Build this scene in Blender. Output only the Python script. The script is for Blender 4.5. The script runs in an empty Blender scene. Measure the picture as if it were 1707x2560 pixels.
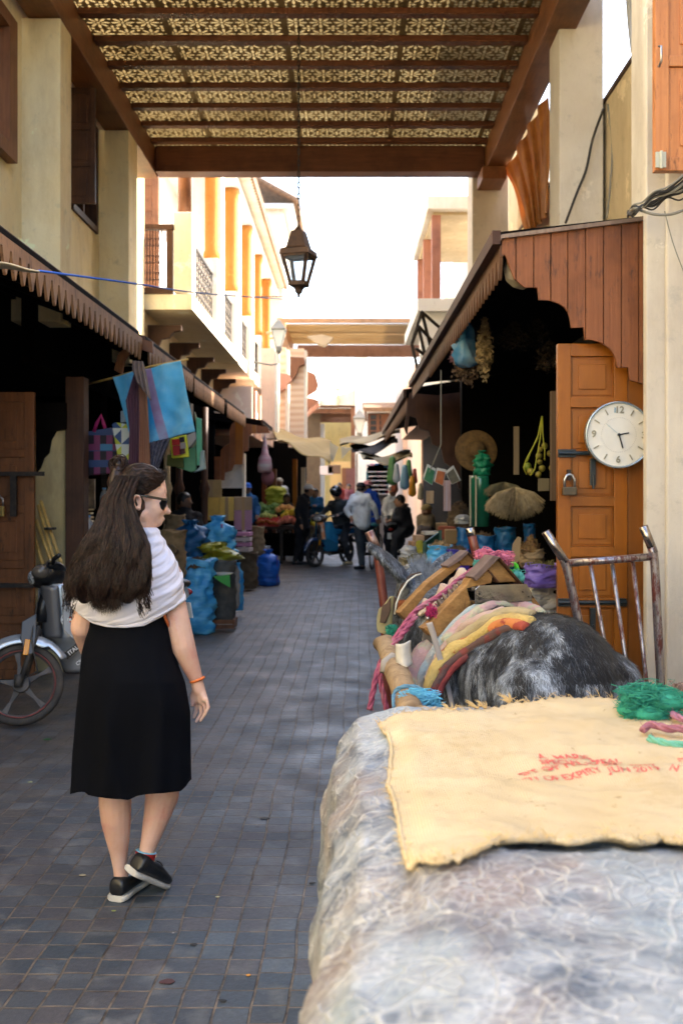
import bpy, bmesh, math, random
import numpy as np
from mathutils import Vector, Matrix, noise
random.seed(7); RNG = np.random.default_rng(5)
V = Vector; PI = math.pi
SC = bpy.context.scene; COL = SC.collection
# street frame: X across, Y down the street, Z up; the eye stands at (0,0,1.57)
F = 2287.0; CX = 800.0; CY = 1127.0; EYE = 1.57
def P(x, y, Y): return V(((x-CX)*Y/F, Y, EYE-(y-CY)*Y/F))
def G(x, y, z=0.0): return P(x, y, (EYE-z)*F/(y-CY))
def zc(x0, y0, s): return lambda x, y: ((x0+x/s)*.91865, (y0+y/s)*.91865)
ORG = {}
def rr(a, b): return random.uniform(a, b)
def lerp(a, b, t): return a+(b-a)*t
def nz(v, s=1.0, o=0.0): return noise.noise(V((v[0]*s+o, v[1]*s+o*1.7, v[2]*s-o)))
def tagp(o, label=None, cat=None, group=None, kind=None):
    if label: o['label'] = label
    if cat: o['category'] = cat
    if group: o['group'] = group
    if kind: o['kind'] = kind
    return o
def thing(name, label, cat, loc, group=None):
    o = bpy.data.objects.new(name, None); COL.objects.link(o); o.location = loc; o.empty_display_size = .1
    ORG[o.name] = V(loc); return tagp(o, label, cat, group)
def link(name, me, mt, parent=None, org=None):
    o = bpy.data.objects.new(name, me); COL.objects.link(o)
    if mt: me.materials.append(mt)
    if parent is not None:
        o.parent = parent; org = ORG[parent.name]
    else: o.location = org
    ORG[o.name] = V(org); return o
class MB:
    def __init__(s): s.v = []; s.f = []
    def add(s, vs, fs):
        n = len(s.v); s.v += [V(v) for v in vs]; s.f += [tuple(i+n for i in f) for f in fs]; return s
    def box(s, c, d, rot=None, taper=1.0):
        c = V(c); hx, hy, hz = d[0]/2, d[1]/2, d[2]/2
        vs = []
        for z, k in ((-hz, 1), (hz, taper)):
            for x, y in ((-hx, -hy), (hx, -hy), (hx, hy), (-hx, hy)): vs.append(V((x*k, y*k, z)))
        if rot is not None:
            R = rot if isinstance(rot, Matrix) else Matrix.Rotation(rot, 3, 'Z')
            vs = [R@v for v in vs]
        return s.add([v+c for v in vs], [(3,2,1,0),(4,5,6,7),(0,1,5,4),(1,2,6,5),(2,3,7,6),(3,0,4,7)])
    def lo(s, a, b):
        a = V(a); b = V(b); return s.box((a+b)/2, [abs(b[i]-a[i]) for i in range(3)])
    def beam(s, a, b, w, h, up=(0, 0, 1)):
        a = V(a); b = V(b); d = (b-a); L = d.length; d.normalize(); up = V(up)
        x = d.cross(up)
        if x.length < 1e-4: x = d.cross(V((0, 1, 0)))
        x.normalize(); u = x.cross(d)
        R = Matrix((x, d, u)).transposed(); return s.box((a+b)/2, (w, L, h), R)
    def tube(s, pts, r, n=8, cap=True, flat=1.0, fdir=None):
        pts = [V(p) for p in pts]; k = len(pts); rs = r if isinstance(r, (list, tuple)) else [r]*k
        base = len(s.v); prev = None
        for i, p in enumerate(pts):
            t = (pts[min(i+1, k-1)]-pts[max(i-1, 0)])
            if t.length < 1e-9: t = V((0, 0, 1))
            t.normalize()
            if prev is None:
                a = fdir if fdir is not None else (V((0, 0, 1)) if abs(t.z) < .9 else V((1, 0, 0)))
                a = V(a)
            else: a = prev
            u = (a-t*a.dot(t))
            if u.length < 1e-6: u = V((1, .3, .2)); u = u-t*u.dot(t)
            u.normalize(); w = t.cross(u); prev = u
            for j in range(n):
                q = 2*PI*j/n; s.v.append(p+u*math.cos(q)*rs[i]*flat+w*math.sin(q)*rs[i])
        for i in range(k-1):
            for j in range(n):
                a = base+i*n+j; b = base+i*n+(j+1) % n; s.f.append((a, b, b+n, a+n))
        if cap:
            s.f.append(tuple(base+j for j in range(n))[::-1]); s.f.append(tuple(base+(k-1)*n+j for j in range(n)))
        return s
    def lathe(s, prof, at=(0, 0, 0), n=24, R=None, sq=(1, 1), cap=True, wob=0, seed=0):
        at = V(at); base = len(s.v); k = len(prof)
        for i, (r, z) in enumerate(prof):
            for j in range(n):
                q = 2*PI*j/n; v = V((r*math.cos(q)*sq[0], r*math.sin(q)*sq[1], z))
                if wob: v += V((v.x, v.y, 0))*(wob*nz(v, 6, seed)*2/max(r, .02)*.1)
                if R is not None: v = R@v
                s.v.append(v+at)
        for i in range(k-1):
            for j in range(n):
                a = base+i*n+j; b = base+i*n+(j+1) % n; s.f.append((a, b, b+n, a+n))
        if cap:
            s.f.append(tuple(base+j for j in range(n))[::-1]); s.f.append(tuple(base+(k-1)*n+j for j in range(n)))
        return s
    def ell(s, c, r, R=None, n=16, m=10):
        r = (r, r, r) if isinstance(r, (int, float)) else r
        pr = [(math.sin(PI*i/m), -math.cos(PI*i/m)) for i in range(m+1)]; pr[0] = (1e-4, -1); pr[-1] = (1e-4, 1)
        M = Matrix.Diagonal(V(r)); M = (R@M) if R is not None else M
        return s.lathe(pr, c, n, M)
    def cap_(s, p0, p1, r0, r1, n=12):
        p0 = V(p0); p1 = V(p1); d = p1-p0; L = d.length
        if L < 1e-6: return s.ell(p0, r0, n=n)
        d.normalize(); pts = []; rs = []
        for i in range(5):
            a = PI/2*(1-i/4); pts.append(p0-d*r0*math.sin(a)); rs.append(max(r0*math.cos(a), 1e-4))
        for i in range(1, 6):
            a = PI/2*i/5*(1) if i else 0
            pts.append(p1+d*r1*math.sin(PI/2*(i-1)/4)); rs.append(max(r1*math.cos(PI/2*(i-1)/4), 1e-4))
        return s.tube(pts, rs, n)
    def prism(s, poly, d):
        poly = [V(p) for p in poly]; n = len(poly); base = len(s.v); d = V(d)
        s.v += poly+[p+d for p in poly]
        s.f.append(tuple(base+i for i in range(n))); s.f.append(tuple(base+n+i for i in range(n))[::-1])
        for i in range(n):
            j = (i+1) % n; s.f.append((base+j, base+i, base+n+i, base+n+j))
        return s
    def grid(s, fn, nu, nv, closed=False):
        base = len(s.v)
        for j in range(nv+1):
            for i in range(nu+1): s.v.append(V(fn(i/nu, j/nv)))
        for j in range(nv):
            for i in range(nu):
                a = base+j*(nu+1)+i; s.f.append((a, a+1, a+nu+2, a+nu+1))
        return s
    def mesh(s, name, org=(0, 0, 0), smooth=False):
        me = bpy.data.meshes.new(name); o = V(org)
        me.from_pydata([tuple(v-o) for v in s.v], [], s.f); me.update()
        bm = bmesh.new(); bm.from_mesh(me); bmesh.ops.recalc_face_normals(bm, faces=bm.faces); bm.to_mesh(me); bm.free()
        if smooth: me.polygons.foreach_set('use_smooth', [True]*len(me.polygons))
        return me
    def base(s):
        xs = [v.x for v in s.v]; ys = [v.y for v in s.v]; zs = [v.z for v in s.v]
        return V(((min(xs)+max(xs))/2, (min(ys)+max(ys))/2, min(zs)))
    def build(s, name, mt, parent=None, smooth=False, bev=0, org=None, thick=0, sub=0, auto=None):
        if parent is not None: org = ORG[parent.name]
        elif org is None: org = s.base()
        me = s.mesh(name, org, smooth); o = link(name, me, mt, parent, org)
        if thick:
            m = o.modifiers.new('s', 'SOLIDIFY'); m.thickness = thick; m.offset = 0
        if bev:
            m = o.modifiers.new('b', 'BEVEL'); m.width = bev; m.segments = 2; m.limit_method = 'ANGLE'; m.angle_limit = .7
        if sub:
            m = o.modifiers.new('u', 'SUBSURF'); m.levels = sub; m.render_levels = sub
        if auto: shade_auto(me, auto)
        return o
def shade_auto(me, ang):
    me.polygons.foreach_set('use_smooth', [True]*len(me.polygons))
    bm = bmesh.new(); bm.from_mesh(me)
    for e in bm.edges:
        if len(e.link_faces) == 2 and e.calc_face_angle(0) > ang: e.smooth = False
    bm.to_mesh(me); bm.free()
def remesh(mb, name, vox, mt, parent=None, org=None, smooth=4, fn=None, sfac=.5):
    """fuse overlapping volumes into one continuous surface"""
    if parent is not None: org = ORG[parent.name]
    elif org is None: org = mb.base()
    me = mb.mesh(name+'_t', org); o = bpy.data.objects.new('t', me); COL.objects.link(o)
    m = o.modifiers.new('r', 'REMESH'); m.mode = 'VOXEL'; m.voxel_size = vox
    if smooth:
        m2 = o.modifiers.new('s', 'SMOOTH'); m2.iterations = smooth; m2.factor = sfac
    dg = bpy.context.evaluated_depsgraph_get(); dg.update()
    nm = bpy.data.meshes.new_from_object(o.evaluated_get(dg)); nm.name = name
    bpy.data.objects.remove(o); bpy.data.meshes.remove(me)
    if fn:
        for v in nm.vertices: v.co = fn(v.co+V(org))-V(org)
    nm.materials.clear(); nm.polygons.foreach_set('use_smooth', [True]*len(nm.polygons))
    return link(name, nm, mt, parent, org)
def copy_tree(o, parent=None):
    c = o.copy(); COL.objects.link(c); c.parent = parent
    if o.name in ORG: ORG[c.name] = V(ORG[o.name])
    for ch in list(o.children): copy_tree(ch, c)
    return c
def text_mesh(txt, size, mt, name, parent, M, ext=.0015, font_bold=False, al='CENTER', sx=1.0):
    cu = bpy.data.curves.new('t', 'FONT'); cu.body = txt; cu.size = size; cu.extrude = ext; cu.align_x = al; cu.align_y = 'CENTER'
    if font_bold: cu.offset = size*.02
    o = bpy.data.objects.new('t', cu); COL.objects.link(o)
    dg = bpy.context.evaluated_depsgraph_get(); dg.update()
    me = bpy.data.meshes.new_from_object(o.evaluated_get(dg)); bpy.data.objects.remove(o)
    me.transform(Matrix.Diagonal((sx, 1, 1, 1))); me.transform(M); org = ORG[parent.name]; me.transform(Matrix.Translation(-org)); me.materials.clear()
    return link(name, me, mt, parent)
def frame_m(o, x, y):
    x = V(x).normalized(); y = V(y); y = (y-x*y.dot(x)).normalized(); z = x.cross(y)
    M = Matrix((x, y, z)).transposed().to_4x4(); M.translation = V(o); return M
# ---------- materials ----------
MATS = {}
def nt(name):
    m = bpy.data.materials.new(name); m.use_nodes = True; t = m.node_tree
    b = t.nodes['Principled BSDF']; return m, t, b
def N(t, ty, **k):
    n = t.nodes.new(ty)
    for a, v in k.items():
        if a.startswith('i_'):
            n.inputs[a[2:].replace('_', ' ')].default_value = v
        else: setattr(n, a, v)
    return n
def L(t, a, b): t.links.new(a, b)
def c4(c): return (c[0], c[1], c[2], 1)
def hexc(h):
    h = h.lstrip('#'); r = [int(h[i:i+2], 16)/255 for i in (0, 2, 4)]
    return tuple(x/12.92 if x <= .04045 else ((x+.055)/1.055)**2.4 for x in r)
def coords(t, scale=(1, 1, 1), rot=(0, 0, 0), kind='Object'):
    tc = N(t, 'ShaderNodeTexCoord'); mp = N(t, 'ShaderNodeMapping'); mp.inputs['Scale'].default_value = scale
    mp.inputs['Rotation'].default_value = rot; L(t, tc.outputs[kind], mp.inputs['Vector']); return mp.outputs[0]
def ramp(t, fac, stops):
    r = N(t, 'ShaderNodeValToRGB'); e = r.color_ramp.elements
    while len(e) < len(stops): e.new(.5)
    for q, (p, c) in zip(e, stops): q.position = p; q.color = c4(c) if len(c) == 3 else c
    L(t, fac, r.inputs[0]); return r.outputs[0]
def mixc(t, f, a, b, mode='MIX'):
    m = N(t, 'ShaderNodeMix', data_type='RGBA', blend_type=mode)
    for s, x in ((0, f), (6, a), (7, b)):
        if hasattr(x, 'default_value') or hasattr(x, 'links'): L(t, x, m.inputs[s])
        else: m.inputs[s].default_value = x if s == 0 else c4(x)
    return m.outputs[2]
def noise_f(t, vec, scale, detail=4, rough=.55, lo=.35, hi=.65):
    n = N(t, 'ShaderNodeTexNoise'); n.inputs['Scale'].default_value = scale; n.inputs['Detail'].default_value = detail; n.inputs['Roughness'].default_value = rough
    L(t, vec, n.inputs['Vector']); mr = N(t, 'ShaderNodeMapRange'); mr.inputs[1].default_value = lo; mr.inputs[2].default_value = hi
    L(t, n.outputs['Fac'], mr.inputs[0]); return mr.outputs[0]
def bump(t, b, h, strength=.3, dist=.01):
    n = N(t, 'ShaderNodeBump'); n.inputs['Strength'].default_value = strength; n.inputs['Distance'].default_value = dist
    L(t, h, n.inputs['Height']); L(t, n.outputs[0], b.inputs['Normal']); return n
def mat(name, c, c2=None, rough=.7, scale=4, stretch=(1, 1, 1), bmp=0, bscale=60, metal=0, c3=None, scale3=1.5, lo=.35, hi=.65, spec=.5, transl=0, sheen=0, alpha=1, sss=0, coat=0, bdist=.01):
    if name in MATS: return MATS[name]
    m, t, b = nt(name); b.inputs['Roughness'].default_value = rough; b.inputs['Metallic'].default_value = metal
    b.inputs['Specular IOR Level'].default_value = spec
    if coat: b.inputs['Coat Weight'].default_value = coat
    if sheen: b.inputs['Sheen Weight'].default_value = sheen
    if sss:
        b.inputs['Subsurface Weight'].default_value = sss; b.inputs['Subsurface Radius'].default_value = (.012, .004, .002); b.inputs['Subsurface Scale'].default_value = 1
    vec = coords(t, stretch); col = None
    if c2 is not None: col = mixc(t, noise_f(t, vec, scale, lo=lo, hi=hi), c, c2)
    if c3 is not None: col = mixc(t, noise_f(t, vec, scale3, detail=6, rough=.65, lo=.5, hi=.7), col if col is not None else c, c3)
    if col is None: b.inputs['Base Color'].default_value = c4(c)
    else: L(t, col, b.inputs['Base Color'])
    if bmp: bump(t, b, noise_f(t, vec, bscale, detail=5, lo=0, hi=1), bmp, bdist)
    if alpha < 1: b.inputs['Alpha'].default_value = alpha
    if transl:
        tr = N(t, 'ShaderNodeBsdfTranslucent'); mx = N(t, 'ShaderNodeMixShader'); mx.inputs[0].default_value = transl
        if col is None: tr.inputs[0].default_value = c4(c)
        else: L(t, col, tr.inputs[0])
        out = t.nodes['Material Output']; L(t, b.outputs[0], mx.inputs[1]); L(t, tr.outputs[0], mx.inputs[2]); L(t, mx.outputs[0], out.inputs[0])
    MATS[name] = m; return m
# ---------- shared surfaces ----------
def mat_paving():
    m, t, b = nt('paving'); b.inputs['Roughness'].default_value = .45; b.inputs['Specular IOR Level'].default_value = .5
    vec = coords(t, (1, 1, 1), (0, 0, 0), 'Object')
    nw = N(t, 'ShaderNodeTexNoise'); nw.inputs['Scale'].default_value = 1.3; nw.inputs['Detail'].default_value = 3; L(t, vec, nw.inputs['Vector'])
    vs = N(t, 'ShaderNodeVectorMath', operation='SCALE'); vs.inputs[3].default_value = .06
    vm = N(t, 'ShaderNodeVectorMath', operation='SUBTRACT'); L(t, nw.outputs['Color'], vm.inputs[0]); vm.inputs[1].default_value = (.5, .5, .5)
    L(t, vm.outputs[0], vs.inputs[0]); va = N(t, 'ShaderNodeVectorMath', operation='ADD'); L(t, vec, va.inputs[0]); L(t, vs.outputs[0], va.inputs[1])
    mp = N(t, 'ShaderNodeMapping'); mp.inputs['Rotation'].default_value = (0, 0, math.radians(90.6)); L(t, va.outputs[0], mp.inputs[0])
    br = N(t, 'ShaderNodeTexBrick'); br.offset = .12; br.offset_frequency = 3; br.squash = 1.0
    for k, x in (('Scale', 1.0), ('Brick Width', .104), ('Row Height', .108), ('Mortar Size', .005), ('Mortar Smooth', .5), ('Bias', 0)): br.inputs[k].default_value = x
    br.inputs['Color1'].default_value = (0, 0, 0, 1); br.inputs['Color2'].default_value = (1, 1, 1, 1); br.inputs['Mortar'].default_value = (.5, .5, .5, 1)
    L(t, mp.outputs[0], br.inputs['Vector'])
    base = ramp(t, br.outputs['Color'], [(0, (.026, .045, .068)), (.4, (.050, .078, .110)), (.62, (.086, .082, .096)), (.82, (.042, .070, .102)), (1, (.104, .140, .178))])
    patch = mixc(t, noise_f(t, vec, .9, 4, .6, .42, .68), base, (.074, .070, .078)); 
    fine = noise_f(t, vec, 55, 5, .7, .3, .75); c = mixc(t, fine, mixc(t, .62, patch, (.02, .024, .03)), patch)
    sc = noise_f(t, vec, 6, 5, .65, .52, .72); c = mixc(t, sc, c, mixc(t, .5, c, (.2, .2, .2)))
    # dust swept to the stalls on the left, worn ground further down the lane
    sx = N(t, 'ShaderNodeSeparateXYZ'); L(t, vec, sx.inputs[0])
    a = N(t, 'ShaderNodeMapRange'); a.inputs[1].default_value = -.75; a.inputs[2].default_value = -2.1; L(t, sx.outputs[0], a.inputs[0])
    g = N(t, 'ShaderNodeMapRange'); g.inputs[1].default_value = 5.5; g.inputs[2].default_value = 11; L(t, sx.outputs[1], g.inputs[0])
    h = N(t, 'ShaderNodeMapRange'); h.inputs[1].default_value = 2; h.inputs[2].default_value = 8; h.inputs[3].default_value = .25; L(t, sx.outputs[1], h.inputs[0])
    mu = N(t, 'ShaderNodeMath', operation='MULTIPLY'); L(t, a.outputs[0], mu.inputs[0]); L(t, h.outputs[0], mu.inputs[1])
    m2 = N(t, 'ShaderNodeMath', operation='MULTIPLY'); L(t, g.outputs[0], m2.inputs[0]); m2.inputs[1].default_value = .14
    ad = N(t, 'ShaderNodeMath', operation='ADD'); ad.use_clamp = True; L(t, mu.outputs[0], ad.inputs[0]); L(t, m2.outputs[0], ad.inputs[1])
    mn = N(t, 'ShaderNodeMath', operation='MULTIPLY'); L(t, ad.outputs[0], mn.inputs[0]); L(t, noise_f(t, vec, 2.2, 6, .7, .3, .6), mn.inputs[1])
    c = mixc(t, mn.outputs[0], c, mixc(t, fine, (.12, .09, .062), (.22, .175, .12)))
    mort = mixc(t, noise_f(t, vec, 14, 4, .6), (.035, .028, .024), (.20, .155, .115))
    c = mixc(t, br.outputs['Fac'], c, mort)
    # spots of gum and spat dirt
    vo = N(t, 'ShaderNodeTexVoronoi'); vo.inputs['Scale'].default_value = 3.2; L(t, va.outputs[0], vo.inputs['Vector'])
    sp = N(t, 'ShaderNodeMapRange'); sp.inputs[1].default_value = .045; sp.inputs[2].default_value = .03; L(t, vo.outputs['Distance'], sp.inputs[0])
    c = mixc(t, sp.outputs[0], c, (.012, .012, .013))
    L(t, c, b.inputs['Base Color'])
    # joints lower, every paver slightly tilted and worn
    inv = N(t, 'ShaderNodeMath', operation='SUBTRACT'); inv.inputs[0].default_value = 1; L(t, br.outputs['Fac'], inv.inputs[1])
    s2 = N(t, 'ShaderNodeMath', operation='MULTIPLY_ADD'); L(t, noise_f(t, vec, 28, 6, .7, 0, 1), s2.inputs[0]); s2.inputs[1].default_value = .55; L(t, inv.outputs[0], s2.inputs[2])
    s3 = N(t, 'ShaderNodeMath', operation='MULTIPLY_ADD'); L(t, br.outputs['Color'], s3.inputs[0]); s3.inputs[1].default_value = .3; L(t, s2.outputs[0], s3.inputs[2])
    bump(t, b, s3.outputs[0], .8, .007)
    mr = N(t, 'ShaderNodeMapRange'); mr.inputs[3].default_value = .34; mr.inputs[4].default_value = .68; L(t, noise_f(t, vec, 3, 5, .6, .3, .7), mr.inputs[0]); L(t, mr.outputs[0], b.inputs['Roughness'])
    return m
def mat_plaster(name, c, c2, stain=(.25, .17, .08), st=.5):
    m, t, b = nt(name); b.inputs['Roughness'].default_value = .88; b.inputs['Specular IOR Level'].default_value = .25
    vec = coords(t); col = mixc(t, noise_f(t, vec, 1.1, 5, .6), c, c2)
    v2 = coords(t, (1.6, 1.6, .45)); s = noise_f(t, v2, 1.3, 7, .72, .46, .74)
    k = N(t, 'ShaderNodeMath', operation='MULTIPLY'); L(t, s, k.inputs[0]); k.inputs[1].default_value = st
    col = mixc(t, k.outputs[0], col, stain); col = mixc(t, noise_f(t, vec, 5, 7, .75, .56, .72), col, tuple(x*.66 for x in c2)); col = mixc(t, noise_f(t, vec, 2.3, 6, .7, .62, .66), col, tuple(min(.85, x*1.18) for x in c2))
    L(t, col, b.inputs['Base Color']); bump(t, b, noise_f(t, vec, 18, 8, .7, 0, 1), .35, .012); return m
def mat_wood(name, c, c2, rough=.55, grain=(26, 26, 1.2), bmp=.25, worn=None):
    m, t, b = nt(name); b.inputs['Roughness'].default_value = rough; b.inputs['Specular IOR Level'].default_value = .35
    vec = coords(t, grain); f = noise_f(t, vec, 1.5, 6, .65, .3, .7)
    col = mixc(t, f, c, c2); v2 = coords(t); col = mixc(t, noise_f(t, v2, 2.3, 4, .6, .5, .75), col, tuple(x*.6 for x in c))
    if worn: col = mixc(t, noise_f(t, coords(t, (8, 8, 2)), 2.5, 7, .75, .55, .66), col, worn)
    L(t, col, b.inputs['Base Color']); bump(t, b, f, bmp, .004); return m
def mat_lattice():
    """pressed floral ceiling panels of stained translucent sheet, petals thinner than the ground"""
    m, t, b = nt('floral_panel'); vec = coords(t, (1, 1, 1), (0, 0, 0), 'Object')
    sx = N(t, 'ShaderNodeSeparateXYZ'); L(t, vec, sx.inputs[0])
    def math_(op, a, bb=None, c=None):
        n = N(t, 'ShaderNodeMath', operation=op)
        for i, x in enumerate((a, bb, c)):
            if x is None: continue
            if isinstance(x, (int, float)): n.inputs[i].default_value = x
            else: L(t, x, n.inputs[i])
        return n.outputs[0]
    def cell(x, s, off=0): return math_('SUBTRACT', math_('FRACT', math_('ADD', math_('DIVIDE', x, s), off)), .5)
    def flower(off, k, r0, r1):
        u = cell(sx.outputs[0], .245, off); v = cell(sx.outputs[1], .245, off)
        r = math_('SQRT', math_('ADD', math_('MULTIPLY', u, u), math_('MULTIPLY', v, v))); a = math_('ARCTAN2', v, u)
        lobes = math_('ABSOLUTE', math_('COSINE', math_('MULTIPLY', a, k)))
        pet = math_('GREATER_THAN', lobes, .62)
        ring = math_('MULTIPLY', math_('GREATER_THAN', r, r0), math_('LESS_THAN', r, math_('MULTIPLY', lobes, r1)))
        return math_('MAXIMUM', math_('MULTIPLY', pet, ring), math_('LESS_THAN', r, .07))
    msk = math_('MAXIMUM', flower(0, 4, .12, .47), flower(.5, 2, .1, .26))
    fr = cell(sx.outputs[0], 1.18, .2)
    edge = math_('GREATER_THAN', math_('ABSOLUTE', fr), .475)
    msk = math_('MULTIPLY', msk, math_('SUBTRACT', 1, edge))
    dirt = noise_f(t, vec, 1.4, 5, .6, .3, .75)
    colb = mixc(t, dirt, (.27, .20, .105), (.13, .09, .042)); petc = mixc(t, dirt, (.54, .48, .34), (.32, .26, .16))
    col = mixc(t, msk, colb, petc)
    tr = N(t, 'ShaderNodeBsdfTranslucent'); L(t, col, tr.inputs[0]); b.inputs['Roughness'].default_value = .7; L(t, col, b.inputs['Base Color'])
    mx = N(t, 'ShaderNodeMixShader'); L(t, math_('MULTIPLY_ADD', msk, .36, .22), mx.inputs[0])
    L(t, b.outputs[0], mx.inputs[1]); L(t, tr.outputs[0], mx.inputs[2]); L(t, mx.outputs[0], t.nodes['Material Output'].inputs[0]); return m
def mat_glass(name, c=(.8, .85, .85), alpha=.35, rough=.1):
    return mat(name, c, rough=rough, alpha=alpha, spec=.6)
M_pave = mat_paving()
M_yel = mat_plaster('yellow_plaster', (.80, .64, .34), (.84, .73, .47), (.38, .25, .10), .5)
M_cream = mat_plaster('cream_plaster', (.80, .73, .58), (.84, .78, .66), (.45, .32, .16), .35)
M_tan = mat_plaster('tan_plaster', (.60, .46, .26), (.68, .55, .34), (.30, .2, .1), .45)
M_grey = mat_plaster('grey_plaster', (.56, .50, .41), (.66, .61, .52), (.30, .23, .16), .5)
M_white = mat_plaster('white_plaster', (.82, .79, .73), (.86, .84, .79), (.55, .45, .35), .2)
M_pink = mat_plaster('pink_plaster', (.74, .50, .36), (.80, .58, .44), (.4, .25, .15), .3)
M_orange = mat_plaster('orange_paint', (.43, .155, .025), (.50, .20, .04), (.35, .16, .04), .4)
M_roofbeam = mat_wood('stained_beam', (.105, .035, .014), (.17, .06, .024), .5, (2, 30, 30), .15)
M_roofbeam_y = mat_wood('stained_side_beam', (.17, .062, .02), (.25, .10, .035), .5, (30, 2, 30), .15)
M_dwood = mat_wood('dark_wood', (.045, .018, .009), (.085, .034, .016), .6)
M_bwood = mat_wood('brown_wood', (.15, .055, .022), (.235, .095, .04), .55)
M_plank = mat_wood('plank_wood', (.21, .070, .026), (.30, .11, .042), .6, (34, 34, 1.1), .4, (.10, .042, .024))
M_orwood = mat_wood('varnished_door', (.28, .085, .008), (.35, .115, .012), .32, (20, 20, .8), .12)
M_shutw = mat_wood('shutter_wood', (.46, .17, .055), (.60, .25, .09), .45, (22, 22, 1.0), .2, (.26, .1, .04))
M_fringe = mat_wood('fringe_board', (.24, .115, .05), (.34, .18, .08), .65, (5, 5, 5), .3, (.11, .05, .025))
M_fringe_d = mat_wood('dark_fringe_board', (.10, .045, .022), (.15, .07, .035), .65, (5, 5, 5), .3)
M_black = mat('dark_interior', (.006, .005, .0045), rough=.95, spec=.1)  # near-black colour holds the darkness of the shop rooms
M_shade = mat('shaded_wood', (.007, .0045, .0035), (.003, .002, .0015), rough=.9, spec=.1)  # wood darkened to near black for the shade under awnings and stalls
M_tile = mat('roof_tile', (.34, .20, .11), (.20, .12, .07), rough=.85, scale=8)
M_iron = mat('dark_iron', (.035, .028, .025), (.06, .045, .035), rough=.55, metal=.6, scale=20, bmp=.2)
M_reed = mat('reed_screen', (.60, .50, .34), (.40, .29, .16), rough=.8, scale=3, stretch=(.6, 30, 30), transl=.6)
# ---------- ground ----------
g = MB().grid(lambda u, v: V((lerp(-60, 60, u), lerp(-20, 160, v), 0)), 24, 36).build('paved_lane', M_pave, org=(0, 0, 0)); g['kind'] = 'structure'
# ---------- helpers for buildings ----------
def fringe(nm, x, y0, y1, ztop, parent, side=1, pitch=.155, depth=.15, band=.06, th=.018, mt=None):
    """scalloped board running down the street at X=x"""
    n = max(2, int(round((y1-y0)/pitch))); d = (y1-y0)/n; poly = [V((x, y0, ztop))]
    poly = [V((x, y0, ztop)), V((x, y0, ztop-band))]
    for i in range(n):
        a = y0+i*d
        for f, k in ((.10, .0), (.16, .28), (.30, .62), (.42, .92), (.5, 1.0), (.58, .92), (.70, .62), (.84, .28), (.90, 0)):
            poly.append(V((x, a+f*d, ztop-band-depth*k)))
    poly += [V((x, y1, ztop-band)), V((x, y1, ztop))]
    return MB().prism(poly, (side*th, 0, 0)).build(nm, mt or M_fringe, parent)
def awning(side, x, xw, y0, y1, z, label, fr=True, rise=.42):
    """lean-to shop roof: boarded top, rafters, edge board and scalloped fringe"""
    t = thing('shop_awning', label, 'awning', (x, y0, z))
    zi = z+rise
    m = MB().prism([V((x-side*.05, y0, z)), V((xw, y0, zi)), V((xw, y0, zi+.05)), V((x-side*.05, y0, z+.05))], (0, y1-y0, 0)); m.build('roof', M_shade, t)
    MB().lo((x-side*.055, y0-.01, z-.015), (x-side*.09, y1+.01, z+.06)).build('edge_board', M_dwood, t)
    k = max(2, int((y1-y0)/.7))
    for i in range(k+1):
        yy = lerp(y0+.04, y1-.04, i/k); MB().beam((x-side*.14, yy, z-.02), (xw, yy, zi-.05), .06, .08).build('rafter', M_shade, t)
    if fr: fringe('fringe_board', x-side*.04, y0, y1, z-.005, t, side)
    return t
# ---------- left: plastered house over the shops ----------
lb = thing('yellow_house', 'yellow plastered house on the left with two square pillars and an open brown shutter', 'building', (-4, 9, 0))
XL = -2.95
def wall_with_hole(mb, x0, x1, y0, y1, z0, z1, hy0, hy1, hz0, hz1):
    mb.lo((x0, y0, z0), (x1, hy0, z1)); mb.lo((x0, hy1, z0), (x1, y1, z1)); mb.lo((x0, hy0, z0), (x1, hy1, hz0)); mb.lo((x0, hy0, hz1), (x1, hy1, z1))
m = MB(); wall_with_hole(m, -3.3, XL, 4.0, 14.4, 3.35, 9.2, 10.6, 11.65, 4.57, 5.80); m.build('wall', M_yel, lb, org=(-4, 9, 0))
MB().lo((-3.05, 9.0, 3.1), (-2.60, 9.36, 5.845)).build('pillar', M_yel, lb, bev=.012)
MB().lo((-3.0, 11.8, 3.1), (-2.60, 12.28, 5.845)).build('pillar', M_yel, lb, bev=.012)
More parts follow.
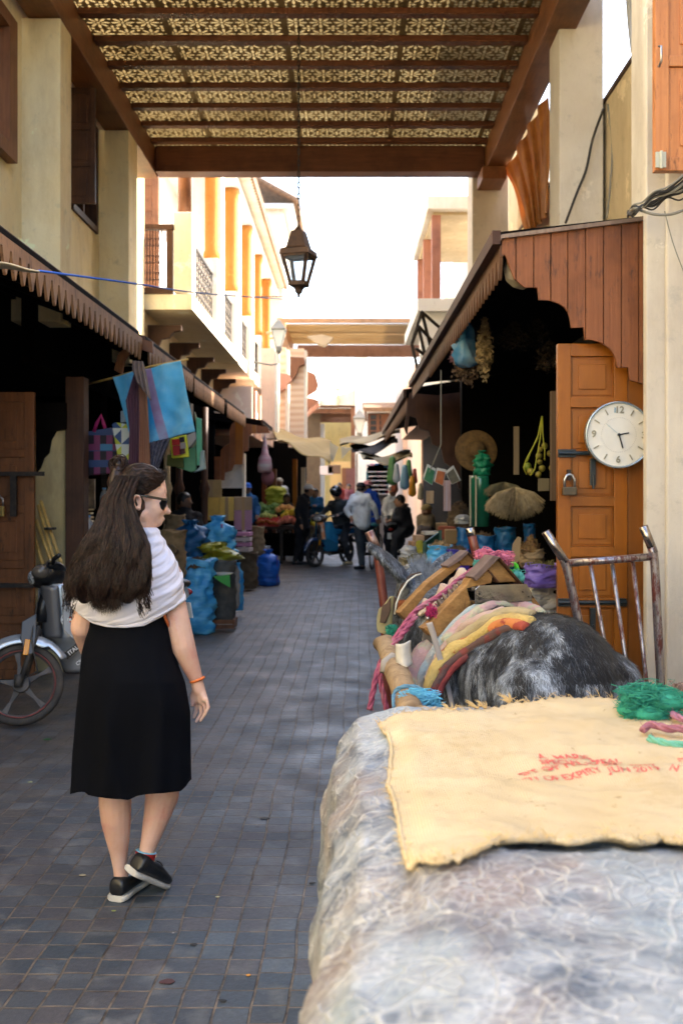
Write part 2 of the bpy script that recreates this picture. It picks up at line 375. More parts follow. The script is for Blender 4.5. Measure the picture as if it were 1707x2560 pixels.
# window with open shutter between the pillars
wf = MB(); Y0, Y1, Z0, Z1 = 10.6, 11.65, 4.57, 5.80
for a, b in (((XL-.12, Y0, Z0), (XL+.03, Y0+.07, Z1)), ((XL-.12, Y1-.07, Z0), (XL+.03, Y1, Z1)), ((XL-.12, Y0+.07, Z0), (XL+.03, Y1-.07, Z0+.07)), ((XL-.12, Y0+.07, Z1-.07), (XL+.03, Y1-.07, Z1)), ((XL-.1, (Y0+Y1)/2-.025, Z0+.07), (XL+.0, (Y0+Y1)/2+.025, Z1-.07))): wf.lo(a, b)
w = wf.build('window', M_dwood, lb)
MB().lo((XL-.2, Y0+.05, Z0+.05), (XL-.14, Y1-.05, Z1-.05)).build('pane', mat('dark_glass', (.02, .02, .022), rough=.15), w)
def shutter(nm, o, ux, w_, h_, mt, parent, rows=3, th=.035, cols=1):
    """panelled leaf: stiles and rails with raised fields; o = lower corner, ux = direction across"""
    ux = V(ux).normalized(); n = ux.cross(V((0, 0, 1))); R = Matrix((ux, n, V((0, 0, 1)))).transposed(); o = V(o); mb = MB(); fr = .11*w_ if w_ > .5 else .16*w_
    def bx(x0, x1, z0, z1, d, off=0): mb.box(o+ux*((x0+x1)/2)+V((0, 0, (z0+z1)/2))+n*off, (x1-x0, d, z1-z0), R)
    for c in range(cols+1): 
        xx = c*(w_-fr)/cols; bx(xx, xx+fr, 0, h_, th)
    rh = (h_-fr)/rows
    for c in range(cols):
        xa = c*(w_-fr)/cols+fr; xb = (c+1)*(w_-fr)/cols
        for r in range(rows+1): bx(xa, xb, r*rh, r*rh+fr*(1 if r in (0, rows) else .8), th-.002)
        for r in range(rows):
            za = r*rh+fr*(1 if r == 0 else .8); zb = (r+1)*rh; bx(xa, xb, za, zb, th*.35)
            g_ = .12*(xb-xa); bx(xa+g_, xb-g_, za+g_, zb-g_, th*.72)
    return mb.build(nm, mt, parent, bev=.004)
s = shutter('shutter', (-3.02, Y0-.12, Z0+.02), (1, .03, 0), .36, 1.22, mat_wood('shutter_brown', (.07, .028, .012), (.11, .045, .02)), w)

# window by the left edge of the frame
wf = MB()
for a, b in (((-2.96, 8.42, 4.4), (-2.86, 8.62, 5.62)), ((-2.96, 6.9, 4.4), (-2.86, 7.1, 5.62)), ((-2.96, 7.1, 5.5), (-2.86, 8.42, 5.62)), ((-2.96, 7.1, 4.4), (-2.86, 8.42, 4.52))): wf.lo(a, b)
wf.build('window_frame', M_bwood, lb)
# shop fronts below: dark rooms
sh = thing('shop_room', 'row of dark open shop rooms under the left awnings', 'shop', (-4.4, 11, 0))
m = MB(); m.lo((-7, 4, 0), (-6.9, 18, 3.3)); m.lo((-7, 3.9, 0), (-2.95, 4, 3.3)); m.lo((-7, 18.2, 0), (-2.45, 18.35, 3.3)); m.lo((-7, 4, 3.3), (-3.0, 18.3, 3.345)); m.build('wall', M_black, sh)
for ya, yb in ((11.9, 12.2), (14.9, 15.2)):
    MB().lo((-3.3, ya, 0), (-2.95, yb, 3.3)).build('partition', M_shade, sh)
MB().lo((-2.92, 8.9, 2.72), (-2.80, 18, 3.3)).build('lintel', M_shade, sh)
# shop door leaf and yellow pier at the left edge
M_olddoor = mat_wood('old_brown_door', (.15, .052, .016), (.23, .085, .028), .5, (18, 18, 1), .3, (.07, .03, .012))
dr = thing('shop_door', 'old brown panelled shop door leaf with brass padlock behind the parked motorcycle', 'door', (-2.9, 8.2, 0))
shutter('door_leaf', (-3.30, 8.2, .02), (1, 0, 0), .72, 2.36, M_olddoor, dr, rows=5, th=.05)
MB().lo((-3.1, 8.10, 1.69), (-2.48, 8.14, 1.725)).build('bolt', M_iron, dr)
MB().lo((-3.1, 8.10, .78), (-2.56, 8.14, .815)).build('bolt', M_iron, dr)
MB().lo((-2.75, 8.10, 1.36), (-2.70, 8.13, 1.69)).build('hasp', M_iron, dr)
pd = MB().lo((-2.885, 8.09, 1.36), (-2.80, 8.13, 1.445)).build('padlock', mat('brass', (.42, .30, .10), rough=.35, metal=.8), dr, bev=.006)
MB().tube([(-2.875, 8.11, 1.44), (-2.875, 8.11, 1.50), (-2.842, 8.11, 1.53), (-2.81, 8.11, 1.50), (-2.81, 8.11, 1.44)], .007, 6).build('shackle', mat('steel', (.45, .45, .46), rough=.3, metal=.9), pd, smooth=True)
pr = thing('shop_pier', 'stained yellow plaster pier between the left shop door and the stall', 'pier', (-2.4, 8.7, 0))
MB().lo((-2.72, 8.6, 0), (-2.43, 8.95, 2.1)).build('pier_body', mat_plaster('dirty_yellow', (.42, .33, .15), (.55, .46, .26), (.15, .1, .05), .8), pr, bev=.02)
pl = [P(*q, 8.55) for q in ((30, 925), (155, 925), (155, 985), (128, 990), (117, 1010), (112, 1040), (100, 1052), (92, 1075), (84, 1085), (84, 990), (30, 990))]
MB().prism(pl, (0, .04, 0)).build('carved_bracket', M_shade, pr)
MB().lo((-2.43, 8.55, 0), (-2.27, 8.72, 2.55)).build('door_post', M_dwood, pr, bev=.008)
# awnings on the left
awning(1, -1.87, -2.95, 4.2, 9.15, 2.98, 'nearest wooden awning on the left with a pale scalloped fringe above the woman', rise=.38)
awning(1, -1.83, -2.95, 9.25, 11.9, 2.95, 'wooden shop awning on the left just behind the blue hanging cloth')
awning(1, -1.83, -2.95, 12.0, 14.9, 2.93, 'third wooden awning on the left ending under the balcony corner', rise=.35)
awning(1, -1.80, -2.9, 15.0, 17.7, 2.90, 'fourth wooden awning on the left reaching to the plank arch', rise=.35)
for yy, lab in ((9.19, 'brown carved arch board hanging between the first and second left awnings'),):
    pl = [P(*q, yy) for q in ((350, 785), (352, 812), (318, 800), (300, 808), (285, 830), (280, 860), (262, 850), (270, 815), (300, 785), (322, 778))]
    tagp(MB().prism(pl, (0, .05, 0)).build('arch_board', M_bwood), lab, 'arch board')
# ---------- left: white house with balconies ----------
hb = thing('balcony_house', 'sunlit white house on the left with orange columns, iron balcony panels and a tiled roof', 'building', (-4, 20, 0))
MB().lo((-3.9, 14.45, 3.3), (-3.6, 31.9, 8.6)).build('wall', M_white, hb, org=(-4, 20, 0))
ZB = 4.22
m = MB().lo((-3.6, 14.55, ZB), (-2.28, 20.6, ZB+.22)); m.lo((-3.6, 20.6, ZB-.02), (-2.28, 25.9, ZB+.26)); m.lo((-3.6, 25.9, ZB), (-2.28, 31.7, ZB+.22)); m.build('balcony_slab', M_cream, hb)
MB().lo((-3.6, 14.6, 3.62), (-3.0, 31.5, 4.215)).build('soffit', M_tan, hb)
for k, yy in enumerate((14.6, 17.5, 20.4, 23.3, 26.2, 29.2)):
    MB().lo((-2.56, yy, ZB+.262), (-2.29, yy+.36, 5.66)).build('balcony_post', M_cream, hb, bev=.015)
    if k == 0:
        MB().lathe([(.10, 5.66), (.10, 8.3)], (-2.43, yy+.2, 0), 14).build('column', M_bwood, hb, smooth=True)
    else:
        MB().lathe([(.13, 5.66), (.15, 5.75), (.12, 5.85), (.12, 7.55), (.16, 7.65), (.16, 7.8)], (-2.43, yy+.2, 0), 14).build('column', M_orange, hb, smooth=True)
    y2 = yy+2.9
    if k in (1, 2, 3): MB().lo((-2.80, yy+.45, ZB+.262), (-2.285, yy+.85, 7.8)).build('pier', M_white, hb)
    # wrought iron infill
    pn = MB(); ya, yb = yy+.37, y2-.01; za, zb = ZB+.34, ZB+1.16; x = -2.40
    for z in (za, zb): pn.lo((x-.02, ya, z-.02), (x+.02, yb, z+.02))
    nb = 10
    for i in range(nb+1):
        q = lerp(ya+.02, yb-.02, i/nb); pn.tube([(x, q, za), (x, q, zb)], .011, 4)
        if i < nb:
            h = (yb-ya)/nb/2
            for zz in (za+.2, za+.45, zb-.15): pn.tube([(x, q+h+math.cos(a)*h*.8, zz+math.sin(a)*.09) for a in [j*PI/4 for j in range(9)]], .009, 4)
    pn.build('iron_panel', M_iron, hb)
rl = MB(); yy = 14.63
for x0 in (-3.12, -2.62): rl.lo((x0-.045, yy-.045, ZB+.22), (x0+.045, yy+.045, ZB+1.18))
rl.lo((-3.22, yy-.06, ZB+1.18), (-2.565, yy+.06, ZB+1.25)); rl.lo((-3.07, yy-.03, ZB+.26), (-2.67, yy+.03, ZB+.33))
for i in range(7):
    xx = lerp(-3.0, -2.74, i/6); rl.tube([(xx, yy, ZB+.3), (xx, yy, ZB+1.18)], .009, 5)
    if i < 6:
        for zz in (.5, .75, 1.0): rl.tube([(xx+.022+.02*math.cos(a), yy, ZB+zz+.06*math.sin(a)) for a in [j*PI/4 for j in range(9)]], .007, 4)
rl.lo((-3.15, yy-.1, ZB+.222), (-2.58, yy+.1, ZB+.258)); rl.build('end_railing', M_dwood, hb)
ds = MB(); 
for x0 in (-3.55, -3.15): ds.lo((x0, 16.0, 4.5), (x0+.10, 16.1, 7.2))
for i in range(12): ds.lo((-3.44, 16.03, 4.6+i*.21), (-3.16, 16.06, 4.75+i*.21))
ds.lo((-3.45, 16.04, 4.5), (-3.15, 16.10, 7.2)); ds.build('louvred_door', M_bwood, hb)
for yy in (14.9, 16.7, 18.5, 20.3, 22.1, 23.9, 25.7, 27.5):
    br = [(-3.3, 4.05), (-2.5, 4.05), (-2.5, 3.97), (-2.62, 3.95), (-2.68, 3.86), (-2.8, 3.84), (-2.86, 3.7), (-3.0, 3.66), (-3.05, 3.45), (-3.3, 3.40)]
    MB().prism([V((a, yy, b)) for a, b in br], (0, .1, 0)).build('bracket', M_dwood, hb)
m = MB()
MB().lo((-3.9, 16.0, 7.805), (-2.25, 31.9, 8.0)).build('lintel', M_white, hb)
def tiled_roof(mb, x0, x1, y0, y1, z0, z1, pitch=.2, axis='x'):
    n = int(abs(y1-y0)/pitch)
    for i in range(n+1):
        y = lerp(y0, y1, i/n); mb.tube([(x0, y, z0), (x1, y, z1)], .085, 7)
    mb.prism([V((x0, y0, z0-.06)), V((x1, y0, z1-.06)), V((x1, y0, z1-.01)), V((x0, y0, z0-.01))], (0, y1-y0, 0))
m = MB(); tiled_roof(m, -1.95, -3.6, 19.8, 31.8, 8.05, 8.75); m.build('roof', M_tile, hb)
MB().lo((-3.55, 19.9, 8.001), (-2.0, 31.6, 8.04)).build('eaves_board', M_cream, hb)
# taller house behind it
h3 = thing('tower_house', 'tall pale sunlit house with jutting tiled eaves behind the left balconies', 'building', (-3.4, 34, 0))
MB().lo((-5.5, 32, 0), (-2.1, 36, 10.6)).build('wall', M_cream, h3, org=(-3.4, 34, 0))
MB().lo((-5.5, 31.8, 10.601), (-1.75, 36.3, 10.75)).build('eaves_board', M_white, h3)
m = MB(); tiled_roof(m, -1.6, -3.6, 31.7, 36.3, 10.8, 11.9); m.build('roof', M_tile, h3)
m = MB(); m.lo((-5.5, 31.7, 3.3), (-2.3, 31.9, 4.2)); m.build('cornice', M_cream, h3)
# striped piers with carved corbels beyond the balconies
M_stripe = None
def mat_stripe():
    m, t, b = nt('banded_brick'); b.inputs['Roughness'].default_value = .85; vec = coords(t, (1, 1, 1)); w = N(t, 'ShaderNodeTexWave', wave_type='BANDS', bands_direction='Z')
    w.inputs['Scale'].default_value = 1.9; w.inputs['Distortion'].default_value = .6; L(t, vec, w.inputs['Vector'])
    L(t, mixc(t, w.outputs['Fac'], (.66, .44, .28), (.78, .60, .42)), b.inputs['Base Color']); bump(t, b, w.outputs['Fac'], .3, .01); return m
M_stripe = mat_stripe()
zbb = zc(320, 375, 2.148)
M_fcor = mat_wood('faded_corbel', (.42, .2, .13), (.5, .26, .18))
for x0, x1, Yy, top, mt_, lab in ((600, 638, 22.6, 800, M_pink, 'pale pink wall strip below the left balconies'), (638, 662, 24, 798, M_stripe, 'nearest banded brick pier beside the street lamp'), (662, 704, 27, 800, M_stripe, 'wide banded brick pier under the reed roof')):
    a = P(x0, top, Yy); c = P(x1, top, Yy); t = thing('banded_pier' if mt_ is M_stripe else 'wall_strip', lab, 'pier' if mt_ is M_stripe else 'wall', ((a.x+c.x)/2, Yy, 0))
    MB().lo((a.x, Yy, 2.75), (c.x-.07, Yy+.6, a.z)).build('shaft', mt_, t); MB().lo((c.x-.069, Yy+.03, 2.75), (c.x, Yy+.6, a.z-.05)).build('edge_strip', M_cream, t)
for pts, Yy, mt_, lab in (([(800, 1195), (865, 1205), (880, 1240), (855, 1255), (845, 1280), (815, 1300), (800, 1300)], 23.7, M_fcor, 'small faded pink corbel on the nearest banded pier'), ([(865, 1110), (945, 1115), (950, 1150), (920, 1160), (905, 1200), (880, 1240), (865, 1245)], 26.7, M_bwood, 'dark orange brown corbel just under the reed roof'), ([(952, 1180), (1005, 1205), (1022, 1260), (1010, 1290), (975, 1310), (952, 1330)], 30.4, M_fcor, 'upper pink corbel jutting from the last banded pier'), ([(952, 1335), (1025, 1345), (985, 1380), (952, 1430)], 30.4, M_fcor, 'lower pink corbel beside the covered passage')):
    tagp(MB().prism([P(*zbb(x, y), Yy) for x, y in pts], (0, .3, 0)).build('corbel', mt_), lab, 'corbel')
hc = thing('pink_house', 'pale pink plastered house behind the banded piers', 'building', (-3, 28, 0))
MB().lo((-4.5, 22.2, 2.8), (-2.15, 31.6, 3.9)).build('wall', M_pink, hc, org=(-3, 28, 0))
# ---------- floral ceiling over the lane ----------
rt = thing('lane_roof', 'dark stained timber roof over the lane with glowing floral lattice panels between its beams', 'roof', (-.4, 10.5, 5.8))
YE = 13.4; XA, XB = -2.6, 1.83; ZC = 6.22
MB().grid(lambda u, v: V((lerp(XA-.3, XB+.3, u), lerp(6.9, YE+.2, v), ZC)), 1, 1).build('floral_panel', mat_lattice(), rt, thick=.004)
for i in range(0, 11):
    yy = 1.3*0+9.6+.586*(i-4)
    if yy > YE-.2 or yy < 7: continue
    MB().lo((XA+.01, yy-.055, ZC-.075), (XB-.01, yy+.055, ZC-.012)).build('cross_beam', M_roofbeam, rt, bev=.006)
MB().lo((XA+.01, YE-.02, 5.86), (XB-.01, YE+.25, ZC-.012)).build('end_beam', M_roofbeam, rt, bev=.008)
MB().lo((XA-.30, 6.9, 5.85), (XA, YE+.25, ZC-.005)).build('side_beam', M_roofbeam_y, rt, bev=.008)
MB().lo((XB, 6.9, 5.85), (XB+.28, YE+.25, ZC-.005)).build('side_beam', M_roofbeam_y, rt, bev=.008)
MB().lo((XB-.07, YE-.3, 5.68), (XB+.25, YE+.24, 5.848)).build('beam_bracket', M_roofbeam_y, rt, bev=.01)
# hanging lantern
YT = 9.55; LX = -.4695*YT/4.1
lc = P(686, 600, YT)
ln = thing('street_lantern', 'six sided bronze lantern with broken glass hanging on a chain from the lane roof', 'lantern', (lc.x, YT, P(0, 668, YT).z))
M_bronze = mat('aged_bronze', (.13, .07, .04), (.07, .04, .028), rough=.5, metal=.35, scale=14, bmp=.2)
def zz(y): return P(0, y, YT).z
k = YT/F
def hexa(prof, mt, nm, n=4, rot=math.radians(28), **kw):
    m_ = MB().lathe([(r*k, zz(y)) for r, y in prof], (lc.x, YT, 0), n, Matrix.Rotation(rot, 3, 'Z'), cap=True)
    return m_.build(nm, mt, ln, **kw)
hexa([(1, 510), (4, 520), (12, 530), (19, 532), (32, 568), (33, 570), (46, 576), (49, 588), (46, 589)][::-1], M_bronze, 'cap')
hexa([(27, 650), (27, 657), (16, 660), (10, 666), (9, 672), (4, 676), (3, 682), (.5, 684)], M_bronze, 'finial')
cg = MB(); R4 = Matrix.Rotation(math.radians(28), 3, 'Z')
tp = [V((lc.x, YT, zz(589)))+R4@V((41*k*math.cos(a), 41*k*math.sin(a), 0)) for a in [i*PI/2 for i in range(4)]]
bt = [V((lc.x, YT, zz(651)))+R4@V((22*k*math.cos(a), 22*k*math.sin(a), 0)) for a in [i*PI/2 for i in range(4)]]
for i in range(4):
    cg.beam(tp[i], bt[i], .028, .028); cg.beam(tp[i], tp[(i+1) % 4], .02, .03); cg.beam(bt[i], bt[(i+1) % 4], .03, .03)
cg.build('cage', M_bronze, ln)
gl = MB()
for i in range(4):
    a, b, c, d = tp[i], tp[(i+1) % 4], bt[(i+1) % 4], bt[i]
    if i == 3 or i == 0:
        q = lambda u, v: (a.lerp(b, u)).lerp(d.lerp(c, u), v)
        pts = [(0, 0), (1, 0), (1, .25), (.8, .3), (.62, .16), (.35, .1), (.2, .3), (.35, .45), (.3, .6), (.5, .68), (.55, .82), (.72, .72), (.8, .4), (1, .3), (1, 1), (0, 1)]
        gl.v += [q(*p) for p in pts]; n0 = len(gl.v)-len(pts); gl.f.append(tuple(range(n0, n0+len(pts))))
    else: gl.add([a, b, c, d], [(0, 1, 2, 3)])
gl.build('glass', mat_glass('sooty_glass', (.35, .38, .4), .35, .2), ln)
ch = MB(); z0 = zz(508); z1 = ZC-.15; n = int((z1-z0)/.052)
for i in range(n):
    zc_ = z0+(i+.5)*(z1-z0)/n; R = Matrix.Rotation((i % 2)*PI/2, 3, 'Z')
    ch.tube([V((lc.x, YT, zc_))+R@V((.011*math.cos(a), 0, .034*math.sin(a))) for a in [j*PI/4 for j in range(9)]], .0055, 4, cap=False)
ch.build('chain', M_iron, ln)
# ---------- far reed-covered roof ----------
rr_ = thing('reed_roof', 'far roof of sunlit reed matting on brown beams spanning the lane', 'roof', (0, 29, 5.9))
ng = MB()
for i in range(52):
    yy = lerp(26.6, 30.0, i/51)
    if i in (20, 21, 22): ng.tube([(-2.3, yy, 6.0), (-.2, yy, 6.0)], .035, 5); continue
    if i in (34, 35): ng.tube([(-2.3, yy, 6.0), (-.7, yy, 6.0)], .035, 5); ng.tube([(1.3, yy, 6.0), (2.3, yy, 6.0)], .035, 5); continue
    ng.tube([(-1.9, yy, 6.0+rr(-.01, .01)), (2.4, yy+rr(-.02, .02), 6.0)], .034, 5)
ng.build('reed_mat', M_reed, rr_)
for yy in (26.5, 27.7, 28.9):
    MB().lo((-1.9, yy, 6.04), (2.5, yy+.1, 6.16)).build('cross_beam', mat_wood('pale_beam', (.42, .22, .1), (.5, .28, .14)), rr_)
MB().lo((-1.55, 30.1, 5.62), (2.2, 30.3, 5.98)).build('end_beam', mat_wood('faded_beam', (.30, .17, .12), (.36, .21, .15), .7), rr_)
MB().lo((-1.85, 26.0, 5.6), (-1.65, 30.1, 5.97)).build('side_beam', mat_wood('pale_beam', (.42, .22, .1), (.5, .28, .14)), rr_)
tagp(MB().prism([P(x, y, 25.5) for x, y in ((705, 772), (738, 768), (765, 775), (745, 795), (735, 792))], (0, .3, 0)).build('hanging_scrap', mat('scrap_cloth', (.42, .32, .2), rough=.9)), 'torn pale scrap hanging below the reed roof', 'cloth')
# ---------- right side ----------
rb = thing('tan_house', 'tan plastered house wall along the right side of the lane above the shop awning', 'building', (3, 9, 0))
m = MB(); m.lo((2.4, 5.9, 3.2), (2.7, 14.2, 5.2)); m.lo((2.42, 14.26, 3.2), (2.72, 15.75, 7.2)); m.build('wall', M_tan, rb, org=(3, 9, 0))  # second, taller block added to keep sun off the left stalls
MB().lo((2.38, 5.9, 5.201), (2.72, 14.2, 5.24)).build('coping', M_dwood, rb)
MB().lo((1.95, 9.23, 3.3), (2.36, 9.68, 9.5)).build('pillar', M_grey, rb, bev=.012)
MB().lo((1.70, 13.7, 3.0), (2.2, 14.25, 6.3)).build('pillar', M_grey, rb, bev=.012)
# near right wall with corner
nb = thing('corner_wall', 'stained pale corner wall at the right edge hiding part of the clock', 'wall', (2.6, 5.1, 0))
m = MB(); m.lo((1.553, 5.2, 0), (4.6, 5.26, 9)); m.lo((1.80, 5.261, 0), (4.6, 6.35, 9)); m.build('wall', M_grey, nb, org=(2.6, 5.1, 0), bev=.008)
MB().lo((1.648, 5.16, 0), (4.6, 5.199, 3.28)).build('plaster_face', M_grey, nb, bev=.01)
MB().lo((1.62, 5.05, 3.28+.32), (4.6, 5.199, 9)).build('upper_face', M_grey, nb, bev=.006)
MB().lo((4.0, 6.36, 0), (4.6, 14, 9)).build('back_wall', M_tan, nb)
# window shutter top right
z0 = P(0, 388, 4.9).z
ws = thing('window_shutter', 'varnished orange brown window shutter at the top right corner', 'shutter', (1.55, 4.95, z0))
s_ = shutter('leaf', (P(1500, 0, 4.95).x, 4.95, z0), (1, 0, 0), .62, 1.62, M_shutw, ws, rows=3, th=.05)
hn = P(1511, 132, 4.9)
MB().tube([hn+V((0, -.01, .05)), hn+V((0, -.045, .035)), hn+V((0, -.045, -.035)), hn+V((0, -.01, -.05))], .006, 6).build('handle', mat('steel', (.45, .45, .46), rough=.3, metal=.9), ws, smooth=True)
hg = P(1516, 367, 4.9)
m = MB().box(hg, (.05, .012, .075)); m.tube([hg+V((0, -.012, .04)), hg+V((0, -.012, -.045))], .008, 6); m.build('hinge', mat('painted_hinge', (.5, .5, .4), rough=.5), ws)
# plank gable of the near right awning
YG = 5.5
gb = thing('shop_awning', 'near right shop awning with red brown plank gable scalloped above the clock door', 'awning', (.84, YG, 2.9))
prof = [(1150, 545), (1146, 580), (1160, 585), (1166, 603), (1180, 640), (1204, 660), (1237.6, 660), (1235.6, 688.7), (1262, 690), (1283, 697), (1296, 706), (1304, 718), (1309, 735), (1310, 753), (1341, 751.6), (1340, 780), (1356, 780), (1378, 786), (1395, 797), (1406, 808), (1413, 824), (1415.8, 844), (1445.6, 844), (1444.7, 873), (1476, 881), (1476, 500)]
cur = 0
import bisect
def top_y(x): return lerp(543, 500, (x-1150)/(1476-1150))
def bot_y(x):
    lo_ = [p for p in prof[2:-1]]
    best = None
    for (xa, ya), (xb, yb) in zip(lo_, lo_[1:]):
        if min(xa, xb)-.01 <= x <= max(xa, xb)+.01:
            y = ya if abs(xb-xa) < 3 else lerp(ya, yb, (x-xa)/(xb-xa)); best = y if best is None else max(best, y)
    return best if best else 600
xs = [1151, 1184, 1225, 1264, 1303, 1344, 1385, 1426, 1466, 1477]
pk = MB()
for a, b in zip(xs, xs[1:]):
    pts = [(a+1, top_y(a)), (b-1, top_y(b))]; n = 10; bot = []
    for i in range(n+1):
        x = lerp(b-1, a+1, i/n); bot.append((x, bot_y(min(max(x, 1160), 1475))))
    off = rr(-.004, .004)
    pk.prism([P(x, y, YG+off) for x, y in pts+bot], (0, .022, 0))
pk.build('plank_gable', M_plank, gb, bev=.002)
MB().prism([P(x, y, YG+.03) for x, y in prof], (0, .02, 0)).build('gable_backing', M_shade, gb)
MB().prism([P(x, y, YG-.03) for x, y in ((1138, 549), (1152, 538), (1477, 497), (1477, 506), (1152, 547), (1145, 560))], (0, .09, 0)).build('cap_strip', mat_wood('weathered', (.2, .13, .09), (.3, .22, .16)), gb)
XR = .84; ye = 13.1
MB().prism([V((XR, YG, 2.97)), V((2.38, YG, 3.14)), V((2.38, YG, 3.17)), V((XR, YG, 3.0))], (0, ye-YG, 0)).build('roof', M_shade, gb)
MB().lo((XR-.05, YG-.03, 2.925), (XR-.005, ye, 3.0)).build('edge_board', M_dwood, gb)
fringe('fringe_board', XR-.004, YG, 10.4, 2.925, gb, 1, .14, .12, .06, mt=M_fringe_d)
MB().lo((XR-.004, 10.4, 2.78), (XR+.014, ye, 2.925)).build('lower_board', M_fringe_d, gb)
# plaster lamp cap seen under the scallops
tagp(MB().lathe([(.001, .0), (.06, .02), (.1, .07), (.11, .12)], P(1178, 660, 5.62), 16, Matrix.Rotation(.5, 3, 'Y')).build('lamp_shade', mat('dusty_enamel', (.35, .3, .22), (.2, .16, .1), rough=.6)), 'round dusty lamp shade tucked under the scalloped gable', 'lamp')
# right shop room
sr = thing('shop_room', 'dark spice shop room behind the orange door on the right', 'shop', (2.6, 9, 0))
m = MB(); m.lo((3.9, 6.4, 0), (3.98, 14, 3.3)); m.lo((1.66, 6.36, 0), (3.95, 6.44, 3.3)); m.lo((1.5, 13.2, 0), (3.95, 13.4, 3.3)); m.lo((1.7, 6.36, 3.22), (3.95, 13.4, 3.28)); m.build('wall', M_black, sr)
# orange door, folded open
YD = 5.62
od = thing('shop_door', 'orange varnished panelled double door with bolts and padlock below the scalloped gable', 'door', (1.3, YD, 0))
x0 = P(1280, 0, YD).x; w_ = 160*YD/F; zt = P(0, 789, YD).z
def panel_leaf(nm, x0, w_, zt, edges, parent, y):
    mb = MB(); st = .19*w_; k = YD/F
    mb.lo((x0, y, 0), (x0+st, y+.045, zt)); mb.lo((x0+w_-st, y, 0), (x0+w_, y+.045, zt))
    zs = [1.57-(e-1127)*k for e in edges]     # alternating top/bottom of every field
    prev = zt
    for a, b in zip(zs[::2], zs[1::2]):
        mb.lo((x0+st, y+.001, a), (x0+w_-st, y+.044, prev)); prev = b
        mb.lo((x0+st, y+.022, b), (x0+w_-st, y+.03, a))
        g_ = .022; mb.lo((x0+st+.012, y+.016, b+.012), (x0+w_-st-.012, y+.024, a-.012)); mb.lo((x0+st+.045, y+.006, b+.045), (x0+w_-st-.045, y+.018, a-.045))
    mb.lo((x0+st, y+.001, 0), (x0+w_-st, y+.044, prev))
    return mb.build(nm, M_orwood, parent, bev=.003)
panel_leaf('door_leaf', x0, w_, zt, [818, 912, 936, 1035, 1041, 1140, 1163, 1256, 1279, 1374, 1396, 1496], od, YD)
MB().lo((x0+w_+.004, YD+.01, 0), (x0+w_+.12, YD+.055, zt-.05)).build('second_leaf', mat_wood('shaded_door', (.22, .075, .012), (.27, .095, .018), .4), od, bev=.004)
def bolt(x0, x1, y, nm='bolt'):
    a = P(x0, y, YD-.02); b = P(x1, y, YD-.02); m = MB().tube([a, b], .013, 8); m.box(a+V((.05, .01, 0)), (.10, .02, .045)); m.box(b-V((.03, -.01, 0)), (.06, .02, .045)); return m.build(nm, mat('black_paint', (.012, .02, .024), rough=.3), od, bev=.002)
bolt(1281, 1390, 1041); bolt(1281, 1438, 1384)
for y in (1085, 1428):
    a = P(1360, y-32, YD-.02); b = P(1360, y+30, YD-.02); m = MB().lo((a.x-.016, YD-.03, b.z), (a.x+.016, YD-.008, a.z)); m.lo((a.x-.006, YD-.045, b.z-.02), (a.x+.006, YD-.03, b.z+.06)); m.build('hasp', mat('black_paint', (.012, .02, .024), rough=.3), od, bev=.003)
a = P(1307, 1128, YD-.05)
pd = MB().box(a, (.078, .03, .048)).build('padlock', mat('worn_brass', (.13, .10, .06), (.07, .055, .04), rough=.4, metal=.6), od, bev=.005)
MB().tube([a+V((-.028, 0, .02)), a+V((-.028, 0, .065)), a+V((-.015, 0, .088)), a+V((.0, 0, .094)), a+V((.015, 0, .088)), a+V((.028, 0, .065)), a+V((.028, 0, .02))], .0075, 8).build('shackle', mat('steel', (.45, .45, .46), rough=.3, metal=.9), pd, smooth=True)
MB().box(a+V((0, .02, .09)), (.02, .03, .06)).build('staple', M_iron, od)
# clock
ck = P(1418.6, 999, YD-.09); YC = YD-.09; R_ = 77*YC/F
cl = thing('wall_clock', 'round white wall clock with silver rim hung on the orange door', 'clock', (ck.x, YC, ck.z-R_))
RX = Matrix.Rotation(PI/2, 3, 'X')
prf = [(R_*.93, .012), (R_*.95, .024), (R_*.985, .028), (R_, .018), (R_*1.0, -.02), (R_*.93, -.02)]
MB().lathe(prf+[prf[0]], ck, 64, RX, cap=False).build('rim', mat('chrome_rim', (.45, .52, .56), rough=.25, metal=.7), cl, smooth=True)
MB().lathe([(.001, .010), (R_*.94, .010), (R_*.94, -.02), (.001, -.02)], ck, 48, RX, cap=False).build('dial', mat('clock_dial', (.80, .78, .70), (.74, .71, .62), rough=.5, scale=6), cl)
M_silv = mat('silver_numeral', (.34, .31, .22), rough=.35, metal=.4); M_hand = mat('black_hand', (.01, .01, .01), rough=.4)
def cpos(ang, r, d=.014): a = math.radians(90-ang); return ck+V((math.cos(a)*r, -d, math.sin(a)*r))
for h in range(12):
    if h % 3 == 0: continue
    MB().beam(cpos(h*30+1.5, R_*.67), cpos(h*30+1.5, R_*.85), .006, .004, (0, 1, 0)).build('hour_mark', M_silv, cl)
mk = MB()
for i in range(60): mk.beam(cpos(i*6, R_*.5, .0115), cpos(i*6, R_*.53, .0115), .0012, .001, (0, 1, 0))
mk.build('minute_ring', mat('grey_ink', (.3, .3, .28), rough=.6), cl)
for s_, an in (('12', 1.5), ('3', 91.5), ('6', 181.5), ('9', 271.5)):
    p = cpos(an, R_*.74, .0135); text_mesh(s_, .052, M_silv, 'numeral', cl, frame_m(p, (1, 0, -.02), (0, 0, 1)), .002, True)
p = cpos(-9, R_*.74, .013); text_mesh('1', .042, mat('blue_ink', (.05, .25, .4), rough=.5), 'numeral', cl, frame_m(p, (1, 0, 0), (0, 0, 1)), .001)
MB().beam(cpos(260, R_*.05, .018), cpos(79, R_*.30, .018), .007, .002, (0, 1, 0)).build('hour_hand', M_hand, cl)
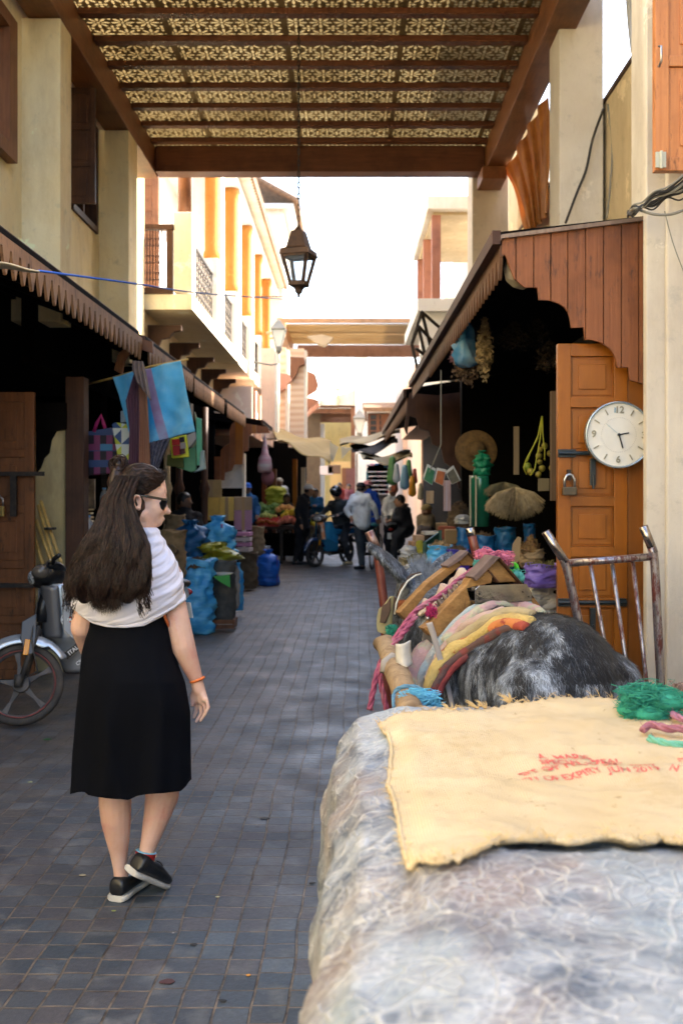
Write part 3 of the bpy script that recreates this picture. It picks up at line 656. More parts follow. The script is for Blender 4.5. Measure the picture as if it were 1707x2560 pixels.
MB().beam(cpos(345, R_*.05, .021), cpos(165, R_*.42, .021), .007, .002, (0, 1, 0)).build('minute_hand', M_hand, cl)
MB().beam(cpos(310, R_*.5, .023), cpos(130, R_*.02, .023), .002, .001, (0, 1, 0)).build('second_hand', mat('pale_hand', (.3, .45, .45), rough=.5), cl)
MB().lathe([(.008, 0), (.008, .012), (.001, .014)], ck+V((0, -.012, 0)), 12, RX).build('pin', M_hand, cl)
# second right awning, further down the lane
aw2 = thing('shop_awning', 'dark far right shop awning with a shadowed scalloped plank gable', 'awning', (.8, 13.8, 2.9))
pf = [(940, 902), (1002, 908), (1060, 900), (1060, 1130), (1052, 1120), (1045, 1080), (1020, 1062), (1012, 1030), (992, 1020), (985, 990), (962, 985), (955, 960), (940, 955), (935, 1000), (928, 985)]
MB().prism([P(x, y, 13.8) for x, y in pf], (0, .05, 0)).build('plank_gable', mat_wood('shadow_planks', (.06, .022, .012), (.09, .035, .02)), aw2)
MB().prism([V((.80, 13.8, 2.93)), V((2.4, 13.8, 3.2)), V((2.4, 13.8, 3.25)), V((.80, 13.8, 2.98))], (0, 9, 0)).build('roof', M_shade, aw2)
MB().lo((.76, 13.8, 2.86), (.80, 22.8, 2.98)).build('edge_board', M_dwood, aw2)
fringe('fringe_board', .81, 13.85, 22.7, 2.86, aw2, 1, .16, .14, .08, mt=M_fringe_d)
# right houses further on
h4 = thing('loggia_house', 'white sunlit loggia with brown posts on the upper right beyond the pillar', 'building', (2.4, 17, 0))
m = MB(); m.lo((1.15, 15.9, 3.35), (4.2, 16.2, 4.42)); m.lo((1.7, 16.2, 3.2), (4.2, 24, 4.42)); m.build('wall', M_white, h4, org=(2.4, 17, 0))
MB().lo((1.10, 15.8, 4.421), (4.2, 19.5, 4.62)).build('parapet', M_white, h4)
MB().lo((1.25, 15.7, 6.02), (4.3, 19.3, 6.22)).build('upper_slab', M_cream, h4)
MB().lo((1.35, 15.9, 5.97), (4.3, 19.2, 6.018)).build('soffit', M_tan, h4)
for x, y in ((1.40, 15.95), (1.38, 17.5), (1.38, 19.0), (2.3, 18.2)): MB().lo((x-.07, y-.07, 4.621), (x+.07, y+.07, 5.968)).build('post', mat_wood('rust_post', (.34, .13, .08), (.42, .18, .11)), h4)
MB().lo((2.3, 20.2, 4.5), (4.2, 24, 6.6)).build('rear_wall', M_cream, h4)
h5 = thing('cream_house', 'overexposed cream house row with stepped parapet on the far right', 'building', (2.5, 30, 0))
m = MB(); m.lo((1.7, 24.2, 3.2), (4.2, 32, 4.4)); m.lo((2.35, 32.1, 0), (5, 40, 5.4)); m.lo((2.2, 40.1, 0), (5, 52, 6.0)); m.build('wall', M_pink, h5, org=(2.5, 30, 0))
MB().lo((3.2, 19.4, 0), (4.2, 33, 8)).build('sun_blocker', M_cream, h5)  # tall block added to keep direct sun off the cloth shades
for i in range(8): MB().lo((2.15, 32.4+i*1.0, 5.401), (2.5, 32.9+i*1.0, 5.7)).build('parapet_block', M_pink, h5)
MB().lo((2.4, 13.41, 0), (2.6, 32, 3.19)).build('ground_wall', M_shade, h5)  # near end extended to shut out a stripe of sun on the paving
# triangulated steel bracket on the right
tb = thing('steel_bracket', 'dark angular steel frame bracing above the right awning', 'bracket', (.9, 13, 3.2))
q = zc(640, 760, 1568/420)
A = [q(1548, 60), q(1450, 375), q(1525, 735), q(1515, 240), q(1568, 330), q(1568, 480), q(1560, 520)]
S = MB()
def sb(a, b, ya=12.6, yb=12.6, r=.022): S.tube([P(*a, ya), P(*b, yb)], r, 5)
sb((968, 716), (945, 790)); sb((945, 790), (965, 878)); sb((968, 716), (1000, 845), 12.6, 12.9); sb((968, 716), (1035, 775), 12.6, 13.2); sb((945, 790), (960, 748), 12.6, 12.6)
sb((960, 748), (985, 860), 12.6, 12.8); sb((960, 748), (1012, 805), 12.6, 13); sb((955, 800), (1000, 835), 12.6, 12.8)
S.build('frame', M_iron, tb)
# orange drape hung between the right pillars
def drape(u, v):
    xt = lerp(1258, 1158, u); ytop = lerp(215, 400, u**1.1); yb = lerp(440, 530, u) if u < .3 else lerp(530, 525, u)
    yb = 528-40*(1-u)**2; xb = lerp(1258, 1208, u)
    x = lerp(xt, xb, v**.8 if u > .2 else v); y = lerp(ytop, yb, v)
    Y = lerp(10.2, 13.3, u)+.10*math.sin(u*26+v*3)*(.3+.7*v)+.05*math.sin(u*60+v*5)
    return P(x+5*math.sin(u*26+v*4), y, Y)
dp = tagp(MB().grid(drape, 60, 30).build('shade_cloth', mat('orange_sheet', (.52, .22, .05), (.36, .13, .03), rough=.75, transl=.35, scale=5), smooth=True, thick=.004), 'orange cloth hanging in folds beside the right pillar', 'cloth')
# cables
def cable(pts, r, nm, lab, mt, dep=None):
    P_ = [P(*p) for p in pts]; out = []
    for i in range(len(P_)-1):
        p0 = P_[max(i-1, 0)]; p1 = P_[i]; p2 = P_[i+1]; p3 = P_[min(i+2, len(P_)-1)]
        for k_ in range(6):
            t_ = k_/6; out.append(.5*((2*p1)+(p2-p0)*t_+(2*p0-5*p1+4*p2-p3)*t_*t_+(3*p1-p0-3*p2+p3)*t_**3))
    out.append(P_[-1]); return tagp(MB().tube(out, r, 6).build(nm, mt, smooth=True), lab, 'cable')
M_cab = mat('cable_rubber', (.02, .018, .016), rough=.6); M_cabg = mat('grey_cable', (.22, .21, .17), rough=.6)
cable([(1385, 250, 9.0), (1360, 320, 9.15), (1345, 390, 9.15), (1325, 440, 9.15), (1298, 512, 9.0)], .012, 'wire', 'black wire sagging across the right pillar', M_cab)
cable([(1395, 240, 9.2), (1405, 330, 9.1), (1400, 430, 9.0), (1393, 500, 8.9)], .010, 'wire', 'thin wire running down the right upper wall', M_cabg)
cable([(1442, -20, 8.5), (1448, 60, 8.5), (1455, 120, 8.3)], .03, 'pipe', 'grey pipe rising against the sky at the upper right', mat('grey_pipe', (.4, .4, .38), rough=.5))
for i in range(9):
    o_ = (i-4)*6+rr(-3, 3); cable([(1590, 408+o_*1.2, 4.95), (1560, 432+o_+rr(-6, 6), 4.9+.01*i), (1530, 446+o_*.5+rr(-7, 7), 4.88+.01*i), (1500, 460+o_*.8, 4.9+.01*i), (1474, 474+o_*.2+rr(-5, 5), 4.95), (1452, 484+o_*.5, 5.0), (1441, 492-o_*.3, 5.3)], .0045+.003*(i % 2), 'wire', 'strand in the bundle of dark cables wrapped round the right wall corner', M_cab if i % 3 else M_cabg)['group'] = 'bundled cables at the wall corner'
cable([(1580, 478, 4.95), (1540, 492, 4.93), (1500, 492, 4.93), (1462, 480, 5.0)], .007, 'wire', 'slack cable looping under the bundle at the wall corner', M_cabg)
cable([(1525, 485, 5.0), (1545, 560, 5.0), (1575, 640, 5.0)], .003, 'wire', 'thin pale wire running down the right wall', M_cabg)
cable([(90, 622, 5.2), (300, 650, 6.5), (480, 675, 9), (700, 690, 14)], .006, 'rope', 'thin blue rope strung from the left awning across to the balconies', mat('blue_cord', (.02, .12, .55), rough=.6))['category'] = 'rope'
cable([(560, 681, 25), (800, 681, 25), (955, 681, 25)], .012, 'wire', 'straight taut wire crossing the lane high above', M_cab)
def tarp_edge(u, v): return P(lerp(-60, 92, u), lerp(590, 622, u)+v*lerp(22, 3, u)+2*math.sin(u*9), 4.9+.3*v)
tagp(MB().grid(tarp_edge, 12, 3).build('tarp', mat('cream_tarp', (.6, .52, .38), rough=.8), smooth=True, thick=.006), 'corner of a cream tarp poking out below the left awning', 'tarp')

# unseen walls added beside and behind the viewer to block light
for sx, lab in ((1, 'unseen plastered wall added on the right beside the cart as a sun blocker'), (-1, 'unseen plastered wall added on the left behind the motorcycle as a light blocker')):
    xx = 2.7 if sx > 0 else -3.2
    tagp(MB().lo((xx, -7, 0), (xx+sx*.4, 3.8 if sx < 0 else 5.15, 5.9)).build('blocker_wall', M_grey if sx > 0 else M_yel), lab, 'wall')
# ---------- the end of the lane ----------
zq = zc(640, 760, 1568/420)
def Q(x, y, Y): return P(*zq(x, y), Y)
def poly(pts, Y, d, nm, mt, par=None, **k): return MB().prism([Q(x, y, Y) for x, y in pts], (0, d, 0)).build(nm, mt, par, **k)
Yw = 40
wh = thing('window_house', 'white corner house at the end of the lane with a tile-hooded brown shuttered window', 'building', Q(1100, 1500, Yw)*V((1, 1, 0)) if 0 else (P(870, 1100, Yw).x, Yw, 0))
gz = 0
def blk(x0, x1, ytop, Y, dep, nm, mt, par, **k):
    a = Q(x0, ytop, Y); c = Q(x1, ytop, Y); return MB().lo((a.x, Y, 0), (c.x, Y+dep, a.z)).build(nm, mt, par, **k)
a = Q(1040, 1018, Yw); c = Q(1245, 1230, Yw)
m = MB(); wl, wr_ = Q(925, 0, Yw).x, Q(1300, 0, Yw).x
m.lo((wl, Yw, 0), (a.x, Yw+.5, 7.2)); m.lo((c.x, Yw, 0), (wr_, Yw+.5, 5.6)); m.lo((a.x, Yw, a.z), (c.x, Yw+.5, 5.6)); m.lo((a.x, Yw, 0), (c.x, Yw+.5, c.z)); m.build('wall', M_white, wh)
wn = MB(); 
for x0, x1 in ((1045, 1065), (1122, 1150), (1165, 1180)): p0 = Q(x0, 1025, Yw); p1 = Q(x1, 1222, Yw); wn.lo((p0.x, Yw-.03, p1.z), (p1.x, Yw+.05, p0.z))
for y in (1025, 1078, 1130, 1180, 1218): p0 = Q(1065, y, Yw); p1 = Q(1166, y+9, Yw); wn.lo((p0.x, Yw-.02, p1.z), (p1.x, Yw+.04, p0.z))
w = wn.build('window', M_bwood, wh); MB().lo((a.x, Yw+.1, c.z), (c.x, Yw+.15, a.z)).build('pane', mat('dark_glass', (.02, .02, .022), rough=.15), w)
p0 = Q(1180, 1022, Yw); p1 = Q(1242, 1222, Yw); MB().lo((p0.x, Yw-.06, p1.z), (p1.x, Yw-.01, p0.z)).build('shutter', M_bwood, w)
hd_ = MB(); x0, x1 = Q(1010, 0, Yw-.6).x, Q(1300, 0, Yw-.6).x; zt, zb = Q(0, 935, Yw).z, Q(0, 980, Yw-.7).z
for i in range(15): xx = lerp(x0, x1, i/14); hd_.tube([(xx, Yw-.02, zt), (xx, Yw-.75, zb)], .07, 6)
hd_.prism([V((x0, Yw-.02, zt-.06)), V((x0, Yw-.7, zb-.04)), V((x0, Yw-.7, zb-.10)), V((x0, Yw-.02, zt-.12))], (x1-x0, 0, 0)); hd_.build('hood', M_tile, wh)
for x in (1018, 1275): MB().beam(Q(x, 985, Yw-.6), Q(x+(8 if x < 1100 else -8), 1085, Yw-.02), .08, .08).build('hood_bracket', M_bwood, wh)
def lamp_wall(x, y, Y, s, lab, arm):
    """four sided street lamp with frosted glass on a curled arm"""
    c_ = P(x, y, Y); t = thing('wall_lamp', lab, 'lamp', (c_.x, Y, c_.z-.35*s)); Mg = mat('lamp_grey', (.22, .21, .18), rough=.5, metal=.3)
    R = Matrix.Rotation(PI/4, 3, 'Z')
    MB().lathe([(.10*s, -.30*s), (.24*s, .12*s)], c_, 4, R).build('glass', mat('frosted_glass', (.75, .75, .70), rough=.4, transl=.5), t)
    MB().lathe([(.27*s, .12*s), (.28*s, .16*s), (.12*s, .32*s), (.10*s, .36*s), (.03*s, .40*s), (.01*s, .46*s)], c_, 4, R).build('cap', Mg, t)
    m_ = MB().lathe([(.12*s, -.34*s), (.12*s, -.30*s)], c_, 4, R); m_.lathe([(.02*s, -.5*s), (.08*s, -.42*s), (.10*s, -.34*s)], c_, 10)
    for i in range(4): a = i*PI/2+PI/4; m_.tube([c_+V((.10*s*math.cos(a), .10*s*math.sin(a), -.3*s)), c_+V((.25*s*math.cos(a), .25*s*math.sin(a), .12*s))], .012*s, 4)
    m_.build('frame', Mg, t)
    MB().tube([c_+V((0, 0, -.45*s)), c_+V((0, 0, -.75*s)), c_+V((arm*.3, 0, -.78*s)), c_+V((arm, 0, -.70*s))], .022*s, 6).build('arm', Mg, t, smooth=True)
    return t
lamp_wall(640, 770, 21.0, .8, 'frosted street lamp on a bracket beside the left balconies', -.55)
lamp_wall(825, 972, 36, 1.15, 'smaller wall lamp on the white corner house at the lane end', .5)
# covered passage to its left
Yp = 44
pv = thing('passage_house', 'tan house over a dark covered passage with a sunlit roof terrace', 'building', (P(765, 1100, Yp).x, Yp, 0))
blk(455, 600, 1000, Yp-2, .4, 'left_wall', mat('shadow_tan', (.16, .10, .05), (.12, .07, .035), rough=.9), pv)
blk(600, 905, 1085, Yp+4, .4, 'rear_wall', mat_plaster('ochre_plaster', (.66, .46, .16), (.58, .38, .12), (.3, .2, .08), .5), pv)
blk(595, 640, 1115, Yp-1, .3, 'pier', M_cream, pv)
blk(885, 930, 960, Yp-3, .4, 'door_post', M_bwood, pv)
p0 = Q(470, 950, Yp-3); p1 = Q(930, 968, Yp-3); MB().lo((p0.x, Yp-3, p1.z), (p1.x, Yp-2.8, p0.z)).build('front_beam', M_bwood, pv)
for k_, (xa, xb, ya, yb) in enumerate(((470, 930, Yp-2.6, Yp-1.6), (470, 690, Yp-1.5, Yp+3), (850, 930, Yp-1.5, Yp+3), (700, 830, Yp-1.4, Yp-.2))):
    MB().lo((Q(xa, 0, Yp-3).x, ya, 4.95+.01*k_), (Q(xb, 0, Yp-3).x, yb, 5.0+.01*k_)).build('passage_ceiling', mat('slatted_ceiling', (.20, .13, .06), (.10, .06, .03), rough=.9, scale=3, stretch=(1, 20, 1)), pv)
for i in range(6): MB().lo((Q(470, 0, Yp-3).x, Yp-2.7+i*1.1, 4.78), (Q(930, 0, Yp-3).x, Yp-2.55+i*1.1, 4.945)).build('rafter', M_bwood, pv)
MB().prism([Q(600, 945, Yp-3.2), Q(930, 945, Yp-3.2), Q(930, 800, Yp-3.2), Q(780, 850, Yp-3.2), Q(610, 900, Yp-3.2)], (0, .4, 0)).build('gable', M_cream, pv)
for x in (600, 765, 920): MB().lo(Q(x-9, 945, Yp-3.4), Q(x+9, 795, Yp-3.25)).build('terrace_post', M_tan, pv)
MB().tube([Q(595, 797, Yp-3.3), Q(930, 797, Yp-3.3)], .04, 6).build('terrace_rail', M_tan, pv)
blk(690, 880, 1470, Yp-3.6, .1, 'low_wall', mat('ochre_low', (.62, .40, .16), rough=.9), pv)
for x0, x1 in ((800, 860),): blk(x0, x1, 1530, Yp-3.8, .1, 'plank_door', M_bwood, pv)
eb = thing('backdrop_house', 'bleached cream houses closing the far end of the lane', 'building', (0, 62, 0))
for xa, xb, ya, h in ((-9, -2.6, 52, 5.5), (-3.5, 6, 60, 4.6), (4.4, 10, 45, 6.0)): MB().lo((xa, ya, 0), (xb, ya+5, h)).build('house_block', M_cream, eb)
# blocks left of the passage: wooden corbels and brown boards
pb = thing('brown_gable', 'brown boarded gable with stepped outline left of the covered passage', 'awning', (P(722, 950, 33).x, 33, 0))
poly([(470, 870), (560, 890), (590, 930), (585, 960), (530, 1000), (500, 1030), (470, 1060)], 33, .3, 'boarding', mat_wood('faded_corbel', (.42, .2, .13), (.5, .26, .18)), pb)
# left arcade of planks at the stalls
YA_ = 18
la = thing('plank_arch', 'stepped plank arch of mixed orange and brown boards over the left stalls', 'arch', (P(560, 1100, YA_).x, YA_, 0))
zr = zc(400, 1050, 1568/600)
def R8(x, y, Y=YA_): return P(*zr(x, y), Y)
apf = [(490, 12), (700, 45), (720, 85), (600, 88), (580, 110), (578, 200), (548, 205), (545, 225), (540, 290), (485, 292), (470, 330), (425, 345), (420, 395), (355, 398), (355, 240), (395, 240), (395, 200), (420, 170), (455, 150), (455, 60), (470, 25)]
def clipx(poly_, xa, xb):
    def cut(pl, x, keep):
        out = []
        for p, q in zip(pl, pl[1:]+pl[:1]):
            ip, iq = keep(p[0]), keep(q[0])
            if ip: out.append(p)
            if ip != iq: t = (x-p[0])/(q[0]-p[0]); out.append((x, lerp(p[1], q[1], t)))
        return out
    return cut(cut(poly_, xa, lambda v: v >= xa), xb, lambda v: v <= xb)
xs2 = [355, 395, 425, 455, 490, 545, 600, 630, 722]
for i, (xa, xb) in enumerate(zip(xs2, xs2[1:])):
    pc = clipx(apf, xa+.8, xb-.8)
    if len(pc) > 2: MB().prism([R8(x, y, YA_+.01*(i % 3)) for x, y in pc], (0, .05, 0)).build('board', (M_orwood if i in (4, 6) else M_plank), la)
awning(1, R8(690, 0).x, R8(690, 0).x-1.3, 18.1, 20.3, 2.80, 'low left awning beyond the plank arch', fr=False, rise=.2)
st_ = thing('stall_wall', 'white painted stall wall with a black base under the plank arch', 'wall', (P(520, 1100, 18.4).x, 18.4, 0))
MB().lo(tuple(R8(400, 445, 18.4)), tuple(R8(540, 290, 18.4)+V((0, .3, 0)))).build('white_panel', M_white, st_)
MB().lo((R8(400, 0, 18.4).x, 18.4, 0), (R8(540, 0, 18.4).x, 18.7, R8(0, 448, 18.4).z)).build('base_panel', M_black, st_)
MB().lo((R8(538, 0, 18.3).x, 18.3, 0), (R8(556, 0, 18.3).x, 18.45, R8(0, 220, 18.3).z)).build('post', M_cream, st_)
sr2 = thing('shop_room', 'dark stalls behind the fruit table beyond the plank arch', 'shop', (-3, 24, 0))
MB().lo((-3.6, 18.8, 0), (-3.5, 31, 3.1)).build('wall', M_black, sr2); MB().lo((-3.5, 28.5, 0), (-1.2, 28.7, 3.0)).build('dark_backing', M_black, sr2); MB().lo((-3.6, 18.4, 2.95), (-2.3, 28, 3.0)).build('ceiling', M_black, sr2)  # black backing at the end paints the shade deep in the stalls
for x, y0, y1, mt_, lab in ((880, 255, 480, M_orange, 'orange painted'), (745, 320, 470, M_bwood, 'brown'), (680, 350, 460, mat('rust_red', (.3, .07, .02), rough=.8), 'rust red'), (935, 310, 420, M_cream, 'cream')):
    a = R8(x-14, y0, 24); b_ = R8(x+14, y1, 24); tagp(MB().lo((a.x, 24, 0), (b_.x, 24.2, a.z)).build('stall_post', mt_), lab+' stall post among the left stalls beyond the arch', 'post')
# cloth shades slung over the lane
def shade(tl, tr, bl_, br_, Y0, Y1, sag, nm, mt, lab):
    def f(u, v):
        tp = (lerp(tl[0], tr[0], u), lerp(tl[1], tr[1], u)+sag*math.sin(PI*u)*.6); bt = (lerp(bl_[0], br_[0], u), lerp(bl_[1], br_[1], u)+sag*math.sin(PI*u)); Y = lerp(Y1, Y0, v)
        p = Q(lerp(tp[0], bt[0], v), lerp(tp[1], bt[1], v), Y); return p+V((0, .1*math.sin(u*13+v*5), .05*math.sin(u*9+v*7)))
    return tagp(MB().grid(f, 30, 10).build(nm, mt, smooth=True, thick=.01), lab, 'shade cloth')
M_sh1 = mat('ochre_canvas', (.30, .21, .075), (.24, .16, .05), rough=.85, scale=2, transl=.12); M_sh2 = mat('khaki_canvas', (.34, .28, .17), (.28, .22, .12), rough=.85, scale=2, transl=.12)
shade((115, 1155), (700, 1285), (240, 1290), (695, 1490), 19, 24, 8, 'shade_cloth', M_sh1, 'ochre cloth shade sagging from the plank arch towards the middle of the lane')
shade((780, 1265), (1340, 1165), (780, 1325), (1340, 1200), 22, 26, 12, 'shade_cloth', M_sh2, 'upper khaki cloth shade tied to the right awning')
shade((865, 1325), (1300, 1235), (915, 1385), (1320, 1290), 21, 23, 40, 'shade_cloth', mat('black_netting', (.012, .009, .009), rough=.9), 'black cloth shade hanging on the right between the khaki ones')
shade((950, 1395), (1440, 1370), (1020, 1440), (1455, 1425), 19, 22, 50, 'shade_cloth', M_sh2, 'lowest khaki cloth shade under the black one')
for pts, lab in (([(690, 1290), (770, 1335), (710, 1490), (690, 1400)], 'white cloth scrap hanging at the gap between the shades'), ([(790, 1330), (900, 1345), (870, 1365), (800, 1445)], 'small white cloth knot tied where the shades meet')):
    tagp(MB().prism([Q(x, y, 20) for x, y in pts], (0, .03, 0)).build('cloth_scrap', mat('pale_scrap', (.75, .68, .52), rough=.9, transl=.3)), lab, 'cloth')
# post and goods shelf at the far end
tagp(MB().lo((Q(928, 0, 30).x, 30, 0), (Q(950, 0, 30).x, 30.12, Q(0, 1395, 30).z)).build('awning_post', M_cream), 'cream post holding the shades in the middle of the lane end', 'post')
sb_ = thing('goods_rack', 'white rack of small packets and bottles at the far end of the lane', 'rack', (P(872, 1150, 30).x, 30, 0))
z5 = zc(640, 1150, 3.4087)
def K(x, y, Y): return P(*z5(x, y), Y)
MB().lo((K(950, 0, 30.3).x, 30.3, 0), (K(1125, 0, 30.3).x, 30.4, K(0, 55, 30).z)).build('back_panel', mat('pale_back', (.5, .45, .42), rough=.7), sb_)
for i in range(6):
    z = K(0, 95+i*38, 30).z; MB().lo((K(952, 0, 30).x, 30.0, z-.04), (K(1122, 0, 30).x, 30.3, z)).build('shelf', M_white, sb_)
    for j in range(11):
        x = lerp(K(960, 0, 30).x, K(1112, 0, 30).x, j/10); h = rr(.16, .3); c_ = random.choice([(.6, .05, .08), (.05, .2, .6), (.7, .7, .7), (.7, .3, .5), (.1, .4, .5), (.75, .7, .6), (.05, .05, .1)])
        o = tagp(MB().box((x, 30.12, z+h/2), (rr(.10, .17), .1, h)).build('packet', mat('packet_%d_%d' % (int(c_[0]*100), int(c_[2]*100)), c_, rough=.4), bev=.01), 'small coloured packet on the white rack at the lane end', 'packet', 'packets on the far rack')
for x, y, c_, lab in ((600, 90, (.7, .6, .6), 'pale notice'), (665, 80, (.14, .08, .05), 'dark framed picture')):
    p = K(x, y, 38); tagp(MB().box(p, (.5, .05, .34)).build('notice', mat('notice_%d' % x, tuple(v*.8 for v in c_), rough=.6), bev=.02), lab+' on the ochre wall at the lane end', 'notice')
tagp(MB().lo((K(765, 0, 36).x, 36, 0), (K(845, 0, 36).x, 36.2, K(0, 70, 36).z)).build('plank_door', mat_wood('plum_door', (.12, .05, .05), (.17, .08, .08))), 'plum brown door left of the far white corner house', 'door')
# ---------- the walking woman ----------
WY = 3.85; WK = WY/F
def W(p, dy=0.0, Y0=WY): return P(p[0], p[1], Y0+dy)
zf = zc(240, 1130, 7.127); z2 = zc(100, 1800, 3.4087); z1 = zc(0, 1100, 2.8)
M_skin = mat('skin', (.62, .37, .27), (.68, .45, .36), rough=.48, scale=14, sss=.12, bmp=.15, bscale=120, c3=(.58, .25, .18), scale3=7, bdist=.002)
wm = thing('person', 'woman with long dark hair, sunglasses and white shawl walking away in a black skirt', 'person', (-.84, 3.9, 0))
b = MB(); mid = lambda q: (q[0]-327)*WK*.27
def fp(x, y, off=0.0):
    q = zf(x, y); return W(q, mid(q)-off)
Dh = V((.965, .262, 0)); Rh = V((.262, -.965, 0))
RM = Matrix((Dh, Rh, V((0, 0, 1)))).transposed()
tilt = Matrix.Rotation(math.radians(12), 3, Rh*-1)
RMt = tilt@RM
b.ell(fp(815, 610), (.094, .073, .084), RM); b.ell(fp(960, 980), (.062, .056, .088), RMt); b.ell(fp(955, 1290), (.028, .030, .026), RM)
b.ell(fp(1095, 700), (.037, .052, .05), RM); b.ell(fp(1180, 810), (.018, .040, .012), RM)
for sg in (1, -1):
    b.ell(fp(1075, 1000, .033*sg), (.032, .024, .032), RM); b.cap_(fp(815, 1120, .044*sg), fp(985, 1330, .018*sg), .026, .020)
    b.ell(fp(1150, 905, .03*sg), (.014, .016, .012), RM)
    # ear: rim, bowl and lobe
    e = .079*sg; rim = [fp(x, y, e+o) for x, y, o in ((790, 850, .0), (765, 780, .006), (715, 770, .011), (672, 815, .013), (665, 890, .012), (690, 960, .010), (735, 1010, .006), (780, 1020, .0))]
    b.tube(rim, [.005, .006, .006, .006, .0055, .0055, .006, .006], 8); b.ell(fp(745, 890, e-.008), (.017, .010, .026), RM); b.ell(fp(770, 1005, e), (.009, .006, .010), RM)
b.cap_(fp(1212, 880), fp(1240, 1040), .010, .014); b.ell(fp(1285, 1066), (.0135, .012, .0105), RM); b.ell(fp(1205, 1085, .009), (.008, .006, .006), RM); b.ell(fp(1205, 1085, -.009), (.008, .006, .006), RM)
b.ell(fp(1090, 1210), (.024, .027, .028), RM); b.ell(fp(1180, 1188), (.0125, .018, .0075), RMt); b.ell(fp(1128, 1276), (.0115, .016, .0075), RMt)
nb0 = fp(830, 1120); b.cap_(nb0, W((315, 1285), 0), .058, .066); b.cap_(W((315, 1275), .0), W((295, 1330), 0), .07, .1)
# torso, shoulders, hips
b.ell(W((292, 1370)), (.165, .105, .20)); b.ell(W((296, 1480)), (.145, .105, .14)); b.ell(W((300, 1570)), (.185, .13, .14)); b.cap_(W((225, 1318)), W((375, 1318)), .06, .06)
# right arm hanging with a relaxed hand
ar = [((383, 1322), .0, .060), ((396, 1380), -.01, .050), ((410, 1438), -.02, .0485), ((421, 1484), -.02, .047), ((438, 1528), -.01, .036), ((452, 1562), .0, .0255)]
for (p, dp_, r), (q, dq, r2) in zip(ar, ar[1:]): b.cap_(W(p, dp_), W(q, dq), r, r2)
b.ell(W((398, 1444), -.035), (.024, .022, .03))
wr = W((452, 1564), .0); b.cap_(wr, W((457, 1584), .0), .024, .025)
for (kx, ky, dk), (mx_, my, dm), (tx, ty, dt), r in (((449, 1606), None, None, 0),) if 0 else (): pass
palm = [W((449, 1586), .015), W((459, 1604), -.005), W((468, 1602), -.012)]
b.cap_(W((453, 1578)), W((452, 1607), .014), .018, .0155); b.cap_(W((457, 1578)), W((462, 1609), .0), .019, .016); b.cap_(W((460, 1580)), W((470, 1606), -.014), .017, .0145)
fing = (((450, 1610), .022, (451, 1632), .030, (445, 1648), .022, .0080), ((459, 1613), .006, (463, 1639), .010, (451, 1657), .002, .0084), ((468, 1612), -.010, (473, 1636), -.010, (461, 1655), -.018, .0080), ((475, 1607), -.026, (479, 1625), -.030, (471, 1643), -.036, .0072))
for a, da, c, dc, e, de, r in fing:
    b.cap_(W(a, da), W(c, dc), r*1.05, r); b.cap_(W(c, dc), W(e, de), r, r*.82)
b.cap_(W((449, 1582), .006), W((442, 1600), .012), .013, .0105); b.cap_(W((442, 1600), .012), W((442, 1620), .010), .010, .008)
# left arm, bent forward
la = [((212, 1322), 0, .06), ((200, 1385), .0, .049), ((190, 1440), .0, .046), ((205, 1490), .12, .038), ((232, 1520), .22, .026)]
for (p, dp_, r), (q, dq, r2) in zip(la, la[1:]): b.cap_(W(p, dp_), W(q, dq), r, r2)
b.cap_(W((232, 1520), .22), W((245, 1535), .27), .026, .022)
for i in range(4): b.cap_(W((243+i*5, 1536), .27+.004*i), W((246+i*6, 1556-abs(i-1.5)*3), .29), .009, .007)
b.cap_(W((240, 1530), .26), W((232, 1548), .29), .011, .008)
# legs
def chain(pts, zfn):
    P2 = [(W(zfn(x, y), d), r) for x, y, d, r in pts]
    for (p, r), (q, r2) in zip(P2, P2[1:]): b.cap_(p, q, r, r2, 16)
chain([(690, 150-600, .0, .095), (650, 300, .0, .078), (640, 560, .0, .062), (642, 700, -.005, .0625), (650, 850, -.008, .058), (664, 1000, -.004, .047), (674, 1140, 0, .034), (682, 1260, 0, .0265), (696, 1340, 0, .029), (700, 1400, .01, .031)], z2)
chain([(860, -450, .0, .095), (1010, 200, .04, .080), (1050, 520, .05, .066), (1042, 640, .045, .066), (1005, 790, .03, .055), (965, 930, .015, .0435), (925, 1070, .0, .0325), (905, 1150, -.01, .029), (893, 1210, -.01, .034)], z2)
b.ell(W(z2(690, 1395), -.005), (.028, .034, .028)); 
body = remesh(b, 'body', .0042, M_skin, wm, smooth=5)
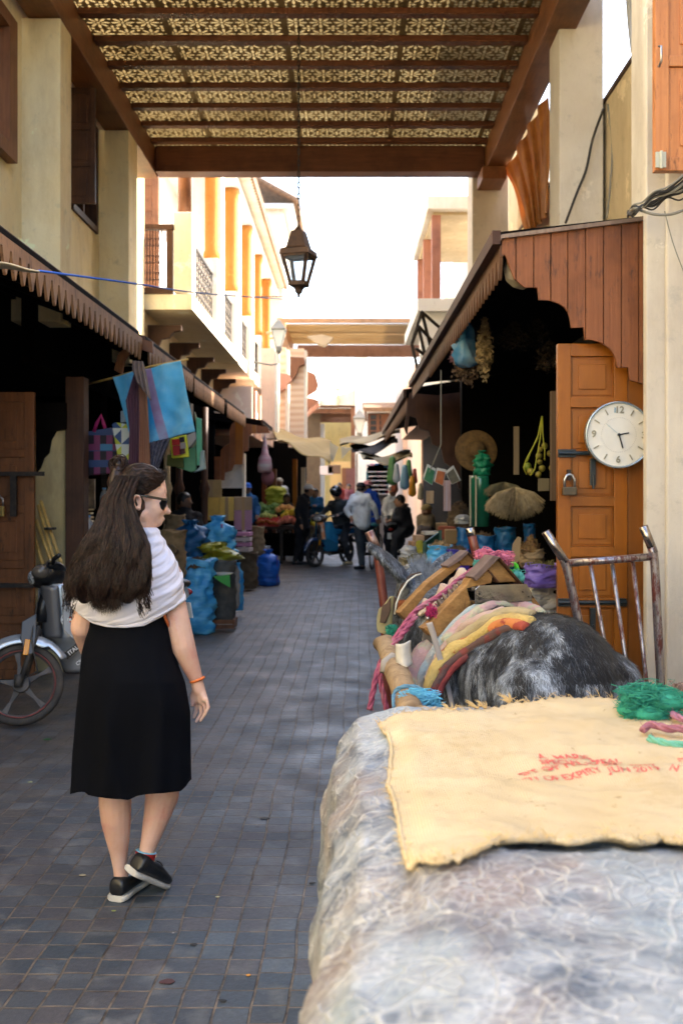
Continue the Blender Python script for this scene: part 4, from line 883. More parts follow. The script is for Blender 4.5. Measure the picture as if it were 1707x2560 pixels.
# shoes
def shoe(heel, toe, up, par, L_=.262):
    h = V(heel); d = (V(toe)-h).normalized(); up = V(up); up = (up-d*up.dot(d)).normalized(); sd = d.cross(up)
    secs = [(0, .026, .050), (.03, .034, .066), (.12, .038, .074), (.28, .036, .062), (.42, .038, .060), (.55, .043, .058), (.72, .047, .046), (.88, .042, .036), (.97, .026, .028), (1.0, .010, .016)]
    m = MB(); s = MB(); n = 18
    def sec(mb, t_, w_, hh, z0, ex):
        for i in range(n):
            a = 2*PI*i/n; ca, sa = math.cos(a), math.sin(a)
            x = (abs(ca)**ex)*(1 if ca > 0 else -1)*w_; z = (abs(sa)**ex)*(1 if sa > 0 else -1)*hh/2
            mb.v.append(h+d*(t_*L_)+sd*x+up*(z0+hh/2+z))
    for t_, w_, hh in secs: sec(m, t_, w_, hh, .017, .72)
    for t_, w_, hh in secs: sec(s, t_*1.02-.01, w_*1.06+.003, .023, .0, .5)
    for mb in (m, s):
        k = len(secs)
        for i in range(k-1):
            for j in range(n): a = i*n+j; c = i*n+(j+1) % n; mb.f.append((a, c, c+n, a+n))
        mb.f.append(tuple(range(n))); mb.f.append(tuple((k-1)*n+j for j in range(n)))
    o = m.build('shoe', mat('black_leather', (.008, .009, .011), (.014, .015, .018), rough=.32, scale=20, bmp=.1, bscale=50), par, smooth=True, sub=1)
    s.build('sole', mat('white_rubber', (.62, .60, .55), (.45, .42, .37), rough=.6, scale=15), o, auto=.9)
    lc_ = MB()
    for i in range(3): q = h+d*(L_*(.55+.07*i))+up*(.074-.012*i); lc_.tube([q-sd*.018, q+up*.004, q+sd*.018], .0028, 5)
    lc_.build('lace', mat('black_lace', (.01, .01, .01)), o); return o
hl = W(z2(672, 1505), .0); hl.z = .0
shoe((hl.x, 3.80, .001), (hl.x+.07, 4.04, .001), (0, 0, 1), wm)
ht = W(z2(760, 1306), 0, 3.77); tt = G(*z2(1015, 1432), .004); tt.y += .03
shoe(ht, tt, (0.35, -.1, 1), wm)
# beaded anklet
ac = W(z2(898, 1155), -.01); ax = (W(z2(925, 1070))-W(z2(893, 1210), -.01)).normalized(); RA = ax.to_track_quat('Z', 'Y').to_matrix()
def mat_anklet():
    m, t, bb = nt('beadwork'); bb.inputs['Roughness'].default_value = .4; vec = coords(t, (1, 1, 1)); c = (.32, .01, .008); bb.inputs['Base Color'].default_value = c4(c)
    bump(t, bb, noise_f(t, vec, 400, 2, .5, 0, 1), .4, .002); return m
an = MB().lathe([(.0375, -.016), (.0395, -.012), (.0395, .012), (.0375, .016)], ac, 32, RA).build('anklet', mat_anklet(), wm, smooth=True)
MB().lathe([(.0385, .0125), (.0415, .0145), (.0385, .0165)], ac, 32, RA).build('bead_row', mat('blue_bead', (.20, .50, .70), rough=.3), an, smooth=True)
MB().lathe([(.0385, -.0185), (.0415, -.016), (.0385, -.0125)], ac, 32, RA).build('bead_row', mat('yellow_bead', (.75, .50, .02), rough=.3), an, smooth=True)
for a0 in (-1.95, -.75, .6, 2.0):
    o = MB(); o2 = MB()
    def pa(da, dz, r=.0402): return ac+RA@V((r*math.cos(a0+da), r*math.sin(a0+da), dz))
    dd = [(.26, 0), (0, .010), (-.26, 0), (0, -.010), (.26, 0)]
    o.tube([pa(*q) for q in dd], .0012, 5); o2.ell(pa(0, 0), .0034, n=8, m=6)
    o.build('bead_motif', mat('white_bead', (.75, .75, .72), rough=.3), an); o2.build('bead_motif', mat('yellow_bead', (.75, .50, .02)), an)
# bracelet
br = W((453, 1561)); RB = (W((457, 1584))-W((438, 1528))).to_track_quat('Z', 'Y').to_matrix()
MB().lathe([(.0265+.005*math.cos(a), .0055*math.sin(a)) for a in [i*PI/4 for i in range(9)]], br, 32, RB, cap=False).build('bracelet', mat('orange_band', (.72, .17, .03), rough=.5), wm, smooth=True)
# sunglasses
sg = MB(); sg.beam(fp(630, 775, .083), fp(900, 790, .079), .004, .007, (0, 0, 1)); sg.beam(fp(895, 790, .079), fp(1255, 855, .066), .006, .010, (0, 0, 1))
sg.beam(fp(1255, 855, .066), fp(1262, 870, .0), .006, .012); sg.beam(fp(1262, 870, .0), fp(1255, 855, -.066), .006, .012)
for s_ in (1, -1):
    sg.prism([fp(1262, 842, .068*s_), fp(1180, 845, .070*s_), fp(1130, 905, .064*s_), fp(1160, 1010, .056*s_), fp(1205, 1050, .045*s_), fp(1250, 955, .060*s_)], Rh*(-.004*s_))
    sg.prism([fp(1265, 845, .068*s_), fp(1285, 860, .010*s_), fp(1262, 960, .012*s_), fp(1222, 1045, .030*s_), fp(1205, 1050, .045*s_), fp(1250, 955, .060*s_)], Dh*(-.004))
sg.build('sunglasses', mat('black_acetate', (.004, .004, .005), rough=.12, spec=.7), wm, bev=.0015)
# skirt
hemp = [z2(x, y) for x, y in ((262, 628), (300, 618), (330, 608), (385, 610), (410, 640), (500, 658), (620, 670), (760, 680), (830, 645), (900, 630), (1050, 620), (1200, 600), (1240, 560), (1282, 480))]
def interp(pl, x):
    if x <= pl[0][0]: return pl[0][1]
    for (xa, ya), (xb, yb) in zip(pl, pl[1:]):
        if x <= xb: return lerp(ya, yb, (x-xa)/max(xb-xa, 1e-6))
    return pl[-1][1]
rings = [(1345, 293, 98, .125), (1400, 297, 93, .135), (1440, 298, 94, .14), (1502, 294, 106, .17), (1568, 303, 121, .19), (1634, 305, 130, .185), (1732, 302, 134, .18), (1830, 301, 137, .185)]
def ringv(rs, y):
    for a, c in zip(rs, rs[1:]):
        if y <= c[0]: t_ = (y-a[0])/(c[0]-a[0]); return [lerp(a[i], c[i], t_) for i in range(1, 4)]
    return list(rs[-1][1:])
def skirt(u, v):
    a = u*2*PI; y = lerp(1345, 1830, v); cx, rx, ry = ringv(rings, y)
    fa = max(0, (v-.3)/.7)
    fold = fa*(.016*math.sin(a*7+1.3+v*2)+.010*math.sin(a*3+v*3+.5)+.006*math.sin(a*13+v*4))
    fold += .016*max(0, (v-.35))*math.exp(-((a-4.35-(v-.8)*.9)/.16)**2)*2.2
    x = cx+rx*math.cos(a)*(1+0*fold); dy = ry*math.sin(a)
    fx = fold/WK*math.cos(a)*.25; dy += fold*math.sin(a)
    yy = y
    if v > .85: yy = lerp(y, interp(hemp, x+fx), (v-.85)/.15)
    if a < PI and v > .85: yy -= 12*(v-.85)/.15*math.sin(a)
    return W((x+fx, yy), dy)
sk_ = MB().grid(skirt, 140, 70).build('skirt', mat('black_jersey', (.0014, .0018, .0035), (.0028, .0036, .007), rough=.9, scale=2, spec=.12), wm, smooth=True, thick=.003)
# orange strap showing under the shawl
MB().tube([W((368, 1372), -.105), W((372, 1400), -.100), W((386, 1432), -.07), (W((388, 1440), -.02))], .011, 8, flat=.4).build('strap', mat('orange_strap', (.55, .13, .03), rough=.7), wm, smooth=True)
# shawl wrapped round the shoulders
srings = [(1212, 333, 26, .060), (1232, 338, 36, .074), (1250, 336, 46, .085), (1268, 330, 62, .100), (1290, 312, 94, .125), (1320, 301, 116, .150), (1350, 296, 127, .165), (1385, 294, 131, .172), (1412, 291, 123, .168), (1435, 288, 108, .155)]
hems = [(163, 1385), (185, 1408), (215, 1428), (250, 1437), (290, 1438), (330, 1434), (370, 1412), (400, 1390), (421, 1362), (430, 1345)]
def shawl(u, v):
    a = u*2*PI; y = lerp(1212, 1435, v); cx, rx, ry = ringv(srings, y)
    w_ = v*6.0+1.9*math.cos(a)+.5*math.sin(2*a)
    amp = .0036*min(1, v*3)
    f = amp*(math.sin(w_*4.2+1.5*noise.noise(V((a, v*3, 0))))+.7*math.sin(w_*9.3+1.2+math.sin(a*3))+.55*math.sin(w_*19+a*2))
    f += .004*noise.noise(V((math.cos(a)*3, v*7, math.sin(a)*3)))
    if v < .28: f += .006*math.sin(v*60+a)*(1-v/.28)
    x = cx+(rx+f/WK*.8)*math.cos(a); dy = (ry+f)*math.sin(a)
    yy = y
    if v > .55:
        q = (v-.55)/.45; yy = lerp(y, interp(hems, x)-(10*math.sin(a) if a < PI else 0), q*q*(3-2*q)) if v > .8 else y
        yy = lerp(y, interp(hems, x)-(10*math.sin(a) if a < PI else 0), max(0, (v-.72)/.28))
    return W((x, yy), dy)
M_shawl = mat('white_linen', (.86, .85, .93), (.78, .77, .88), rough=.9, scale=3, bmp=.25, bscale=260, bdist=.001, transl=.22, sheen=.2)
sw = MB().grid(shawl, 150, 80).build('shawl', M_shawl, wm, smooth=True, thick=.003)
MB().tube([shawl(i/90, .985)+V((0, 0, -.002)) for i in range(91)], .0055, 6).build('shawl_hem', M_shawl, sw, smooth=True)
# hair
M_hair = None
def mat_hair():
    m, t, bb = nt('dark_hair'); bb.inputs['Roughness'].default_value = .38; bb.inputs['Specular IOR Level'].default_value = .3
    v = coords(t); c = mixc(t, noise_f(t, v, 60, 4, .6), (.006, .003, .0022), (.034, .015, .0095)); L(t, c, bb.inputs['Base Color']); return m
M_hair = mat_hair()
hm = MB()
hm.ell(fp(790, 530, 0), (.092, .075, .074), RM); hm.cap_(fp(640, 690, .0), fp(490, 900, .04), .06, .058); hm.cap_(fp(600, 600, 0), fp(560, 1000, .02), .065, .075)
hm.ell(fp(1010, 480, 0), (.048, .056, .038), RM); hm.ell(fp(980, 620, .033), (.034, .024, .030), RM)
hr = [(1150, 270, 32, .10, .13), (1200, 270, 48, .07, .165), (1250, 265, 74, .045, .195), (1300, 252, 88, .03, .21), (1350, 246, 94, .025, .215), (1372, 244, 80, .02, .205)]
for (y, cx, rx, th, dy), (y2, cx2, rx2, th2, dy2) in zip(hr, hr[1:]):
    for s_ in (-.62, -.2, .2, .62): hm.cap_(W((cx+s_*rx, y), -dy+th*.4), W((cx2+s_*rx2, y2), -dy2+th2*.4+.012), .032, .026)
hb_ = remesh(hm, 'hair', .007, M_hair, wm, smooth=6)
def strands(paths, w0, name, mt, parent, n=3):
    mb = MB()
    for p in paths: mb.tube(p, [w0*min(1, .45+.6*math.sin(PI*min(1, (i+1)/len(p)*.85))) if i < len(p)-1 else w0*.2 for i in range(len(p))], n, cap=False)
    return mb.build(name, mt, parent, smooth=True)
ps = []
crown = fp(600, 330, .0)
for i in range(6200):
    u = rr(-1, 1); lay = random.random()**.7
    y0 = rr(1090, 1150) if random.random() < .75 else rr(1150, 1260)
    yend = 1392-random.random()**2*70+12*math.cos(u*5)+rr(-14, 12)-18*abs(u)**3
    ph = 5*noise.noise(V((u*7, 1, 0)))+rr(-.7, .7); am = 3.2+1.6*noise.noise(V((u*11, 4, 0)))+rr(-.5, .5); fr = .062+rr(-.004, .004); st = []
    ce = rr(-7, 7)+5*math.sin(u*11)
    for j in range(15):
        t_ = j/14; y = lerp(y0, yend, t_)
        if y < 1150: cx, rx, dy = lerp(298, 270, max(0, (y-1080)/70)), lerp(26, 32, max(0, (y-1080)/70)), lerp(.078, .13, (y-1080)/70)
        else:
            k_ = [r for r in hr if r[0] <= y][-1]; n_ = ([r for r in hr if r[0] > y] or [hr[-1]])[0]; q = 0 if n_ is k_ else (y-k_[0])/(n_[0]-k_[0])
            cx, rx, dy = lerp(k_[1], n_[1], q), lerp(k_[2], n_[2], q), lerp(k_[4], n_[4], q)
        th = .034*math.sqrt(max(0, 1-u*u*.8))+.004
        x = cx+u*rx*1.06+(am*math.sin(y*fr+ph)*(.4+t_*1.6)+ce*t_*t_)
        st.append(W((x, y+2*math.sin(y*.09+ph)*t_), -dy-th*(.55+.5*lay)-.014*noise.noise(V((u*7, y*.012, 2)))-.004*noise.noise(V((u*26, y*.02, 5)))+.010*math.sin(y*.06+ph*1.3+u*9)*t_))
    ps.append(st)
strands(ps, .0010, 'long_strands', M_hair, hb_)
ps = []
def scalp(x, y, out=1.0):
    """a point of the hair cap: sagittal position from zoomed pixels, pushed out to the near side of the head"""
    cx, cy_ = 800, 560; ax_, az_ = 455, 400; q = min(.999, ((x-cx)/ax_)**2+((y-cy_)/az_)**2)
    return fp(x, y, .079*math.sqrt(1-q)*out+.004)
for i in range(3000):
    # swept back from the hairline to the tie
    t0 = random.random(); hx, hy = interp_pt = (lerp(1225, 1050, t0), lerp(420, 720, t0)) if t0 < .6 else (lerp(1120, 800, (t0-.6)/.4), lerp(600, 770, (t0-.6)/.4))
    tx, ty = (rr(540, 600), rr(290, 380)) if random.random() < .55 else (rr(460, 600), rr(560, 760))
    far = random.random() < .25; st = []; ph = rr(0, 6); bow = rr(-60, 40)+(-90 if hy < 560 else 0)
    for j in range(12):
        q = j/11; x = lerp(hx, tx, q)+22*math.sin(q*9+ph); y = lerp(hy, ty, q)+bow*math.sin(PI*q)+20*math.sin(q*11+ph)
        y = max(y, 190+((x-820)/430)**2*170)
        p = scalp(x, y, 1.0 if not far else -1.0); st.append(p+V((0, -.012*abs(noise.noise(V((x*.012, y*.03, .5))))-.003*random.random(), .010*noise.noise(V((x*.01, y*.02, 3))))))
    ps.append(st)
for i in range(420):   # fly-away hairs
    a = rr(0, 6.28); y = rr(1180, 1390); k_ = [r for r in hr if r[0] <= max(1150, y)][-1]; sd = random.choice((-1, 1)); x = k_[1]+sd*k_[2]*rr(.85, 1.0); st = []
    for j in range(8): st.append(W((x+sd*j*rr(.6, 2.0)+2*math.sin(j+a), y+j*rr(3, 6)), -k_[4]-.03+.003*j))
    ps.append(st)
for i in range(90):
    x, y = rr(1080, 1240), rr(330, 520); ph = rr(0, 6); ps.append([scalp(x+12*math.sin(j+ph)+j*6, y-j*9+10*math.cos(j*1.3+ph)) for j in range(7)])
strands(ps, .0011, 'crown_strands', M_hair, hb_)
bn = MB(); bc = fp(410, 225, .0)
for i in range(150):
    a0 = rr(0, 6.28); r = rr(.015, .033); tl = Matrix.Rotation(rr(-.8, .8), 3, 'X')@Matrix.Rotation(rr(-.8, .8), 3, 'Z'); c0 = bc+V((rr(-.006, .006), rr(-.01, .01), rr(-.008, .008)))
    bn.tube([c0+tl@V((r*math.cos(a0+j*.5), .3*r*math.sin(j), r*1.1*math.sin(a0+j*.5))) for j in range(9)], .0022, 3, cap=False)
bn.ell(bc, .024)
bn.cap_(fp(400, 330), fp(340, 560, .02), .028, .03); bn.build('bun', M_hair, hb_, smooth=True)
MB().tube([fp(562, 235, .0), fp(575, 280, .006), fp(555, 310, .0)], .004, 8).build('hair_tie', mat('white_elastic', (.75, .75, .72), rough=.6), hb_, smooth=True)
# ---------- mopeds ----------
M_rub = mat('tyre_rubber', (.030, .027, .024), (.075, .062, .05), rough=.85, scale=9, bmp=.3, bscale=90)
M_rim = mat('cast_rim', (.055, .05, .048), (.10, .085, .075), rough=.6, metal=.2, scale=12)
M_steel = mat('steel', (.45, .45, .46), rough=.3, metal=.9)
M_blk = mat('black_plastic', (.010, .010, .011), rough=.38)
M_dust = mat('dusty_black', (.016, .015, .014), (.06, .05, .04), rough=.7, scale=8)
def tf(parts, M):
    return parts
def moped(name_label, loc, heading, steer, cols, group=None, lean=0, stand=True, mirrors=True):
    """underbone moped; x forward, y left; front wheel and bars turned about the steering axis"""
    root = thing('moped', name_label, 'motorcycle', loc, group); L0 = V(loc)
    RZ = Matrix.Rotation(heading, 3, 'Z')@Matrix.Rotation(lean, 3, 'X')
    ax = V((-.42, 0, .907)).normalized(); piv = V((1.22, 0, .275)); RS = Matrix.Rotation(steer, 3, ax)
    def put(mb, nm, mt, par=None, st=False, **k):
        out = MB(); out.f = mb.f
        for v in mb.v:
            if st: v = RS@(v-piv)+piv
            out.v.append(RZ@v+L0)
        return out.build(nm, mt, par or root, **k)
    main, shield, rimc, ind = cols[:4]
    RY = Matrix.Rotation(PI/2, 3, 'X')
    for cx, st in ((1.22, True), (0, False)):
        c = V((cx, 0, .275)); R_ = .275
        prof = [(R_-.045, -.030), (R_-.02, -.036), (R_-.006, -.026), (R_, 0), (R_-.006, .026), (R_-.02, .036), (R_-.045, .030), (R_-.05, 0)]
        w = put(MB().lathe(prof+[prof[0]], c, 48, RY, cap=False), 'wheel', M_rub, st=st, smooth=True)
        rp = [(R_-.048, -.026), (R_-.055, -.020), (R_-.07, -.010), (R_-.07, .010), (R_-.055, .020), (R_-.048, .026)]
        m = MB().lathe(rp+[rp[0]], c, 48, RY, cap=False)
        m.lathe([(.02, -.045), (.055, -.04), (.06, 0), (.055, .04), (.02, .045)], c, 20, RY)
        for i in range(5):
            a = i*2*PI/5+.3
            m.prism([c+V((math.cos(a+o)*r_, -.012, math.sin(a+o)*r_)) for o, r_ in ((-.45, .05), (-.07, .13), (-.10, R_-.06), (.10, R_-.06), (.07, .13), (.45, .05))], (0, .024, 0))
        put(m, 'rim', M_rim, w, st=st, auto=.6)
        for s in (-1, 1):
            put(MB().lathe([(R_-.054+.003*math.cos(b_), .027*s+.003*math.sin(b_)) for b_ in [k*PI/3 for k in range(7)]], c, 48, RY, cap=False), 'rim_stripe', rimc, w, st=st, smooth=True)
        put(MB().lathe([(.001, -.075), (.012, -.075), (.012, .075), (.001, .075)], c, 10, RY), 'axle', M_steel, w, st=st)
    m = MB()
    for s in (-.07, .07):
        m.tube([(1.22, s, .275), (1.22-.42*.33/.907*1.0, s, .275+.36)], .019, 10); m.tube([(1.235, s, .25), (1.225, s, .33)], .027, 10)
    m.tube([(1.22, .07, .29), (1.10, .10, .33), (1.12, .10, .55), (1.06, .06, .8)], .006, 6)
    put(m, 'fork', M_dust, st=True, smooth=True)
    # front mudguard: a domed blade following the wheel
    def fend(u, v):
        a = lerp(.15, 2.75, u); w = (.062 if a > .5 else lerp(.012, .062, max(0, (a-.15)/.35)))*(1 if a < 2.2 else 1); q = lerp(-1, 1, v); r = .315+.022*(1-q*q)
        drop = .05*(abs(q)**3)*(1 if .9 < a < 2.3 else .4)
        return V((1.22+(r-drop)*math.cos(a), q*w*1.05, .275+(r-drop)*math.sin(a)))
    fm = MB().grid(fend, 30, 8); put(fm, 'mudguard', shield, st=True, smooth=True, thick=.005)
    for s in (-1, 1):
        put(MB().prism([V((1.07, .078*s, .72)), V((1.17, .078*s, .68)), V((1.19, .078*s, .56)), V((1.165, .08*s, .45)), V((1.12, .082*s, .45)), V((1.09, .08*s, .56))], (0, .012*s, 0)), 'fork_cover', mat('dark_fork_cover', (.05, .05, .052), rough=.35), st=True, bev=.006)
        put(MB().box((1.155, .096*s, .50), (.035, .012, .105), Matrix.Rotation(-.25, 3, 'Y')), 'reflector', ind, st=True, bev=.004)
    # headlight cowl and bars
    m = MB(); m.ell((.975, 0, .985), (.12, .17, .085)); m.ell((.93, 0, 1.02), (.08, .20, .045)); m.ell((1.02, 0, .97), (.08, .10, .06))
    cw = put(m, 'cowl', M_blk, st=True, smooth=True)
    put(MB().ell((1.062, 0, .985), (.050, .105, .056), n=20), 'headlight', mat('lamp_glass', (.25, .27, .29), (.75, .78, .8), rough=.06, metal=.3, scale=60, lo=.45, hi=.55), cw, st=True, smooth=True)
    for s in (-1, 1):
        put(MB().ell((1.01, .14*s, .99), (.065, .055, .05)), 'indicator', mat('clear_indicator', (.10, .085, .07), rough=.12), cw, st=True, smooth=True)
        put(MB().tube([(.93, .17*s, 1.02), (.91, .25*s, 1.04), (.87, .36*s, 1.03)], .015, 10), 'grip', M_blk, cw, st=True, smooth=True)
        put(MB().tube([(.97, .18*s, 1.01), (.955, .26*s, 1.02), (.93, .35*s, 1.01)], .006, 6), 'brake_lever', M_steel, cw, st=True, smooth=True)
        if mirrors: put(MB().tube([(.94, .17*s, 1.03), (.95, .22*s, 1.14), (.96, .25*s, 1.20)], .006, 6).ell((.96, .27*s, 1.24), (.012, .055, .035)), 'mirror', M_blk, cw, st=True, smooth=True)
    put(MB().tube([(.93, 0, 1.0), (1.02, 0, .80), (1.06, 0, .68)], .045, 12), 'steering_column', M_blk, st=True, smooth=True)
    # leg shields
    def shield_(u, v):
        z = lerp(.93, .30, v); a = lerp(-1, 1, u); w = lerp(.15, .24, min(1, v*1.6)) if v < .75 else lerp(.24, .17, (v-.75)/.25); xf = lerp(.99, 1.0, v)-.10*v*v; return V((xf-abs(a)**1.8*.22-(.06*v if v > .6 else 0), a*w, z))
    put(MB().grid(shield_, 20, 20), 'leg_shield', main, smooth=True, thick=.012)
    def nose(u, v):
        z = lerp(.92, .56, v); a = lerp(-1, 1, u); w = lerp(.085, .10, v); return V((1.035-.02*v-abs(a)**2.2*.055, a*w, z))
    put(MB().grid(nose, 12, 12), 'front_panel', mat('gunmetal_paint', (.12, .12, .125), rough=.3, metal=.3) if cols[4] is None else cols[4], smooth=True, thick=.008)
    for s in (-1, 1):
        put(MB().prism([V((.985, .115*s, .93)), V((.90, .17*s, .93)), V((.70, .205*s, .72)), V((.66, .21*s, .58)), V((.76, .225*s, .48)), V((.93, .165*s, .56)), V((.975, .125*s, .62))], (0, .012*s, 0)), 'side_panel', main, bev=.004)
        put(MB().prism([V((.75, .10*s, .60)), V((.62, .12*s, .66)), V((.30, .13*s, .62)), V((-.10, .12*s, .66)), V((-.30, .09*s, .74)), V((-.28, .08*s, .82)), V((.0, .12*s, .76)), V((.35, .13*s, .74)), V((.60, .12*s, .78)), V((.74, .10*s, .72))], (0, .012*s, 0)), 'tail_panel', main, bev=.004)
    m = MB().ell((.18, 0, .80), (.32, .125, .055)).ell((-.16, 0, .83), (.24, .11, .055)); put(m, 'seat', mat('seat_vinyl', (.012, .012, .013), rough=.5), smooth=True)
    m = MB().tube([(1.0, 0, .80), (.72, 0, .45), (.5, 0, .40), (.3, 0, .62), (-.25, 0, .70)], .035, 8).tube([(.45, 0, .36), (0, .06, .275)], .02, 6).tube([(.0, -.08, .275), (-.05, -.09, .62)], .022, 8).tube([(.0, .08, .275), (-.05, .09, .62)], .022, 8)
    m.beam((.45, -.02, .33), (.0, -.07, .275), .03, .09); put(m, 'frame', M_dust, smooth=False)
    m = MB().ell((.55, 0, .36), (.15, .09, .10)).ell((.42, .0, .32), (.13, .10, .09)).cap_((.60, 0, .38), (.78, 0, .42), .055, .06)
    for i in range(6): m.lathe([(.07, -.003), (.07, .003)], (.66+i*.02, 0, .395+i*.004), 16, Matrix.Rotation(PI/2, 3, 'Y'))
    put(m, 'engine', M_dust, smooth=False)
    put(MB().tube([(.70, -.07, .33), (.5, -.13, .22), (.1, -.14, .25), (-.25, -.14, .30)], [.018, .02, .04, .045], 10), 'exhaust', M_steel, smooth=True)
    put(MB().tube([(.42, -.22, .24), (.42, .22, .24)], .014, 6), 'foot_peg', M_rub)
    def rf(u, v):
        a = lerp(.5, 2.6, u); q = lerp(-1, 1, v); r = .32+.02*(1-q*q); return V((r*math.cos(a), q*.07, .275+r*math.sin(a)))
    put(MB().grid(rf, 16, 4), 'rear_mudguard', M_blk, smooth=True, thick=.005)
    put(MB().box((-.34, 0, .62), (.012, .17, .13), Matrix.Rotation(.25, 3, 'Y')), 'number_plate', mat('plate_white', (.7, .7, .68), rough=.5), bev=.004)
    put(MB().ell((-.37, 0, .76), (.03, .06, .03)), 'tail_light', mat('red_lens', (.4, .01, .01), rough=.15), smooth=True)
    if stand: put(MB().tube([(.42, .08, .30), (.40, .20, .02)], .010, 6), 'stand', M_steel)
    return root, RZ, L0
M_silv_p = mat('silver_paint', (.56, .58, .60), (.48, .50, .52), rough=.22, metal=.5, scale=5, coat=.3)
M_stripe_r = mat('red_stripe', (.42, .05, .04), (.18, .05, .04), rough=.5, scale=20)
M_amber = mat('amber_lens', (.75, .30, .01), rough=.2)
hd = math.atan2(-.83, -.56); hv = V((math.cos(hd), math.sin(hd), 0)); fw = V((-2.185, 6.66, 0))
mp_, RZ_, L_ = moped('silver and black moped with a red rim stripe parked beside the walking woman', fw-hv*1.22, hd, -math.radians(47), (M_silv_p, M_silv_p, M_stripe_r, M_amber, None), mirrors=False)
# round badge and lettering on the near side panel (the bike's left side faces the lane)
def bl(x, y, z): return RZ_@V((x, y, z))+L_
sd = 1
o_ = bl(.945, .135, .69); nrm = (RZ_@V((.80, .60, 0))).normalized(); xx = (RZ_@V((-.60, .80, 0))).normalized(); o_ = o_+nrm*.012
bR = frame_m(o_, xx, (0, 0, 1)).to_3x3(); bR = Matrix((xx, V((0, 0, 1)), nrm)).transposed()
for r, d_, c, nm in ((.045, .0, (.60, .60, .58), 'badge_ring'), (.034, .002, (.02, .03, .08), 'badge_blue'), (.029, .004, (.50, .04, .02), 'badge_red')):
    MB().lathe([(.001, d_), (r, d_), (r, d_-.004), (.001, d_-.004)], o_, 24, bR, cap=False).build(nm, mat(nm, c, rough=.35), mp_)
MB().box(o_+nrm*.006, (.072, .016, .002), bR).build('badge_band', mat('badge_white', (.75, .75, .72), rough=.4), mp_)
o2 = bl(.90, .185, .50)+nrm*.02; tx = (xx*.75+V((0, 0, .6))).normalized(); tyv = nrm.cross(tx)
MB().box(o2, (.20, .05, .004), Matrix((tx, tyv, nrm)).transposed()).build('decal', M_blk, mp_)
M4 = Matrix((tx, tyv, nrm)).transposed().to_4x4(); M4.translation = o2+nrm*.004; text_mesh('ITALIKA', .040, mat('decal_white', (.75, .75, .75), rough=.4), 'lettering', mp_, M4, .001, True)
M5 = M4.copy(); M5.translation = bl(.88, .195, .40)+nrm*.03; text_mesh('C90', .035, mat('decal_white', (.75, .75, .75), rough=.4), 'lettering', mp_, M5, .001, True)
# ---------- donkey ----------
Hd = V((-.36, .933, 0)).normalized(); Sd = V((Hd.y, -Hd.x, 0)); Up = V((0, 0, 1)); RD = Matrix((Hd, Sd, Up)).transposed()
C0 = P(1262, 1568, 3.62)
dk = thing('donkey', 'grey dappled donkey with black back harnessed under a wooden pack saddle', 'donkey', (C0.x, C0.y, 0))
EYEV = V((0, 0, EYE))
def onplane(x, y, t, off=0.0):
    Q = C0+Hd*t-EYEV; d = V(((x-CX)/F, 1, -(y-CY)/F)); Y = Q.dot(Hd)/d.dot(Hd); return EYEV+d*(Y+off)
b = MB()
b.ell(C0+V((0, 0, .0)), (.31, .24, .25), RD, 24, 16); b.ell(C0+Hd*.14+V((0, 0, -.03)), (.34, .25, .25), RD, 24, 16); b.ell(C0+Hd*.48+V((0, 0, -.09)), (.38, .25, .27), RD, 24, 16)
b.ell(C0+Hd*.80+V((0, 0, -.01)), (.24, .20, .26), RD, 20, 14); b.cap_(C0-Hd*.1+Up*.10, C0+Hd*.75+Up*.08, .15, .15)
poll = P(958, 1345, 4.82); wth = C0+Hd*.86+Up*.05
b.cap_(wth, poll-Up*.02, .17, .095, 16); b.cap_(wth-Up*.1, poll-Up*.09, .15, .085, 16)
muz = P(905, 1500, 5.02); b.cap_(poll, poll.lerp(muz, .45), .098, .085, 16); b.cap_(poll.lerp(muz, .45), muz, .082, .052, 16)
for s in (-1, 1):
    h = C0-Hd*.13+Sd*.13*s; 
    for a, c, r0, r1 in ((h-Up*.02, h-Up*.30+Hd*.04, .155, .10), (h-Up*.30+Hd*.04, h-Up*.47-Hd*.07, .085, .05), (h-Up*.47-Hd*.07, h-Up*.80-Hd*.04, .038, .032), (h-Up*.80-Hd*.04, V((h.x, h.y, .04))-Hd*.02, .035, .045)): b.cap_(a, c, r0, r1, 12)
    f = C0+Hd*.83+Sd*.11*s
    for a, c, r0, r1 in ((f-Up*.05, f-Up*.36, .11, .065), (f-Up*.36, f-Up*.60, .055, .045), (f-Up*.60, f-Up*.80, .034, .03), (f-Up*.80, V((f.x, f.y, .04)), .035, .042)): b.cap_(a, c, r0, r1, 12)
def ear(base, tip, wdir, w, back):
    base = V(base); tip = V(tip); d = tip-base; wd = V(wdir).normalized(); bk = V(back).normalized()
    for j in range(9):
        q = lerp(-1, 1, j/8); pts = []
        for i in range(7):
            t = i/6; ww = w*math.sin(PI*min(1, .22+t*.78))**.8*(1 if t < .75 else 1); pts.append(base+d*t+wd*(q*ww)+bk*((1-q*q)*ww*.75))
        for p, q_ in zip(pts, pts[1:]): b.cap_(p, q_, .0125, .0125, 6)
ear(P(938, 1352, 4.70), P(846, 1250, 4.50), (.70, -.35, -.6), .085, (.45, .75, .35))
ear(P(1000, 1322, 4.95), P(1035, 1270, 5.05), (.9, .2, -.3), .042, (-.2, .9, .2))
